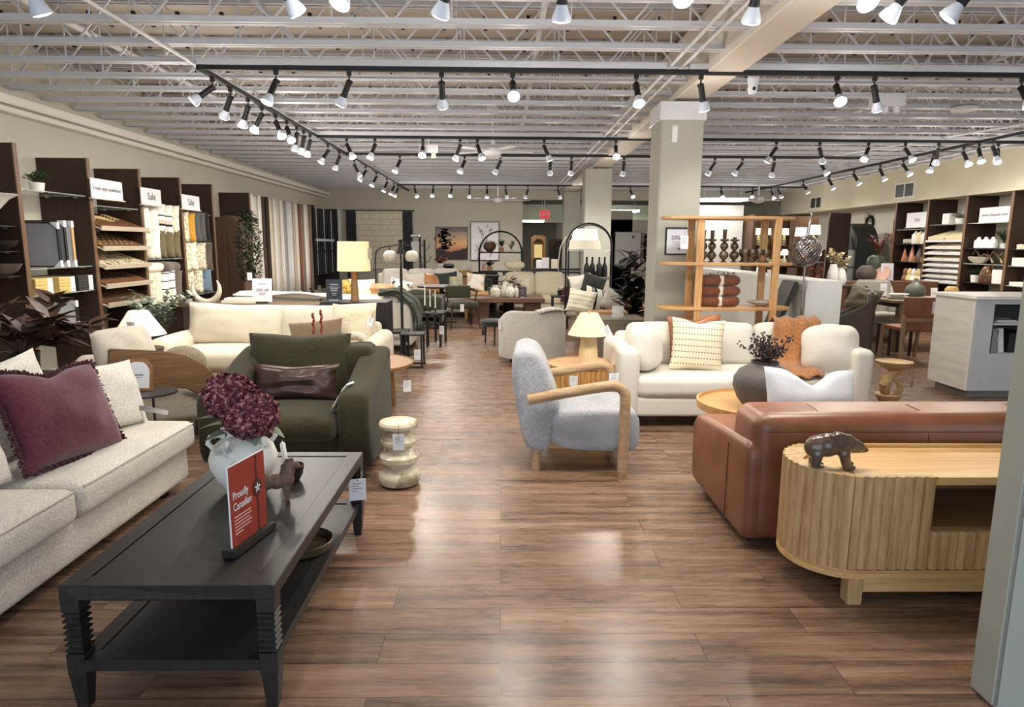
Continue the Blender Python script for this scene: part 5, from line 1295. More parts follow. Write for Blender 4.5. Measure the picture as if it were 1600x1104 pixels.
# ---- arched metal etageres
def etagere_arch(label, loc, w, d, h, shelves, rz=0):
    t = thing('etagere', label, 'shelf unit', loc, rz)
    for y in (-d/2, d/2):
        pts = [(-w/2, y, 0), (-w/2, y, h-w/2)]+[(w/2*cos(a), y, h-w/2+w/2*sin(a)) for a in [pi-pi*i/16 for i in range(1, 16)]]+[(w/2, y, h-w/2), (w/2, y, 0)]
        MB().tube(pts, .016, 8).build('frame', MATTE_BLACK, t)
    for z, m in shelves: MB().box(-w/2, w/2, -d/2, d/2, z-.03, z).build('shelf', m, t, smooth=0)
    return t
etagere_arch('black arched metal shelf with plants in front of the back wall', (-.02, 15.6, 0), 1.0, .36, 1.86, [(1.39, MATTE_BLACK), (.95, MATTE_BLACK), (.5, MATTE_BLACK), (.12, MATTE_BLACK)])
etagere_arch('tall black arched shelf with bottles between the columns', (1.56, 11.75, 0), .78, .75, 1.92, [(1.0, GRC), (.35, GRC), (1.48, glass('shelf_glass', (220, 232, 226), .05, .25))], radians(-9))
for px, lab, Y in ((765, 'round brown wooden vase on the top of the black arched shelf', 15.6),):
    vase(lab, (atY(px, 385, Y).x, Y, 1.39), [(.06, 0), (.14, .07), (.155, .14), (.12, .22), (.05, .25), (.04, .25)], wood('turned_brown', (112, 82, 58), (78, 54, 38), 'z', 5))
bush('potted_plant', 'spiky dark green plant in tan pot on the black arched shelf', 'plant', (atY(784, 385, 15.6).x, 15.6, 1.39), (.055, .1), 'foliage', DARK_LEAF, 60, (.06, .06, .14), .13, .02, 41, plain('terracotta_tan', (186, 140, 96), .7), .1, 1.4, 8)
bush('potted_plant', 'grey green sprig plant at the right of the black arched shelf top', 'plant', (atY(799, 385, 15.6).x, 15.6, 1.39), (.04, .06), 'foliage', EUC, 70, (.12, .08, .24), .07, .035, 42, CERAMIC, .3, .8, 9)
bush('potted_plant', 'dense dark grass in tan pot on the middle of the black arched shelf', 'plant', (atY(765, 415, 15.6).x, 15.6, .95), (.075, .1), 'foliage', DARK_LEAF, 110, (.1, .08, .1), .12, .02, 43, plain('terracotta_tan', (186, 140, 96), .7), .1, 1.5, 12)
t = vase('pink and white bottle left of the grass pot on the black arched shelf', (-.42, 15.6, .95), [(.04, 0), (.045, .1), (.015, .17), (.014, .25), (.02, .27)], plain('rose_bottle', (206, 150, 140), .3, var=.2), 'bottle', 'bottle')
bush('flower_bouquet', 'grey green foliage behind the white oval bowl', 'plant', (.3, 14.98, .96), (.05, .05), 'foliage', EUC, 120, (.3, .1, .22), .08, .04, 44, CERAMIC, .3, .6, 10)
t = thing('console_table', 'narrow dark table behind the cream two seat sofa with burgundy flowers', 'console table', (.55, 15.27, 0))
wmb(t).box(.02, 1.9, 15.24, 15.5, .91, .95).build('top', MATTE_BLACK, t, smooth=0)
for x in (.06, 1.86): wmb(t).box(x-.02, x+.02, 15.26, 15.48, 0, .91).build('leg', MATTE_BLACK, t, smooth=0)
tag(MB().ball((0, 0, 0), .2, 24, 14, (1.15, .7, .55)).build('decor_stone', plain('pebble_white', (222, 214, 186), .5, var=.08), None, (atY(800, 405, 15.1).x+.06, 14.93, 1.10)), 'large smooth white stone form above the burgundy branches', 'ornament')
bush('branch_arrangement', 'deep burgundy branches in a tall vase left of the cream two seat sofa', 'branches', (atY(795, 440, 13.9).x, 14.05, 0), (.13, .42), 'foliage', plain('oxblood_leaf', (86, 30, 34), .6, var=.35), 210, (.32, .2, .56), .17, .05, 45, MATTE_BLACK, .4, .5, 16)
# bottles on tall arch
for k, px in enumerate((913, 919, 925, 931)):
    X = 1.5+.11*k
    vase('%s black bottle from left on the tall black arched shelf' % ORD[k], (X, 11.62+.08*(k % 2), 1.001), [(.045, 0), (.05, .01), (.05, .17+.02*(k % 3)), (.018, .25), (.016, .34), (.022, .35)], MATTE_BLACK, 'bottle', 'bottle', 'black bottles on the arched shelf', 14)
o = MB().box(-.16, .16, -.1, .1, 0, .09).build('wooden_box', wood('tea_box', (130, 96, 66), (96, 68, 46), 'x', 4), None, (1.72, 11.95, 1.001), smooth=0); tag(o, 'flat brown wooden box on the tall black arched shelf', 'box')
t = thing('pendant_lamp', 'white stacked drum lampshade inside the tall black arched shelf', 'lamp', (1.5, 11.95, 1.481))
MB().lathe([(.24, .16), (.21, .36), (.2, .36), (.23, .16)], 36).build('lamp_shade', fabric('shade_white', (236, 232, 220), (222, 216, 202)), t); MB().lathe([(.29, .0), (.27, .16), (.0, .165)], 36).build('lower_shade', fabric('shade_beige', (206, 198, 182), (190, 182, 166)), t)
# ---- back wall
def picture(label, Y, px0, py0, px1, py1, fm, cm, name='framed_picture', th=.03, fw=.03, paint=None):
    a, b_ = atY(px0, py0, Y), atY(px1, py1, Y); w, h = b_.x-a.x, a.z-b_.z
    t = thing(name, label, 'picture', ((a.x+b_.x)/2, Y, b_.z))
    b = MB(); b.box(-w/2, w/2, -th, 0, 0, fw).box(-w/2, w/2, -th, 0, h-fw, h).box(-w/2, -w/2+fw, -th, 0, fw, h-fw).box(w/2-fw, w/2, -th, 0, fw, h-fw); b.build('frame', fm, t, smooth=0)
    c = MB().box(-w/2+fw, w/2-fw, -th*.6, 0, fw, h-fw).build('canvas', cm, t, smooth=0)
    return t, c, w, h, -th*.6
def sunset_material():
    m, nt, b = _base('sunset_canvas'); v = _coords(nt)
    sp = nt.nodes.new('ShaderNodeSeparateXYZ'); nt.links.new(v, sp.inputs[0])
    a = nt.nodes.new('ShaderNodeMath'); a.operation = 'MULTIPLY_ADD'; a.inputs[1].default_value = .25
    nt.links.new(_noise(nt, _coords(nt, (1, 1, 5)), 3, 4), a.inputs[0]); nt.links.new(sp.outputs[2], a.inputs[2])
    nt.links.new(_ramp(nt, a.outputs[0], [(.1, lin((52, 46, 46))), (.34, lin((70, 58, 58))), (.42, lin((206, 146, 116))), (.6, lin((222, 178, 128))), (.85, lin((176, 150, 132))), (1, lin((112, 108, 112)))]), b.inputs['Base Color'])
    b.inputs['Roughness'].default_value = .8; return m
t, c, w, h, y0 = picture('landscape painting of a dark tree against an orange sunset on the back wall', 19.69, 681, 354, 731, 405, DARKWOOD, sunset_material(), 'painting', .04, .012)
DK = plain('paint_dark', (58, 50, 52), .8, var=.2); b = MB(); r = random.Random(5)
b.M = TR((0, y0-.004, 0))
for i in range(150):
    q = r.random(); x = -.2+r.gauss(0, .13)*(1-abs(q-.45)); z = .3+.58*q
    s_ = r.uniform(.02, .05); b.prism([(x-s_, z-s_*.5), (x+s_, z-s_*.4), (x+s_*.5, z+s_*.6), (x-s_*.6, z+s_*.5)], -.002, .001, 'y')
b.box(-.21, -.19, -.002, .001, .1, .8); b.build('painted_tree', DK, c, smooth=0)['kind'] = 'stuff'
b = MB(TR((0, y0-.004, 0))); hill = [(-w/2+.015, .02), (w/2-.015, .02), (w/2-.015, .38), (w/2-.08, .3), (w/2-.14, .33), (.2, .24), (.1, .26), (0, .19), (-.1, .2), (-.25, .28), (-w/2+.015, .3)]
b.prism(hill, -.001, .001, 'y'); b.build('painted_hill', DK, c, smooth=0)
t, c, w, h, y0 = picture('tall white framed print of fine plant stems beside the sunset painting', 19.69, 735, 346, 780, 407, MATTE_BLACK, CARD, 'framed_print', .04, .018)
b = MB(TR((0, y0-.003, 0))); r = random.Random(6)
for cx, cz, hh in ((-.02, .62, .42), (-.2, .2, .3), (.16, .3, .35)):
    for i in range(9):
        a = radians(r.uniform(50, 130)); L = hh*r.uniform(.5, 1); e = (cx+L*cos(a), cz+L*sin(a)); b.bar((cx, 0, cz-.2), (e[0], 0, e[1]), .004, .004)
        for q in range(5): x = e[0]+r.uniform(-.04, .04); z = e[1]+r.uniform(-.08, .03); b.prism([(x-.012, z), (x, z-.018), (x+.012, z), (x, z+.018)], -.001, .001, 'y')
b.build('drawn_stems', plain('pencil_grey', (120, 116, 110), .8), c, smooth=0)['kind'] = 'stuff'
# window with woven shade and dark curtains
struct(MB().box(-4.3, -2.84, 19.66, 19.7, .75, 2.5).build('window_1', plain('window_bright', (214, 214, 206), .6), smooth=0))
def woven():
    m, nt, b = _base('bamboo_weave'); v = _coords(nt)
    br = nt.nodes.new('ShaderNodeTexBrick'); nt.links.new(_coords(nt, (1, 1, 1)), br.inputs['Vector']); 
    mp = nt.nodes.new('ShaderNodeMapping'); mp.inputs['Rotation'].default_value = (pi/2, 0, 0); nt.links.new(v, mp.inputs[0]); nt.links.new(mp.outputs[0], br.inputs['Vector'])
    br.inputs['Scale'].default_value = 1; br.inputs['Brick Width'].default_value = .07; br.inputs['Row Height'].default_value = .16; br.inputs['Mortar Size'].default_value = .008
    br.inputs['Color1'].default_value = lin((234, 228, 208)); br.inputs['Color2'].default_value = lin((222, 214, 190)); br.inputs['Mortar'].default_value = lin((190, 180, 152))
    nt.links.new(br.outputs[0], b.inputs['Base Color']); b.inputs['Roughness'].default_value = .85; return m
t = thing('roman_shade', 'cream woven bamboo shade hanging in the back wall window', 'window shade', (-3.57, 19.6, .83))
MB().box(-.69, .69, -.01, .01, 0, 1.66).build('shade', woven(), t, smooth=0); MB().box(-.7, .7, -.02, .03, 1.62, 1.68).build('head_rail', plain('shade_rail', (206, 196, 168), .6), t, smooth=0)
def curtain(label, x0, x1, y, z0, z1, m, folds=6, amp=.03, group=None, along='x', seed=0):
    b = MB(); n = folds*6; vs = []
    for i in range(n+1):
        q = i/n; o = amp*sin(2*pi*folds*q)
        for k in range(5):
            z = z0+(z1-z0)*k/4; f = 1+.25*noise.noise(Vector((q*5, k*.6, seed)))
            p = x0+(x1-x0)*q
            vs.append((p, y+o*f, z) if along == 'x' else (y+o*f, p, z))
    b.add(vs, [(i*5+k, (i+1)*5+k, (i+1)*5+k+1, i*5+k+1) for i in range(n) for k in range(4)])
    cx, cy = ((x0+x1)/2, y) if along == 'x' else (y, (x0+x1)/2)
    b2 = b; 
    bmesh.ops.translate(b.bm, vec=(-cx, -cy, 0), verts=b.bm.verts)
    o = b.build('curtain', m, None, (cx, cy, 0), smooth=80, fix=False); s_ = o.modifiers.new('t', 'SOLIDIFY'); s_.thickness = .006
    return tag(o, label, 'curtain', group)
SLATE = fabric('slate_curtain', (62, 66, 74), (42, 45, 52), 120)
curtain('dark slate curtain left of the back wall window', -4.52, -4.24, 19.56, .1, 2.5, SLATE, 4); curtain('dark slate curtain right of the back wall window', -2.88, -2.6, 19.56, .1, 2.5, SLATE, 4)
tag(MB().tube([(-4.62, 19.56, 2.52), (-2.52, 19.56, 2.52)], .014, 8).build('curtain_rod', MATTE_BLACK, None), 'black curtain rod over the back wall window', 'curtain rod')
# tower shelf, coat rack
t = thing('etagere', 'slim black open tower shelf with white boxes near the back window', 'shelf unit', (-2.22, 17.2, 0))
for x in (-.12, .12):
    for y in (-.12, .12): MB().box(x-.012, x+.012, y-.012, y+.012, 0, 1.74).build('post', MATTE_BLACK, t, smooth=0)
for z in (.3, .85, 1.3, 1.73): MB().box(-.13, .13, -.13, .13, z, z+.015).build('shelf', MATTE_BLACK, t, smooth=0)
for k, z in enumerate((1.316, 1.746)):
    o = MB().box(-.1, .1, -.1, .1, 0, .3 if k == 0 else .05).build('white_box', CARD, None, (-2.22, 17.2, z), smooth=0); tag(o, ['tall white box inside the slim black tower shelf', 'flat white box on top of the slim black tower shelf'][k], 'box')
t = thing('coat_rack', 'black tree shaped coat rack right of the slim tower shelf', 'coat rack', (-1.85, 16.0, 0))
MB().cyl((0, 0, 0), .2, .02, 24).build('base', MATTE_BLACK, t); MB().lathe([(.03, .02), (.025, 1.66)], 12).build('pole', MATTE_BLACK, t)
for k in range(8): a = k*2.2; z = .8+.1*k; MB().tube([(0, 0, z), (.1*cos(a), .1*sin(a), z+.05), (.16*cos(a), .16*sin(a), z+.17)], .009, 6).build('hook', MATTE_BLACK, t)
# furniture line under the paintings
gsofa('white sofa with orange and black pillows in front of the back wall', (-1.75, 14.6, 0), radians(12), 2.1, .9, .5, .98, IVORY, 3, .6)
pillow('throw_pillow', 'orange tan leather pillow on the white sofa near the back wall', leather('orange_tan', (196, 136, 84), (164, 108, 62)), (atY(675, 440, 14.1).x, 14.12, .52), .42, .42, .14, (-.3, .15, .3), seed=91)
pillow('throw_pillow', 'black square pillow on the white sofa near the back wall', CHP, (atY(699, 440, 14.1).x, 14.2, .52), .5, .46, .15, (-.25, -.1, .1), seed=92)
pillow('throw_pillow', 'blush white pillow left on the white sofa near the back wall', CP[1], (atY(650, 440, 14.1).x, 14.05, .52), .45, .42, .15, (-.25, 0, .2), seed=93)
gsofa('dark olive sofa with its low back toward the aisle', (-1.64, 12.45, 0), pi, 1.1, .8, .42, .68, OLV2, 1, .6, 'loveseat')
t = thing('sideboard', 'black sideboard under the paintings on the back wall', 'sideboard', (-1.0, 17.6, 0))
wmb(t).box(-2.0, -.1, 17.4, 17.85, .1, .84).build('body', plain('black_lacquer', (24, 24, 28), .35), t, smooth=0)
for k in range(3): wmb(t).box(-1.98+.63*k, -1.38+.63*k, 17.385, 17.4, .13, .81).build('door', plain('black_lacquer', (24, 24, 28), .35), t, smooth=0)
for x in (-1.9, -.2): wmb(t).box(x-.03, x+.03, 17.45, 17.8, 0, .1).build('leg', BLACK, t, smooth=0)
bush('potted_plant', 'rust red plant in white ribbed pot on the black sideboard', 'plant', (atY(688, 415, 17.6).x, 17.6, .84), (.12, .22), 'foliage', plain('rust_leaf', (140, 66, 42), .6, var=.3), 80, (.22, .12, .16), .16, .05, 51, CERAMIC, .4, .6, 9)
vase('low black bowl on a pedestal on the black sideboard', (atY(701, 415, 17.6).x, 17.6, .84), [(.16, 0), (.03, .04), (.12, .1), (.16, .16), (.14, .2), (.1, .21)], MATTE_BLACK, 'bowl', 'bowl')
sign('tabletop_sign', 'small white card sign below the fine stem print', (atY(731, 412, 16.4).x, 16.4, .8), .22, .25, CARD, GREY_INK, 0, [(.6, .6, .012), (.4, .5, .012), (.25, .3, .012)])
t = thing('dining_chair', 'dining chair with square caramel back below the sunset painting', 'chair', (atY(720, 430, 16.0).x, 16.0, 0))
MB().rbox(-.24, .24, -.24, .24, .42, .5, .03).build('seat', MATTE_BLACK, t); MB().rbox(-.24, .24, .2, .25, .55, .95, .025).build('backrest', wood('caramel', (196, 150, 92), (170, 124, 70), 'x', 3), t)
for x in (-.2, .2):
    for y in (-.2, .21): MB().box(x-.018, x+.018, y-.018, y+.018, 0, .6 if y > 0 else .42).build('leg', MATTE_BLACK, t, smooth=0)
table4('dining_table', 'dark dining table carrying the small white card sign', 'table', (-.7, 16.5, 0), 1.3, .7, .8, MATTE_BLACK, .03, .05)
pillow('throw_pillow', 'white and tan pillow beside the dark round table', speckle('white_tan', (232, 226, 212), (196, 150, 108), 3, .55), (atY(739, 450, 13.6).x+.03, 13.95, .58), .4, .38, .15, (-.2, .1, .2), seed=95)
gsofa('small charcoal armchair left of the burgundy branches', (-.39, 14.95, 0), 0, .56, .7, .45, .85, CHP, 1, .6, 'loveseat')
t = thing('storage_bench', 'pale wooden bench under the white and tan pillow', 'bench', (-.52, 13.98, 0)); MB().box(-.25, .25, -.2, .2, .5, .57).build('seat', OAKX, t, smooth=0)
for x in (-.22, .22): MB().box(x-.03, x+.03, -.18, .18, 0, .5).build('leg', OAK, t, smooth=0)
# passage on the right of the back wall
t = thing('cabinet', 'arched light wood display cabinet in the back passage', 'cabinet', (1.2, 21.6, 0))
b = MB(); b.box(-.23, -.17, -.2, .2, 0, 1.86).box(.17, .23, -.2, .2, 0, 1.86).box(-.23, .23, -.2, .2, 1.82, 1.86).box(-.23, .23, -.2, .2, .0, .08); b.build('frame', OAK, t, smooth=0)
b = MB(); b.prism([(-.17, 1.82), (-.17, 1.55)]+[(-.17+.17*(1-cos(a)), 1.55+.2*sin(a)) for a in [pi*i/12 for i in range(13)]]+[(.17, 1.82)], -.2, -.17, 'y'); b.build('arch_trim', OAK, t)
for z in (.5, 1.12): MB().box(-.17, .17, -.18, .2, z, z+.03).build('shelf', OAK, t, smooth=0)
MB().box(-.17, .17, .18, .2, .08, 1.82).build('back_panel', plain('cabinet_back', (120, 112, 92), .7), t, smooth=0)
o = MB().box(-.13, .13, -.1, .1, 0, .42).build('lantern', glow('amber_panel', (236, 208, 140), .5), None, (1.19, 21.55, 1.151), smooth=0); tag(o, 'glowing cream paper lantern inside the arched wood cabinet', 'lantern')
t = thing('cabinet', 'dark cabinet with round mirror right of the arched wood cabinet', 'cabinet', (1.85, 21.9, 0)); MB().box(-.28, .28, -.2, .2, 0, 1.75).build('body', DARKWOOD, t, smooth=0); MB().tube([(.13*cos(a), -.22, 1.45+.2*sin(a)) for a in [2*pi*i/20 for i in range(20)]], .02, 8, True).build('mirror_ring', BLACK, t)
struct(MB().box(.62, XR, 22.6, 22.8, 2.3, 2.9).build('wall_soffit', plain('soffit_green', (178, 184, 160), .8), smooth=0))
t = thing('exit_sign', 'red exit sign hanging near the passage at the back', 'sign', (atY(851, 335, 20.4).x, 20.4, atY(851, 342, 20.4).z))
MB().box(-.16, .16, -.025, .025, 0, .27).build('housing', CARD, t, smooth=0); MB().box(-.15, .15, -.03, -.025, .012, .258).build('face', glow('exit_red', (206, 60, 66), .6), t, smooth=0)
MB().box(-.01, .01, -.01, .01, .27, 3.68-t.location.z).build('hanger', CARD, t, smooth=0)
lettering('EXIT', .15, CARD, t, (0, -.032, .135))
t = thing('ceiling_light', 'bright rectangular light panel in the back passage', 'light', (1.0, 21.4, 2.28)); MB().box(-.36, .36, -.12, .12, 0, .05).build('diffuser', glow('panel_white', (250, 252, 255), 16), t, smooth=0); MB().box(-.38, .38, -.14, .14, .05, .08).build('frame', CARD, t, smooth=0)
for x in (-.3, .3): MB().box(x-.008, x+.008, -.008, .008, .08, 1.4).build('hanger', CARD, t, smooth=0)
t = thing('table', 'white table with lamps and boxes in the back passage', 'table', (1.6, 18.6, 0)); MB().box(-.75, .75, -.3, .3, .86, .9).build('top', MATTE_BLACK, t, smooth=0)
for x in (-.7, .7): MB().box(x-.02, x+.02, -.28, .28, 0, .86).build('leg', MATTE_BLACK, t, smooth=0)
for k, (px, w, h, m, lab) in enumerate(((842, .16, .24, CARD, 'white cylinder box on the black table by the passage'), (852, .2, .3, LIL, 'lilac card sign on the black table by the passage'), (866, .18, .26, CREAM, 'cream box on the black table by the passage'))):
    o = MB().box(-w/2, w/2, -.08, .08, 0, h).bevel(.01, 1).build('display_box', m, None, (atY(px, 425, 18.6).x, 18.6, .901), smooth=0); tag(o, lab, 'box')
t = thing('floor_lamp', 'thin white arc floor lamp near the third column', 'lamp', (1.55, 18.0, 0)); MB().cyl((0, 0, 0), .15, .02, 24).build('base', CARD, t)
MB().tube([(0, 0, .02), (0, 0, 1.1), (.05, 0, 1.5), (.18, 0, 1.75), (.36, 0, 1.85), (.5, 0, 1.8)], .012, 8).build('pole', plain('pole_white', (224, 220, 206), .4), t); MB().lathe([(.12, -.12), (.04, .02), (.03, .02), (.11, -.12)], 20, (.5, 0, 1.8)).build('lamp_shade', CARD, t)
# partition art
struct(MB().box(3.35, 5.4, 20.6, 20.75, 0, 2.34).build('wall_display', plain('display_white', (214, 210, 196), .8, var=.03), smooth=0))
t, c, w, h, y0 = picture('large white framed canvas with one leaf behind the first column', 20.59, 961, 362, 1000, 416, plain('thin_frame', (150, 146, 138), .5), CARD, 'framed_print', .04, .015)
MB(TR((w*.18, y0-.003, h*.86))).prism([(-.05, .04), (0, -.04), (.05, -.05), (.03, .02)], -.001, .001, 'y').build('drawn_leaf', MATTE_BLACK, c, smooth=0)
t, c, w, h, y0 = picture('black and white striped painting partly hidden by the first column', 20.59, 1002, 365, 1030, 408, MATTE_BLACK, stripes('zebra', [(0, (34, 28, 30)), (.5, (224, 220, 214)), (.62, (34, 28, 30)), (.8, (190, 170, 160))], 'x', 4, wob=1.6), 'framed_print', .04, .01)
t, c, w, h, y0 = picture('framed sign reading 20 percent off on the front of the first column', 7.118, 1040, 355, 1082, 398, MATTE_BLACK, plain('ice_card', (218, 222, 234), .5, var=.02), 'framed_sign', .02, .014)
lettering('20% off', .06, INK, c, (0, y0-.002, h*.62)); MB(TR((0, y0-.001, 0))).box(-.08, .08, -.001, 0, h*.46, h*.475).box(-.05, .05, -.001, 0, h*.38, h*.392).box(-.015, .015, -.001, 0, h*.18, h*.24).build('print', GREY_INK, c, smooth=0)
# white half wall and its flowers
struct(MB().box(3.2, 3.58, 6.85, 10.6, 0, 1.2).bevel(.006, 1).build('wall_half', plain('half_wall_white', (226, 226, 220), .6, var=.03)))
t = thing('ceiling_light', 'bright light panel glimpsed between the second and first columns', 'light', (3.9, 21.6, 2.62)); MB().box(-.5, .5, -.3, .3, 0, .05).build('diffuser', glow('panel_white', (250, 252, 255), 16), t, smooth=0); MB().box(-.52, .52, -.32, .32, .05, .08).build('frame', CARD, t, smooth=0)
for x in (-.4, .4): MB().box(x-.008, x+.008, -.008, .008, .08, 1.06).build('hanger', CARD, t, smooth=0)
t = thing('ceiling_light', 'added light panel hidden in the far back room to brighten it', 'light', (3.6, 24.6, 2.7)); MB().box(-.6, .6, -.3, .3, 0, .05).build('diffuser', glow('panel_white', (250, 252, 255), 16), t, smooth=0); MB().box(-.62, .62, -.32, .32, .05, .08).build('frame', CARD, t, smooth=0)  # added panel out of sight behind the soffit, lifts the dark far room
for x in (-.4, .4): MB().box(x-.008, x+.008, -.008, .008, .08, .98).build('hanger', CARD, t, smooth=0)
# ---- ceiling things
def fan(label, loc, r_=.62, a0=.2, drop=.55):
    t = thing('ceiling_fan', label, 'ceiling fan', loc)
    MB().cyl((0, 0, .0), .02, drop, 10).build('rod', CARD, t); MB().lathe([(.05, drop-.1), (.09, drop-.02), (.09, drop)], 20).build('canopy', CARD, t)
    MB().lathe([(.06, -.02), (.13, -.06), (.15, -.12), (.11, -.17), (.03, -.19)], 24).build('motor', CARD, t)
    for k in range(5):
        a = a0+k*2*pi/5; b = MB(TR((0, 0, -.11), rz=a)); b.prism([(.13, -.03), (r_*.5, -.06), (r_, -.065), (r_+.02, 0), (r_, .065), (r_*.5, .06), (.13, .03)], 0, .01); b.build('blade', CARD, t, smooth=0)
    return t
fan('white ceiling fan hanging over the centre aisle', (-.14, 10.4, 3.06)); fan('white ceiling fan near the back wall with pull cords', (-.1, 18.6, 2.88), .9, .2, .7); fan('white ceiling fan over the back right of the shop', (6.3, 16.4, 2.78), .62, .4, .8)
P = atY(1388, 140, 7.25)
t = thing('emergency_light', 'white emergency light box with two heads under the right ceiling', 'light', (P.x, 7.25, 3.02)); MB().box(-.17, .17, -.05, .05, 0, .13).build('housing', CARD, t, smooth=0)
for s_ in (-1, 1): MB().lathe([(.03, 0), (.035, -.06), (.02, -.07)], 14, (s_*.06+.05, 0, -.0)).build('lamp_head', CARD, t)
t = thing('emergency_light', 'pair of small emergency lights hanging on the middle track', 'light', (atY(670, 255, 9.77).x, 9.77, 2.85)); MB().box(-.13, .13, -.04, .04, 0, .1).build('housing', CARD, t, smooth=0)
for s_ in (-1, 1): MB().lathe([(.03, 0), (.035, -.06), (.02, -.07)], 14, (s_*.07, 0, -.01)).build('lamp_head', plain('warm_lens', (226, 214, 190), .3), t)
MB().box(-.01, .01, -.01, .01, .1, .2).build('hanger', CARD, t, smooth=0)
t = thing('access_point', 'flat round white device with dark rim under the right joists', 'device', (5.3, 7.78, 3.1)); MB().lathe([(.13, .0), (.14, .015), (.13, .035)], 30).build('body', CARD, t); MB().lathe([(.12, .035), (.12, .045)], 24).build('rim', MATTE_BLACK, t)
P = atZ(1190, 128, 3.1)
t = thing('security_camera', 'white bulbous camera hanging beside the beam', 'camera', (2.3, 6.3, 3.02)); MB().lathe([(.05, .1), (.05, .02), (.04, -.01), (.045, -.05), (.03, -.09), (.005, -.1)], 18).build('dome', CARD, t); MB().ball((0, -.035, -.05), .018, 10, 8).build('eye', MATTE_BLACK, t)
# ================================================================== LEFT WALL DISPLAYS
DXF, DXB = -4.65, -5.198
def zX(x, y, X=DXF): return atX(x, y, X).z
DIVY = [5.45, 6.53, 7.65, 8.71, 9.79, 10.85]
DIVL = ['beside the white horn vase at the left picture edge', 'between the horn vase and the framed art', 'between the framed art and the doormats', 'between the doormats and the first pillow bay',
        'between the two pillow bays', 'at the far end of the second pillow bay']
def divider(label, x0, x1, y, z1, edge_front, th=.05):
    t = thing('shelf_divider', label, 'shelf divider', ((x0+x1)/2, y, 0), 0, 'dark wood shelf dividers')
    MB(Matrix.Translation(-t.location)).box(x0, x1, y, y+th, 0, z1).build('board', DARKWOOD, t, smooth=0)
    a, b = (x1, x1+.012) if edge_front > 0 else (x0-.012, x0)
    MB(Matrix.Translation(-t.location)).box(a, b, y-.002, y+th+.002, 0, z1+.002).build('edge_strip', EDGEWOOD, t, smooth=0)
    return t
for y, l in zip(DIVY, DIVL): divider('dark wood divider '+l, DXB, DXF, y, 2.48, 1)
divider('tall dark wood board at the front end of the curtain display', DXB, DXF, 12.44, 2.47, 1)
SHG = glass('shelf_glass_left', (206, 220, 210), .05, .35)
def shelf_left(label, y0, y1, z, m=SHG, x1=DXF-.03, g='shelves on the left wall'):
    t = thing('wall_shelf', label, 'shelf', ((DXB+x1)/2, (y0+y1)/2, z), 0, g)
    MB().box(-(x1-DXB)/2, (x1-DXB)/2, -(y1-y0)/2+.002, (y1-y0)/2-.002, -.012, 0).build('board', m, t, smooth=0)
    for s_ in (-.3, .3): MB().box(s_*(x1-DXB)-.015, s_*(x1-DXB)+.015, (y1-y0)/2-.035, (y1-y0)/2-.003, -.03, -.012).build('bracket', plain('nickel', (170, 168, 160), .3, .8), t, smooth=0)
# bay with the horn vase
Y0, Y1 = 5.50, 6.53
for k, z in enumerate((zX(10, 352), zX(10, 392), zX(10, 432))): shelf_left('%s dark shelf from top behind the leftmost divider' % ORD[k], Y0, Y1, z, MATTE_BLACK)
vase('white fluted horn shaped bowl on the top shelf at the left picture edge', (-4.72, 6.24, zX(10, 352)), [(.05, 0), (.05, .02), (.02, .05), (.05, .1), (.17, .24), (.24, .28), (.235, .285), (.16, .25), (.04, .12)], CERAMIC, 'bowl', 'bowl')
vase('dark shallow bowl on the middle shelf at the left picture edge', (-4.72, 6.3, zX(10, 392)), [(.06, 0), (.15, .06), (.17, .1), (.16, .1), (.05, .03)], MATTE_BLACK, 'bowl', 'bowl')
vase('silver rimmed dark bowl on the lower shelf at the left picture edge', (-4.72, 6.3, zX(10, 432)), [(.06, 0), (.14, .05), (.18, .12), (.17, .12), (.05, .03)], plain('pewter', (120, 118, 116), .3, .7), 'bowl', 'bowl')
# bay with frames
Y0, Y1 = 6.58, 7.65
zs = [2.07, 1.29, 1.02]
for k, z in enumerate(zs): shelf_left('%s glass shelf from top in the framed art bay' % ORD[k], Y0, Y1, z)
P = atX(50, 297, -4.95)
t = thing('glass_dome', 'glass cloche with white stem on the top shelf of the framed art bay', 'vase', (-5.0, 6.95, 2.071))
MB().lathe([(.1, 0), (.1, .02), (.02, .03), (.015, .17), (.03, .18)], 18).build('stand', CERAMIC, t); MB().lathe([(.09, .02), (.09, .2), (.07, .22), (.0, .225)], 20).build('cloche', GLASS, t)
bush('potted_plant', 'bushy green plant in white pot on the top shelf of the framed art bay', 'plant', (-4.92, 7.22, 2.071), (.075, .1), 'foliage', GREEN_LEAF, 170, (.13, .13, .13), .08, .022, 61, CERAMIC, .3, 1.1, 14)
def lean_frame(label, x0, x1, y, z0, h, fm, cm, lean=.0, corners=True, grp='framed art stacked on the left wall', fw=.012):
    t = thing('framed_print', label, 'picture', ((x0+x1)/2, y, z0), 0, grp); t.rotation_euler = (-lean, 0, 0)
    w = x1-x0
    b = MB(); b.box(-w/2, w/2, 0, .035, 0, fw).box(-w/2, w/2, 0, .035, h-fw, h).box(-w/2, -w/2+fw, 0, .035, fw, h-fw).box(w/2-fw, w/2, 0, .035, fw, h-fw); b.build('frame', fm, t, smooth=0)
    MB().box(-w/2+fw, w/2-fw, .006, .03, fw, h-fw).build('print', cm, t, smooth=0)
    if corners:
        for sx in (-1, 1):
            for zc, sz in ((0, 1), (h, -1)):
                b = MB(); b.prism([(sx*w/2, zc), (sx*(w/2-.07), zc), (sx*w/2, zc+sz*.07)], -.004, .037, 'y')
                b.box(min(sx*w/2, sx*(w/2+.004)), max(sx*w/2, sx*(w/2+.004)), -.004, .037, min(zc, zc+sz*.07), max(zc, zc+sz*.07))
                b.build('corner_guard', CARD, t, smooth=0)
    return t
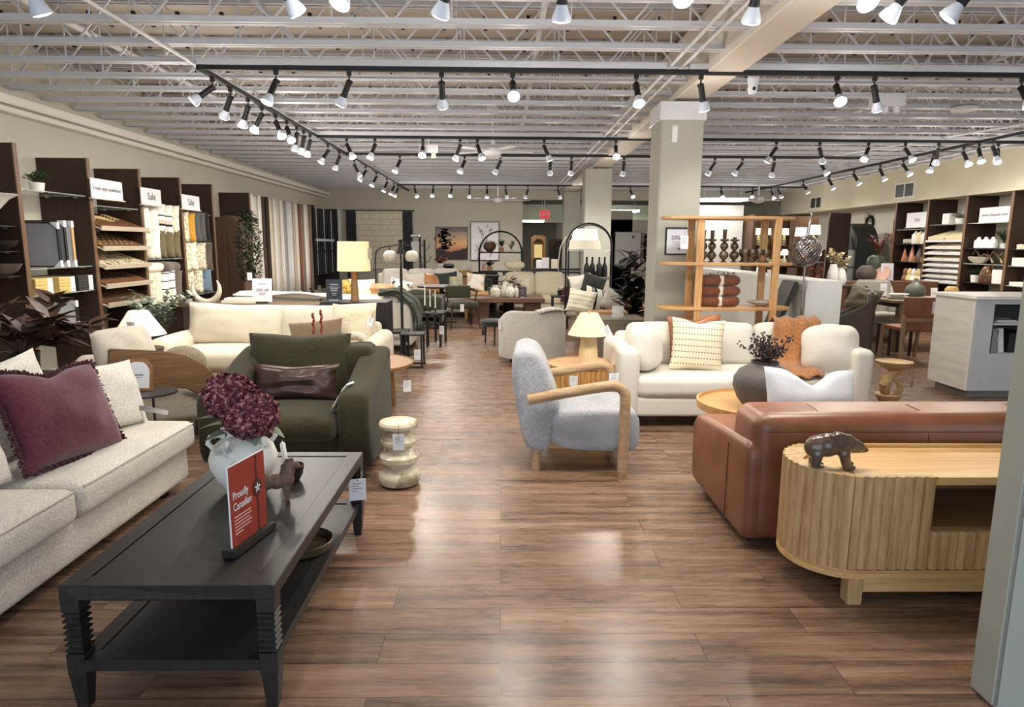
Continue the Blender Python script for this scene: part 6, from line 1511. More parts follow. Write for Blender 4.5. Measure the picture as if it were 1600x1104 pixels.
GREYP = plain('grey_print', (142, 144, 154), .5, var=.12, scale=4)
lean_frame('large grey poster in slim black frame on the middle shelf of the framed art bay', -5.18, -4.69, 7.12, 1.291, .47, MATTE_BLACK, GREYP)
lean_frame('black edged frame stacked right behind the large grey poster', -5.18, -4.67, 7.2, 1.291, .49, MATTE_BLACK, GREYP)
lean_frame('wood edged frame stacked behind the black edged one', -5.18, -4.655, 7.3, 1.291, .49, OAK, CARD)
lean_frame('small white print in black frame in front of the large grey poster', -5.18, -4.93, 6.78, 1.291, .27, MATTE_BLACK, CARD, .0, False)
lean_frame('narrow white frame leaning at the left of the large grey poster', -5.19, -5.05, 6.98, 1.291, .42, OAK, CARD, .0, False)
lean_frame('white print with corner guards at the bottom of the framed art bay', -5.15, -4.69, 7.3, .62, .3, MATTE_BLACK, CARD)
shelf_left('low shelf under the white print in the framed art bay', Y0, Y1, .618)
YEL = plain('box_yellow', (214, 182, 112), .6); 
for k, (y, m, lab) in enumerate(((6.72, YEL, 'yellow'), (7.08, YEL, 'tan and white'), (7.40, plain('box_black', (44, 42, 42), .6), 'black'))):
    for j in range(5):
        t = thing('boxed_frame', '%s boxed frame from bottom in the %s stack' % (ORD[j], lab), 'box', (-4.93, y+.1, 1.022+.033*j), 0, 'small boxed frames')
        MB().box(-.25, .25, -.13, .05, 0, .03).box(-.25, .235, .05, .11, 0, .03).build('box', m, t, smooth=0); MB().box(.235, .25, .05, .13, .0, .031).build('white_end', CARD, t, smooth=0); MB().box(-.2, .235, .11, .13, 0, .03).build('side', CARD, t, smooth=0)
# doormat bay
Y0, Y1 = 7.70, 8.71
COIR = speckle('coir_brown', (120, 80, 48), (96, 62, 36), 70, .5, .95, .6)
COIRC = stripes('coir_checks', [(0, (216, 200, 168)), (.45, (78, 62, 48)), (.72, (216, 200, 168))], 'y', 12, wob=3)
LIP = plain('shelf_lip', (196, 182, 160), .5)
names = ['swirl patterned', 'dotted', 'checked', 'scribble patterned', 'striped edge']
for k, (yl, m) in enumerate(((356, COIR), (387, COIR), (416, COIRC), (446, COIR), (476, COIR))):
    z = zX(174, yl, -4.58)
    sh = thing('sloped_shelf', '%s sloped doormat shelf from top on the left wall' % ORD[k], 'shelf', (-4.6, (Y0+Y1)/2, z), 0, 'sloped doormat shelves')
    hw = (Y1-Y0)/2; M_ = TR(ry=radians(20))
    MB(M_).box(-.5, .02, -hw, hw, -.012, 0).build('board', LIP, sh, smooth=0); MB(M_).box(.02, .04, -hw, hw, -.02, .032).build('lip', LIP, sh, smooth=0)
    mt = thing('doormat', names[k]+' brown coir doormat on the %s sloped shelf from top' % ORD[k], 'doormat', (-4.6, (Y0+Y1)/2, z), 0, 'coir doormats on sloped shelves')
    MB(M_).box(-.48, .012, -hw+.03, hw-.03, .002, .022).build('mat', m, mt, smooth=0)
    b = MB(M_); LT = plain('mat_pattern', (206, 182, 140), .9); DKP = plain('mat_pattern_dark', (40, 32, 28), .9)
    if k == 0:
        for i in range(5): b.tube([(-.4+.04*i+.05*sin(q*1.2), -hw+.1+.075*q, .024) for q in range(11)], .006, 5)
    elif k == 1:
        for i in range(5):
            for j in range(7): b.box(-.43+.085*i, -.41+.085*i, -hw+.1+.11*j, -hw+.13+.11*j, .022, .026)
    elif k == 3: b.tube([(-.2+.06*sin(q*1.7), -hw+.14+.024*q, .024) for q in range(28)], .008, 5)
    elif k == 4: b.box(-.09, -.07, -hw+.05, hw-.05, .022, .025); b.box(-.05, -.03, -hw+.05, hw-.05, .022, .025)
    else: b.box(-.47, -.46, -hw+.05, hw-.05, .022, .025)
    b.build('pattern', DKP if k in (3, 4) else LT, mt, smooth=0)
tag(MB().box(-.02, .02, -.02, .02, 0, 1.6).build('upright', plain('upright_white', (214, 210, 204), .5), None, (-5.15, 8.3, .55), smooth=0), 'white metal upright behind the sloped doormat shelves', 'upright')
def wall_sign(label, X, px0, py0, px1, py1, txt, size, sx=1, rz=pi/2, inv=1):
    a, c = atX(px0, py0, X), atX(px1, py1, X)
    w = abs(c.y-a.y); h = a.z-c.z
    t = thing('shelf_sign', label, 'sign', (X, (a.y+c.y)/2, c.z)); t.rotation_euler = (0, 0, rz)
    MB().box(-w/2, w/2, -.006, .006, 0, h).build('panel', CARD, t, smooth=0); MB().box(-w/2, w/2, -.03, .03, -.012, 0).build('holder', plain('holder_clear', (200, 190, 170), .3), t, smooth=0)
    lettering(txt, size, INK, t, (0, -.008, h*.5), sx=sx)
shelf_left('glass shelf under the fresh style sign', 7.70, 8.71, zX(165, 319, -4.62)-.014); shelf_left('glass shelf under the first sale sign', 8.76, 9.79, zX(235, 324, -4.62)-.014); shelf_left('glass shelf under the second sale sign', 9.84, 10.85, zX(297, 331, -4.62)-.014)
wall_sign('white sign over the doormats reading Fresh style underfoot', -4.595, 140, 277, 192, 314, 'Fresh style underfoot', .062)
wall_sign('white Sale sign over the first pillow bay', -4.595, 219, 292, 252, 322, 'Sale', .13); wall_sign('white Sale sign over the second pillow bay', -4.595, 283, 303, 312, 329, 'Sale', .13)
# pillows standing like books
WP = fabric('white_cotton', (236, 234, 228), (216, 212, 204), 120); CRP = speckle('cream_print', (230, 222, 200), (190, 176, 148), 22, .58); OLP = fabric('olive_pillow', (116, 104, 74), (88, 78, 54), 100)
STP = stripes('banded_pillow', [(0, (234, 230, 222)), (.35, (40, 38, 38)), (.45, (206, 190, 176)), (.62, (234, 230, 222)), (.8, (60, 56, 54)), (.86, (234, 230, 222))], 'z', 3.4); GRYP = fabric('grey_pillow', (92, 92, 90), (66, 66, 66), 100)
MUS = fabric('mustard_pillow', (204, 154, 62), (170, 122, 42), 60); BLKP = fabric('black_pillow', (40, 40, 42), (26, 26, 28), 80); FRP = speckle('fringed_cream', (226, 216, 190), (164, 148, 122), 34, .55); BLUP = fabric('blue_pillow', (128, 148, 170), (96, 116, 140), 50)
TAUP = fabric('taupe_pillow', (110, 98, 90), (84, 74, 68), 90); GRID = stripes('window_check', [(0, (232, 228, 216)), (.84, (70, 66, 62))], 'z', 9)
rows = [  # (bay start, bay end, shelf y pixel at x, x, pillows)
    (8.80, 9.76, 365, 250, .41, [(WP, 'plain white'), (WP, 'soft white'), (STP, 'banded black and white'), (STP, 'second banded black and white'), (CRP, 'cream printed')], 'top row of the first pillow bay'),
    (8.80, 9.76, 403, 252, .40, [(CRP, 'cream printed'), (WP, 'pale cream'), (OLP, 'olive'), (OLP, 'second olive'), (OLP, 'third olive')], 'second row of the first pillow bay'),
    (8.80, 9.70, 474, 255, .46, [(CRP, 'pale printed'), (CRP, 'leaf printed'), (GRID, 'window checked'), (GRID, 'second window checked'), (TAUP, 'taupe')], 'bottom row of the first pillow bay'),
    (9.87, 10.8, 378, 303, .45, [(FRP, 'tufted cream'), (MUS, 'mustard yellow'), (GRYP, 'grey fringed'), (GRYP, 'dark grey'), (BLKP, 'black')], 'top row of the second pillow bay'),
    (9.87, 10.8, 422, 308, .43, [(FRP, 'cream tufted'), (CRP, 'cream textured'), (FRP, 'cream ribbed'), (TAUP, 'taupe and cream')], 'middle row of the second pillow bay'),
    (9.87, 10.8, 457, 308, .36, [(FRP, 'cream tufted'), (FRP, 'cream textured'), (BLUP, 'dusty blue')], 'bottom row of the second pillow bay')]
for (a, b_, py, px, h, ps, lab) in rows:
    z = zX(px, py, -4.8)
    shelf_left('glass shelf carrying the '+lab, a-.04, b_+.03, z-.004)
    n = len(ps); st = (b_-a)/n
    for k, (m, nm) in enumerate(ps):
        pillow('throw_pillow', '%s pillow standing in the %s' % (nm, lab), m, (-4.88, a+st*(k+.5), z), .5, h, min(.24, st*1.25), (rnd.uniform(-.05, .05), rnd.uniform(-.04, .04), rnd.uniform(-.1, .25)), seed=100+k+int(py), group='display pillows on the left wall', pinch=.05, wr=.07)
z = zX(250, 424, -4.75)
shelf_left('glass shelf with rolled throws in the first pillow bay', 8.76, 9.79, z-.004)
for k, (m, nm) in enumerate(((CRP, 'cream'), (TAUP, 'taupe'))):
    o = MB().rbox(-.26, .26, -.2, .2, 0, .12, .06, (0, .02, .02), 5, .02, k).build('folded_throw', m, None, (-4.9, 9.02+.45*k, z)); tag(o, '%s folded throw lying under the olive pillows' % nm, 'throw')
# dark board and arched cabinet
tag(MB().box(-.015, .015, -.76, .76, 0, 2.02).build('backboard', DARKWOOD, None, (-5.175, 11.65, 0), smooth=0), 'dark wood board on the left wall behind the arched cabinet', 'board')
t = thing('cabinet', 'arched walnut cabinet with two tall doors beside the olive tree', 'cabinet', (-4.72, 11.55, 0))
def archp(w, h, n=16): return [(-w/2, 0), (w/2, 0)]+[(w/2*cos(pi*i/n), h-w/2*1.3+w/2*1.3*sin(pi*i/n)) for i in range(n+1)]
WAL = wood('walnut_veneer', (104, 78, 60), (74, 54, 42), 'z', 2.5, .5)
MB().prism(archp(.5, 2.03), -.0, .42, 'y').build('body', WAL, t)
for s_ in (-1, 1):
    pts = [(p[0], p[1]) for p in archp(.46, 1.98) if p[0]*s_ >= -1e-6]
    pts = sorted(set(pts), key=lambda p: 0) if 0 else pts
    if s_ > 0: poly = [(.004, .03), (.23, .03)]+[(.23*cos(pi*i/16), 1.98-.3+.3*sin(pi*i/16)) for i in range(0, 8)]+[(.004, 1.98)]
    else: poly = [(-.23, .03), (-.004, .03), (-.004, 1.98)]+[(.23*cos(pi*i/16), 1.98-.3+.3*sin(pi*i/16)) for i in range(9, 17)]
    MB().prism(poly, -.02, -.001, 'y').build('door', WAL, t)
t = thing('potted_tree', 'olive tree with a white tag between the arched cabinet and the curtains', 'tree', (-4.02, 10.65, 0))
MB().lathe([(.14, 0), (.18, .34), (.165, .34), (.0, .3)], 24).build('pot', plain('black_pot', (28, 28, 28), .5), t); MB().tube([(0, 0, .3), (.03, 0, .8), (-.02, .02, 1.2), (.02, 0, 1.9)], [.022, .018, .014, .006], 8).build('trunk', STEM, t)
b = MB(); r = random.Random(9)
for i in range(1400):
    z = r.uniform(.95, 2.06); q = .20*sqrt(max(.05, 1-((z-1.45)/.62)**2))*sqrt(r.random()); a = r.random()*6.28
    b.leaf((q*cos(a), q*sin(a), z), (cos(a+r.uniform(-1, 1)), sin(a+r.uniform(-1, 1)), r.uniform(-.4, 1)), r.uniform(.06, .1), .036, .2, n=2)
b.build('foliage', plain('olive_leaf', (52, 62, 42), .55, var=.35), t, smooth=60, fix=False)
price_tag((-3.95, 10.42, 1.15), 'white price tag hanging from the olive tree foliage', .075, .12, (0, 0, .1), .05)
# curtains hung at right angles to the wall
cm = [('white', (238, 234, 226)), ('ivory', (230, 224, 208)), ('white', (236, 232, 226)), ('dark brown', (78, 58, 48)), ('espresso', (58, 42, 36)), ('cream', (228, 216, 192)), ('white', (238, 236, 230)), ('ecru', (216, 208, 188)), ('white', (236, 232, 224)), ('grey', (176, 172, 166)), ('pale blue white', (222, 226, 232)),
      ('white', (238, 236, 232)), ('oatmeal', (204, 192, 170)), ('white', (236, 234, 228)), ('rust brown', (146, 96, 72)), ('taupe', (150, 134, 118)), ('white', (232, 228, 222)), ('blush', (206, 184, 172)), ('taupe brown', (128, 108, 94))]
tag(MB().tube([(-4.7, 12.49, 2.44), (-4.7, 16.72, 2.44)], .015, 8).build('curtain_rail', BLACK, None), 'black rail along the left wall carrying the curtain samples', 'rail')
cnt = {}
for k, (nm, c) in enumerate(cm):
    y = 12.62+.212*k
    curtain('%s curtain from the front in the left wall display, %s' % (ORD[k], nm), y-.1, y+.11, DXF-.04-.02*(k % 2), .32+.08*(k % 3), 2.46, fabric('curtain_'+nm.replace(' ', '_'), c, tuple(int(v*.86) for v in c), 140, .3), 2+k % 2, .035, 'sample curtains on the left wall', 'y', k)
# dark hardware display
t = thing('hardware_display', 'black display panel with hanging curtain rods at the back left', 'display panel', (-4.95, 17.9, 0)); MB().box(-.22, -.2, -1.15, 1.15, .4, 2.5).build('board', MATTE_BLACK, t, smooth=0); MB().box(-.22, .3, -1.17, -1.15, .4, 2.5).build('end', MATTE_BLACK, t, smooth=0); MB().box(-.22, .3, 1.13, 1.15, .3, 2.52).build('end', MATTE_BLACK, t, smooth=0)
STL = plain('rod_steel', (120, 120, 124), .3, .8)
for k in range(12):
    y = 16.85+.185*k
    t = thing('curtain_rod', '%s hanging curtain rod from the front on the black display panel' % ORD[k], 'curtain rod', (-4.75, y, 0), 0, 'hanging curtain rods')
    MB().tube([(0, 0, .75), (0, 0, 2.46)], .02, 8).build('rod', STL if k % 4 == 2 else MATTE_BLACK, t); MB().box(-.024, .024, -.024, .024, 1.62, 1.68).build('label_band', CARD, t, smooth=0); MB().ball((0, 0, 1.35), .034, 10, 8).build('finial', MATTE_BLACK, t); MB().bar((0, 0, 2.44), (-.4, 0, 2.44), .012, .012).build('hook', BLACK, t, smooth=0)
t = thing('window_shade_sample', 'white shade sample with a column of dark loops in the back left corner', 'window shade', (-4.82, 19.32, 1.2))
MB().box(-.34, .2, -.012, .012, 0, 1.3).build('shade', CARD, t, smooth=0); b = MB()
for k in range(9): b.tube([(-.02+.07*cos(a), -.014, .14+.125*k+.025*sin(a)) for a in [pi*i/6 for i in range(7)]], .007, 5)
b.build('loops', BLACK, t)
MB().box(-.37, -.34, -.02, .02, -.2, 1.3).build('post', BLACK, t, smooth=0)
# ================================================================== RIGHT WALL DISPLAYS
RXF, RXB = 8.30, 8.845
RD = [9.68, 10.75, 11.81, 12.88, 13.94]
RL = ['at the right picture edge', 'right of the white table sign', 'left of the white table sign', 'between the placemat shelves and the sale sign bay', 'at the far end of the sale sign bay']
for y, l in zip(RD, RL): divider('dark wood divider on the right wall '+l, RXF, RXB, y, 2.455, -1)
def zR(x, y, X=8.45): return atX(x, y, X).z
def shelf_right(label, y0, y1, z, m=MATTE_BLACK, x0=RXF+.03):
    t = thing('wall_shelf', label, 'shelf', ((RXB+x0)/2, (y0+y1)/2, z), 0, 'shelves on the right wall')
    w = (RXB-x0)/2
    MB().box(-w, w, -(y1-y0)/2+.002, (y1-y0)/2-.002, -.014, 0).build('board', m, t, smooth=0)
    for s_ in (-.5, .5): MB().box(s_*w-.015, s_*w+.015, (y1-y0)/2-.035, (y1-y0)/2-.003, -.032, -.014).build('bracket', BLACK, t, smooth=0)
    return z
SHR = glass('shelf_glass_right', (214, 224, 216), .05, .35)
def put(label, prof, m, y, z, X=8.5, cat='vase', name='vase', group=None): return vase(label, (X, y, z), prof, m, cat, name, group, 20)
JAR = [(.055, 0), (.07, .01), (.072, .12), (.05, .15), (.035, .16), (.03, .18), (.018, .2)]
# sale bay 12.88..13.94
a, b_ = 12.93, 13.94
zs = [shelf_right('shelf under the sale sign on the right wall', a, b_, zR(1430, 358), SHR), shelf_right('dark shelf with white canisters on the right wall', a, b_, zR(1430, 381)), shelf_right('dark shelf with coloured cone trees on the right wall', a, b_, zR(1430, 409)), shelf_right('low dark shelf with pale jars on the right wall', a, b_, zR(1430, 440))]
wall_sign('white Sale sign on the right wall shelves', 8.42, 1418, 333, 1450, 354, 'Sale', .11, 1, -pi/2)
for k in range(4):
    m = [CERAMIC, plain('cream_can', (222, 208, 168), .4), CERAMIC, plain('blush_can', (206, 166, 140), .4)][k]
    put('%s canister from the far end on the right wall canister shelf' % ORD[k], [(.07, 0), (.075, .01), (.075, .17+.03*(k % 2)), (.06, .2+.03*(k % 2)), (.03, .23), (.02, .26)], m, 13.5-.15*k, zs[1], 8.48, 'canister', 'canister', 'canisters on the right wall')
t = thing('candle_holder', 'row of small glass votives on the canister shelf', 'candle holder', (8.45, 13.72, zs[1])); MB().box(-.04, .04, -.14, .14, 0, .02).build('tray', BLACK, t, smooth=0)
for k in range(3): MB().lathe([(.03, .02), (.035, .1), (.03, .1), (.028, .03)], 12, (0, -.09+.09*k, 0)).build('votive', SMG, t)
cc = [(196, 120, 84), (70, 52, 44), (206, 150, 116), (92, 96, 96), (110, 84, 70), (60, 74, 84), (180, 170, 160)]
for k, c in enumerate(cc):
    put('%s cone shaped tree from the far end on the right wall shelf' % ORD[k], [(.06, 0), (.065, .01), (.04, .14), (.012, .27+.03*(k % 3)), (.003, .3+.03*(k % 3))], plain('cone_%d' % k, c, .6), 13.78-.125*k, zs[2], 8.46+.05*(k % 2), 'ornament', 'cone_tree', 'cone trees on the right wall')
for k in range(3): put('%s small amber jar in front of the cone trees' % ORD[k], [(.045, 0), (.05, .08), (.03, .1), (.03, .12)], plain('amber_jar', (150, 110, 78), .3), 13.6-.28*k, zs[2], 8.38, 'jar', 'jar', 'small amber jars')
for k in range(6):
    m = [plain('terracotta_jar', (140, 90, 64), .5), plain('lemon_jar', (226, 206, 150), .4), CERAMIC, plain('lemon_jar', (226, 206, 150), .4), CERAMIC, plain('peach_jar', (216, 176, 150), .4)][k]
    put('%s jar from the far end on the low right wall shelf' % ORD[k], [(.06, 0), (.08, .03), (.07, .1), (.045, .13), (.06, .17), (.05, .23), (.02, .27)], m, 13.66-.14*k, zs[3], 8.45, 'jar', 'jar', 'pale jars on the right wall')
# placemat bay 11.81..12.88
a, b_ = 11.86, 12.88
zt = shelf_right('top shelf over the placemats on the right wall', a, b_, zR(1488, 350), SHR)
bush('potted_plant', 'trailing plant in a white trough above the placemats', 'plant', (8.48, 12.2, zt), (.11, .1), 'foliage', EUC, 130, (.14, .3, .12), .06, .03, 71, CERAMIC, .4, .8, 12)
o = MB().box(-.08, .08, -.1, .1, 0, .2).bevel(.01, 1).build('white_planter', CERAMIC, None, (8.46, 12.5, zt)); tag(o, 'square white planter left of the trailing plant trough', 'planter')
PMC = [(224, 208, 168), (222, 206, 172), (226, 218, 196), (222, 204, 160), (228, 222, 208), (230, 224, 212), (226, 214, 190), (230, 226, 216)]
for k, yl in enumerate((376, 387, 396, 406, 415, 424, 433, 441)):
    z = zR(1478, yl, 8.3)
    M_ = TR(ry=radians(-16)); hw = (b_-a)/2
    sh = thing('sloped_shelf', '%s sloped placemat shelf from top on the right wall' % ORD[k], 'shelf', (8.32, (a+b_)/2, z), 0, 'sloped placemat shelves')
    MB(M_).box(-.02, .5, -hw, hw, -.01, 0).build('board', CARD, sh, smooth=0); MB(M_).box(-.035, -.02, -hw, hw, -.015, .02).build('lip', CARD, sh, smooth=0)
    for j in (0, 1):
        m = fabric('placemat_%d' % k, PMC[k], tuple(int(v*.85) for v in PMC[k]), 90)
        o = MB(M_).rbox(0, .45, (-hw+.03 if j else .02), (-.02 if j else hw-.03), .003, .026+.05*(k == 0), .01).build('placemat', m, None, (8.32, (a+b_)/2, z))
        tag(o, '%s placemat on the %s sloped shelf from top' % (['left', 'right'][j], ORD[k]), 'placemat', 'placemats on the right wall')
# table bay 10.75..11.81
a, b_ = 10.80, 11.81
zs = [shelf_right('shelf under the serve a beautiful table sign', a, b_, zR(1555, 347), SHR), shelf_right('dark shelf with white jars beside the green plant', a, b_, zR(1545, 388)), shelf_right('shelf with driftwood on the right wall', a, b_, zR(1540, 412), SHR), shelf_right('low shelf with pots and amber lantern on the right wall', a, b_, zR(1540, 442))]
wall_sign('white sign on the right wall reading Serve a beautiful table', 8.42, 1532, 325, 1579, 346, 'Serve a beautiful table', .075, .9, -pi/2)
for k in range(3): put('%s white lidded jar from the far end beside the green plant' % ORD[k], JAR, CERAMIC, 11.66-.17*k, zs[1], 8.46, 'jar', 'jar', 'white lidded jars')
bush('potted_plant', 'tufted green plant behind the white lidded jars', 'plant', (8.6, 11.25, zs[1]), (.07, .09), 'foliage', GREEN_LEAF, 120, (.14, .18, .2), .11, .025, 72, CERAMIC, .2, 1.2, 10)
b = MB(); r = random.Random(3)
for k in range(4): y = -.4+.22*k; b.tube([(0, y, .02), (.02, y+.1, .1+.05*r.random()), (-.03, y+.2, .16+.1*r.random()), (0, y+.33, .1), (.02, y+.42, .24)], [.02, .018, .014, .012, .004], 6)
tag(b.build('driftwood', wood('driftwood_tan', (176, 148, 116), (130, 104, 80), 'y', 5), None, (8.5, 11.28, zs[2]+.0)), 'twisted driftwood branches on the right wall shelf', 'driftwood')
put('speckled pale bowl left of the driftwood', [(.08, 0), (.16, .08), (.17, .12), (.15, .12), (.05, .03)], speckle('fossil_bowl', (206, 194, 176), (120, 106, 92), 25), 11.62, zs[2], 8.47, 'bowl', 'bowl')
bush('potted_plant', 'green plant in a white label pot on the low right shelf', 'plant', (8.42, 11.6, zs[3]), (.07, .13), 'foliage', GREEN_LEAF, 90, (.12, .12, .13), .09, .04, 73, CERAMIC, .3, .9, 9)
t = thing('lantern', 'amber glass lantern with gold flecks on the low right shelf', 'lantern', (8.42, 11.3, zs[3])); MB().lathe([(.12, 0), (.125, .02), (.11, .2), (.06, .3), (.05, .31)], 20).build('body', speckle('amber_flecked', (74, 48, 34), (196, 150, 84), 26, .6, .3), t); MB().lathe([(.055, .31), (.055, .33)], 16).build('rim', BLACK, t)
for k in range(2): put('%s tall white pot right of the amber lantern' % ['left', 'right'][k], [(.07, 0), (.08, .01), (.085, .24), (.075, .24), (.07, .02)], CERAMIC, 11.1-.18*k, zs[3], 8.45, 'pot', 'pot', 'tall white pots')
# edge bay 9.68..10.75
a, b_ = 9.73, 10.75
zs = [shelf_right('shelf with candles at the right picture edge', a, b_, zR(1590, 389)), shelf_right('shelf with patterned box at the right picture edge', a, b_, zR(1590, 415), SHR), shelf_right('low shelf at the right picture edge', a, b_, zR(1590, 446), SHR)]
bush('potted_plant', 'green plant at the right picture edge on the wall shelf', 'plant', (8.55, 10.55, zs[0]), (.06, .06), 'foliage', GREEN_LEAF, 90, (.12, .14, .24), .1, .03, 74, CERAMIC, .2, 1.1, 9)
for k in range(3): put('%s pale round candle from the far end at the right picture edge' % ORD[k], [(.05, 0), (.055, .07), (.0, .08)], CREAM, 10.62-.13*k, zs[0], 8.40, 'candle', 'candle', 'pale round candles')
for k in range(2):
    o = MB().box(-.1, .1, -.14, .14, 0, .13-.07*k).build('patterned_box', speckle('fret_pattern', (232, 226, 208), (120, 108, 90), 60, .6), None, (8.44, 10.55, zs[1+k]), smooth=0); tag(o, ['cream fretwork box at the right picture edge', 'flat pale box on the low shelf at the right picture edge'][k], 'box')
# far right: arched dark cabinet, brown panel with lamps
t = thing('cabinet', 'dark green black arched cabinet with glass doors on the right wall', 'cabinet', (8.0, 15.3, 0), -pi/2)
def tun(w, h): return [(-w/2, 0), (w/2, 0)]+[(w/2*cos(pi*i/18), h-w/2+w/2*sin(pi*i/18)) for i in range(19)]
GB = plain('blackened_green', (34, 38, 36), .5)
MB().prism(tun(1.05, 2.08), 0, .45, 'y').build('body', GB, t)
b = MB()
for x in (-.5, -.02, .02, .5): b.box(x-.018, x+.018, -.03, 0, .1, 1.55)
b.tube([(.5*cos(a), -.015, 1.55+.5*sin(a)) for a in [pi*i/18 for i in range(19)]], .022, 6); b.tube([(.3*cos(a), -.015, 1.5+.35*sin(a)) for a in [pi*i/12 for i in range(13)]], .012, 6)
for z in (.6, 1.1, 1.5): b.box(-.5, .5, -.025, 0, z-.01, z+.01)
b.build('door_frame', GB, t); MB().box(-.46, .46, -.012, -.004, .12, 1.5).build('door_glass', glass('smoke_glass', (150, 158, 156), .05, .5), t, smooth=0)
MB().box(-.03, .07, -.035, -.032, 1.62, 1.78).build('tag', CARD, t, smooth=0)
t = thing('wreath', 'round dark wreath on the wall above the arched cabinet', 'wreath', (8.82, 15.9, 2.12)); b = MB(); r = random.Random(2)
for i in range(160): a = r.random()*6.28; q = .17*sqrt(r.random())+.03; b.leaf((0, q*cos(a), q*sin(a)), (-.6, cos(a)+r.uniform(-1, 1), sin(a)+r.uniform(-1, 1)), .07, .03, .2, n=2)
b.build('foliage', DARK_LEAF, t, fix=False); MB().tube([(0.01, .15*cos(a), .15*sin(a)) for a in [2*pi*i/20 for i in range(20)]], .03, 6, True).build('ring', MATTE_BLACK, t)
t = thing('mirror', 'tall narrow mirror in dark frame beside the sale sign bay', 'mirror', (8.35, 14.05, .9)); MB().box(-.02, .46, -.0, .03, 0, 1.25).build('frame', DARKWOOD, t, smooth=0); MB().box(.02, .42, -.006, 0, .04, 1.21).build('glass', plain('mirror_pale', (206, 214, 216), .15, .3), t, smooth=0)
# brown shelving with lamps, facing the aisle
def lamp(label, loc, sc, base, shape=0):
    t = thing('table_lamp', label, 'lamp', loc, 0, 'table lamps on the brown shelves'); SHW = glow('shade_glow', (252, 246, 228), .8)
    MB().lathe([(.15, .34), (.13, .56), (.125, .56), (.145, .34)] if shape == 0 else [(.19, .34), (.07, .54), (.065, .54), (.18, .34)], 24).build('lamp_shade', SHW, t)
    pr = [(.07, 0), (.08, .02), (.05, .06), (.075, .1), (.05, .14), (.068, .18), (.04, .22), (.055, .26), (.015, .3), (.01, .5)] if base is None else [(.07, 0), (.09, .06), (.07, .18), (.02, .24), (.012, .5)]
    MB().lathe(pr, 18).build('base', base or plain('lamp_cream', (222, 204, 170), .5), t); t.scale = (sc,)*3
BRN = wood('brown_panel', (112, 82, 60), (82, 58, 42), 'z', 2, .5)
tag(MB().box(-.04, .04, -.02, .62, 0, 2.42).build('panel', BRN, None, (7.0, 18.4, 0), smooth=0), 'brown wood end panel of the far lamp shelves', 'panel')
t = thing('shelf_unit', 'brown wooden shelves full of lit table lamps at the back right', 'shelf unit', (7.7, 18.7, 0))
MB().box(-.66, 1.15, .28, .3, 0, 2.42).build('back_panel', BRN, t, smooth=0)
for k, z in enumerate((.5, 1.02, 1.58)): MB().box(-.66, 1.15, -.25, .28, z-.03, z).build('shelf', BRN, t, smooth=0)
for x in (-.1, .5): MB().box(x-.015, x+.015, -.25, .28, 0, 2.42).build('upright', BRN, t, smooth=0)
tag(MB().box(-.45, .45, -.03, .03, 0, 2.44).build('panel', DARKWOOD, None, (7.55, 15.6, 0), smooth=0).copy() if 0 else MB().box(-.24, .24, -.03, .03, 0, 2.3).build('panel', DARKWOOD, None, (7.67, 15.05, 0), smooth=0), 'tall dark wood panel left of the arched cabinet', 'panel')
t = thing('shelf_unit', 'brown wooden lamp shelf in front of the tall dark panel', 'shelf unit', (7.28, 15.3, 0))
for z in (1.1, 1.48): MB().box(-.5, .15, -.2, .25, z-.03, z).build('shelf', BRN, t, smooth=0)
MB().box(-.5, .15, .25, .28, 0, 2.25).build('back_panel', BRN, t, smooth=0); MB().box(-.5, -.47, -.2, .25, 0, 1.48).build('side', BRN, t, smooth=0); MB().box(.12, .15, -.2, .25, 0, 1.48).build('side', BRN, t, smooth=0)
lamp('table lamp with stacked ball base at the front of the brown lamp shelf', (7.17, 15.2, 1.481), 1.0, None)
lamp('table lamp left of the stacked ball lamp with pale drum shade', (6.92, 15.3, 1.481), .9, CERAMIC)
for k, (x, z, sh, bs) in enumerate(((7.22, 1.582, 0, None), (7.45, 1.582, 0, plain('lamp_olive', (150, 146, 96), .4)), (7.95, 1.582, 0, None), (8.4, 1.582, 0, CERAMIC), (7.3, 1.022, 1, CERAMIC), (7.75, 1.022, 0, plain('lamp_clay', (196, 160, 130), .5)), (8.0, 1.022, 1, CERAMIC), (8.5, 1.022, 1, CERAMIC), (7.35, .502, 0, CERAMIC))):
    lamp('table lamp %s from left on the far brown lamp shelves' % ORD[k], (x, 18.62, z), .84, bs, sh)
struct(MB().box(4.6, 6.9, 19.0, 19.15, 0, 2.7).build('wall_display', plain('display_white', (214, 210, 196), .8), smooth=0))
t = thing('ceiling_light', 'bright light panel under the ceiling behind the oak shelf', 'light', (6.0, 18.2, 2.76)); MB().box(-.6, .6, -.3, .3, 0, .05).build('diffuser', glow('panel_white', (250, 252, 255), 5), t, smooth=0); MB().box(-.62, .62, -.32, .32, .05, .08).build('frame', CARD, t, smooth=0)
for x in (-.5, .5): MB().box(x-.008, x+.008, -.008, .008, .08, .40).build('hanger', CARD, t, smooth=0)
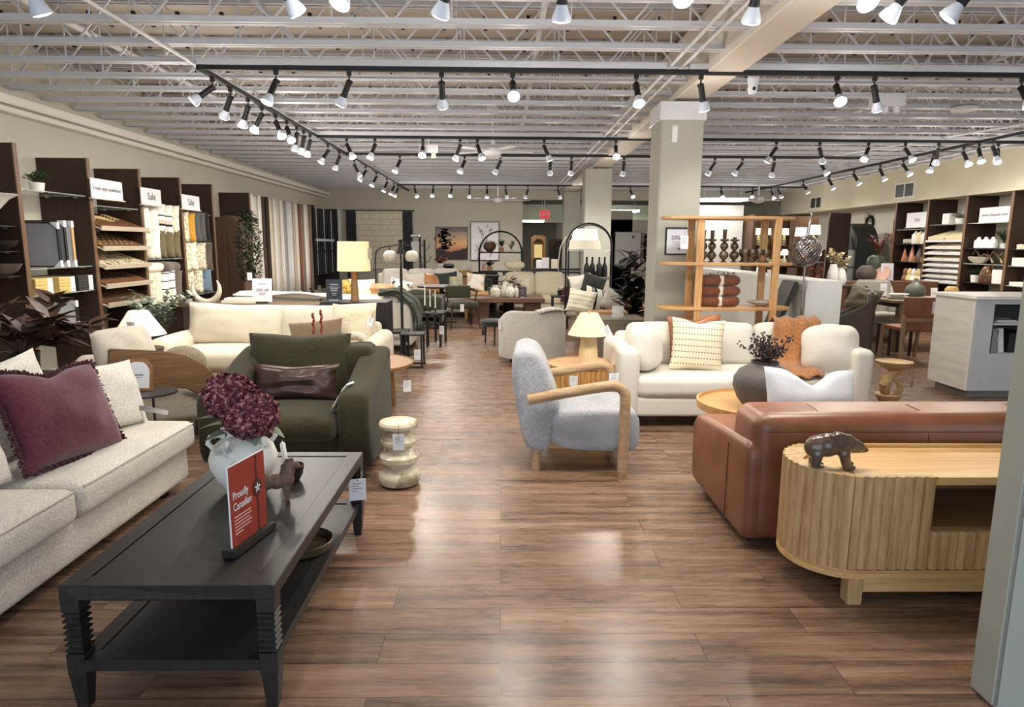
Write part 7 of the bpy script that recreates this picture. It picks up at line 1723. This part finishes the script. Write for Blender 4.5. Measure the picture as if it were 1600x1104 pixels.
# sideboard with vases in front of the right wall
CB = wood('sideboard_brown', (116, 80, 56), (82, 56, 40), 'x', 3)
t = thing('sideboard', 'long brown sideboard carrying vases in front of the right wall', 'sideboard', (7.1, 12.25, 0))
wmb(t).box(6.2, 8.05, 12.0, 12.5, .08, .92).bevel(.006, 1).build('body', CB, t)
for k in range(3): wmb(t).box(6.22+.61*k, 6.8+.61*k, 11.985, 12.0, .12, .88).build('door', CB, t, smooth=0)
for x in (6.3, 7.95): wmb(t).box(x-.03, x+.03, 12.05, 12.45, 0, .08).build('leg', DARKWOOD, t, smooth=0)
P = lambda px, Y: atY(px, 430, Y).x
vase('dark round clay vase on the brown sideboard', (P(1351, 12.2), 12.15, .921), [(.1, 0), (.17, .08), (.18, .17), (.12, .26), (.08, .29), (.07, .29)], plain('brown_black_clay', (76, 66, 60), .6, var=.2))
vase('tall dark green vase with red berry branches on the brown sideboard', (P(1368, 12.35), 12.38, .921), [(.09, 0), (.13, .1), (.16, .34), (.13, .44), (.07, .48), (.06, .48)], plain('forest_glaze', (64, 68, 56), .35, var=.2))
bush('branch_arrangement', 'rust red berry branches in the tall dark green vase', 'branches', (P(1370, 12.35), 12.38, 1.36), None, 'foliage', plain('rust_berry_leaf', (120, 56, 42), .6, var=.35), 190, (.42, .2, .46), .07, .035, 81, None, .3, .8, 14)
tag(MB().lathe([(.0, -.0), (.11, .02), (.17, .08), (.18, .1), (.1, .06)], 24).build('bowl', plain('blush_bowl', (206, 166, 148), .5, var=.1), None, (P(1379, 12.1), 12.05, 1.0), (0, radians(-58), radians(20))), 'blush pink bowl standing on edge beside the dark round vase', 'bowl')
for k, (px, h) in enumerate(((1299, .36), (1316, .3))):
    X = P(px, 11.2)
    t = vase(['taller', 'shorter'][k]+' white facetted vase holding cream roses', (X, 11.15+.1*k, .901), [(.07, 0), (.1, .08), (.085, h*.6), (.05, h), (.04, h)], CERAMIC, n=9)
    bush('flower_bouquet', ['bunch of cream roses in the taller white vase', 'full bunch of cream roses in the shorter white vase'][k], 'flowers', (X, 11.15+.1*k, .9+h-.06), None, 'petals', plain('cream_rose', (226, 210, 178), .7, var=.12), 150, (.17, .14, .3), .07, .065, 83+k, None, .6, 1, 11)
t = thing('console_table', 'dark console behind the white half wall carrying white vases and lanterns', 'console table', (5.9, 11.2, 0)); wmb(t).box(4.4, 6.15, 10.95, 11.5, .86, .9).build('top', DARKWOOD, t, smooth=0)
for x in (4.45, 6.1): wmb(t).box(x-.03, x+.03, 11.0, 11.45, 0, .86).build('leg', DARKWOOD, t, smooth=0)
for k, px in enumerate((1271, 1287)):
    t = thing('lantern', ['left', 'right'][k]+' tall amber glass lantern behind the globe lamp', 'lantern', (P(px, 11.0), 11.2, .901), 0, 'amber lanterns')
    MB().lathe([(.09, 0), (.1, .01), (.08, .3), (.07, .36)], 18).build('body', speckle('dark_amber', (66, 38, 26), (150, 70, 40), 12, .6, .2), t); MB().lathe([(.085, .36), (.085, .38), (.03, .4)], 16).build('lid', BLACK, t)
bush('flower_bouquet', 'cluster of white hydrangea blooms on the white half wall', 'flowers', (3.42, 8.3, 1.2), (.06, .06), 'petals', plain('white_bloom', (230, 226, 206), .7, var=.1), 170, (.16, .3, .18), .055, .05, 87, CERAMIC, .6, 1, 14)
sign('tabletop_sign', 'white card sign reading 20 percent off on the brown sideboard', (P(1388, 12.0)+.02, 12.06, .921), .23, .32, LIL, INK, 0, [('20% off', .5, .05), (.36, .4, .006), (.7, .4, .006), (.15, .06, .012)])
# dining group
DCH = fabric('charcoal_brown_weave', (98, 92, 84), (66, 62, 56), 90, .8)
def dchair(label, loc, rz, m, w=.66, h=.85):
    t = thing('dining_chair', label, 'chair', loc, rz, 'upholstered dining chairs')
    b = MB(); b.prism([(-w/2, .08), (w/2, .08), (w/2, h-.02), (w/2-.08, h), (-w/2+.08, h), (-w/2, h-.02)], .2, .3, 'y'); b.bevel(.03, 3, 30); b.build('backrest', m, t)
    for s_ in (-1, 1):
        b = MB(); b.prism([(.28, .08), (-.3, .08), (-.3, .5), (-.1, .58), (.12, .7), (.28, h-.05)], s_*w/2-.04, s_*w/2+.04, 'x'); b.bevel(.02, 3, 30); b.build('armrest', m, t)
    MB().rbox(-w/2+.04, w/2-.04, -.3, .2, .08, .46, .04, (0, 0, .02)).build('seat', m, t)
    for x in (-w/2+.05, w/2-.05):
        for y in (-.25, .25): MB().box(x-.02, x+.02, y-.02, y+.02, 0, .09).build('leg', MATTE_BLACK, t, smooth=0)
    return t
dchair('dark charcoal upholstered dining chair right of the white half wall', (5.26, 9.75, 0), radians(-118), DCH, .8, .92)
dchair('light grey upholstered dining chair beyond the dining table', (6.38, 10.95, 0), radians(0), fabric('pale_grey_weave', (172, 166, 156), (140, 134, 124), 90, .7), .6, 1.0)
t = tag(MB().pillow(.5, .36, .2, .05, .05, 14, 120, .1).build('throw_pillow', fabric('olive_brown_pillow', (112, 104, 84), (82, 76, 60), 80), None, (5.42, 9.85, .62), (-.3, .2, radians(-60)), smooth=80), 'olive brown pillow leaning in the dark charcoal dining chair', 'pillow')
t = thing('dining_table', 'oak dining table set between the charcoal chair and the counter', 'table', (6.6, 10.1, 0)); DT = wood('table_grey_oak', (138, 116, 90), (102, 84, 64), 'x', 3)
MB().box(-.8, 1.3, -.5, .5, .73, .77).bevel(.004, 1).build('top', DT, t); MB().box(-.7, 1.2, -.42, .42, .66, .73).build('apron', MATTE_BLACK, t, smooth=0)
for x in (-.62, 1.15):
    for y in (-.4, .4): MB().box(x-.05, x+.05, y-.05, y+.05, 0, .73).build('leg', DT, t, smooth=0)
vase('dark green ribbed gourd ornament on the dining table', (6.42, 10.1, .771), [(.05, 0), (.13, .03), (.15, .1), (.12, .18), (.06, .23), (.03, .27), (.025, .3)], plain('gourd_green', (72, 78, 68), .4, var=.3), 'ornament', 'gourd')
for k in range(4):
    o = MB().lathe([(.07, 0), (.13, .012), (.135, .018), (.08, .01)], 28).build('plate', CERAMIC, None, (6.05+.03*(k % 2), 9.95, .771+.02*k)); tag(o, '%s plate from bottom in the stack on the dining table' % ORD[k], 'plate', 'plates stacked on the dining table')
b = MB(); r = random.Random(8)
for i in range(40): b.leaf((r.uniform(-.25, .3), r.uniform(-.1, .1), .02), (r.uniform(-1, 1), r.uniform(-1, 1), r.uniform(.2, .9)), .09, .06, .4, n=3)
tag(b.build('napkins', fabric('napkin_white', (222, 216, 200), (190, 182, 164), 90), None, (7.0, 9.8, .772), fix=False), 'heap of crumpled white napkins on the dining table near the counter', 'napkins')
o = MB().lathe([(.05, 0), (.085, .04), (.09, .16), (.06, .2), (.05, .2)], 20).build('jug', plain('ochre_glaze', (170, 142, 88), .35, var=.2), None, (6.75, 9.75, .771)); tag(o, 'ochre yellow jug on the dining table beside the napkins', 'jug')
sign('table_card', 'small white card standing near the dark green gourd', (6.66, 10.0, .771), .1, .15, CARD, GREY_INK, 0, [(.6, .5, .006), (.4, .4, .006)])
sign('table_card', 'small white card standing behind the stacked plates', (6.02, 10.25, .771), .1, .2, CARD, GREY_INK, 0, [(.6, .5, .006), (.4, .4, .006)])
SAD = leather('saddle_tan', (134, 84, 52), (108, 64, 38), .45); CHF = wood('chair_oak', (150, 124, 94), (116, 94, 70), 'z', 4)
t = thing('dining_chair', 'saddle leather dining chair with oak legs left of the white counter', 'chair', (5.68, 8.95, 0), pi)
b = MB(); b.rbox(-.27, .27, .2, .24, .6, .89, .018, (0, .02, 0)); b.build('backrest', SAD, t)
for x in (-.25, .25): MB().bar((x*1.12, .30, 0), (x, .22, .66), .04, .04).build('leg', CHF, t, smooth=0); MB().bar((x*1.05, -.26, 0), (x, -.22, .45), .036, .036).build('leg', CHF, t, smooth=0)
MB().bar((-.28, .235, .585), (.28, .235, .585), .04, .05).build('back_rail', CHF, t, smooth=0); MB().rbox(-.25, .25, -.25, .22, .42, .475, .02, (0, 0, .015)).build('seat', SAD, t)
MB().box(-.25, .25, .215, .235, .44, .56).build('lower_back', SAD, t, smooth=0)
price_tag((5.83, 8.69, .83), 'white price tag on the back of the saddle leather dining chair', .1, .16, (0, 0, 0), .0)
t = table4('dining_chair', 'dark wooden stool under the dining table behind the saddle chair', 'stool', (5.75, 9.42, 0), .36, .36, .44, DARKWOOD, .03, .03)
# air vents in the bulkhead, far lights
for k, (x0, y0, x1, y1) in enumerate(((1398, 311, 1431, 283), (1266, 327, 1285, 306))):
    a, c = atX(x0, y0, 8.25), atX(x1, y1, 8.25); w = abs(a.y-c.y); h = c.z-a.z
    t = thing('air_vent', ['near', 'far'][k]+' dark double air grille in the right bulkhead', 'air vent', (8.25, (a.y+c.y)/2, a.z), -pi/2)
    b = MB(); f = .025
    b.box(-w/2, w/2, -.02, 0, 0, f).box(-w/2, w/2, -.02, 0, h-f, h).box(-w/2, -w/2+f, -.02, 0, f, h-f).box(w/2-f, w/2, -.02, 0, f, h-f).box(-.012, .012, -.02, 0, f, h-f); b.build('frame', TRIM_W, t, smooth=0)
    MB().box(-w/2+f, w/2-f, -.006, 0, f, h-f).build('grille', plain('grille_dark', (46, 46, 46), .5), t, smooth=0)
    b = MB()
    for j in range(7): z = f+(h-2*f)*(j+.5)/7; b.box(-w/2+f, w/2-f, -.014, -.006, z-.004, z+.004)
    b.build('slats', plain('slat_dark', (70, 70, 68), .5), t, smooth=0)
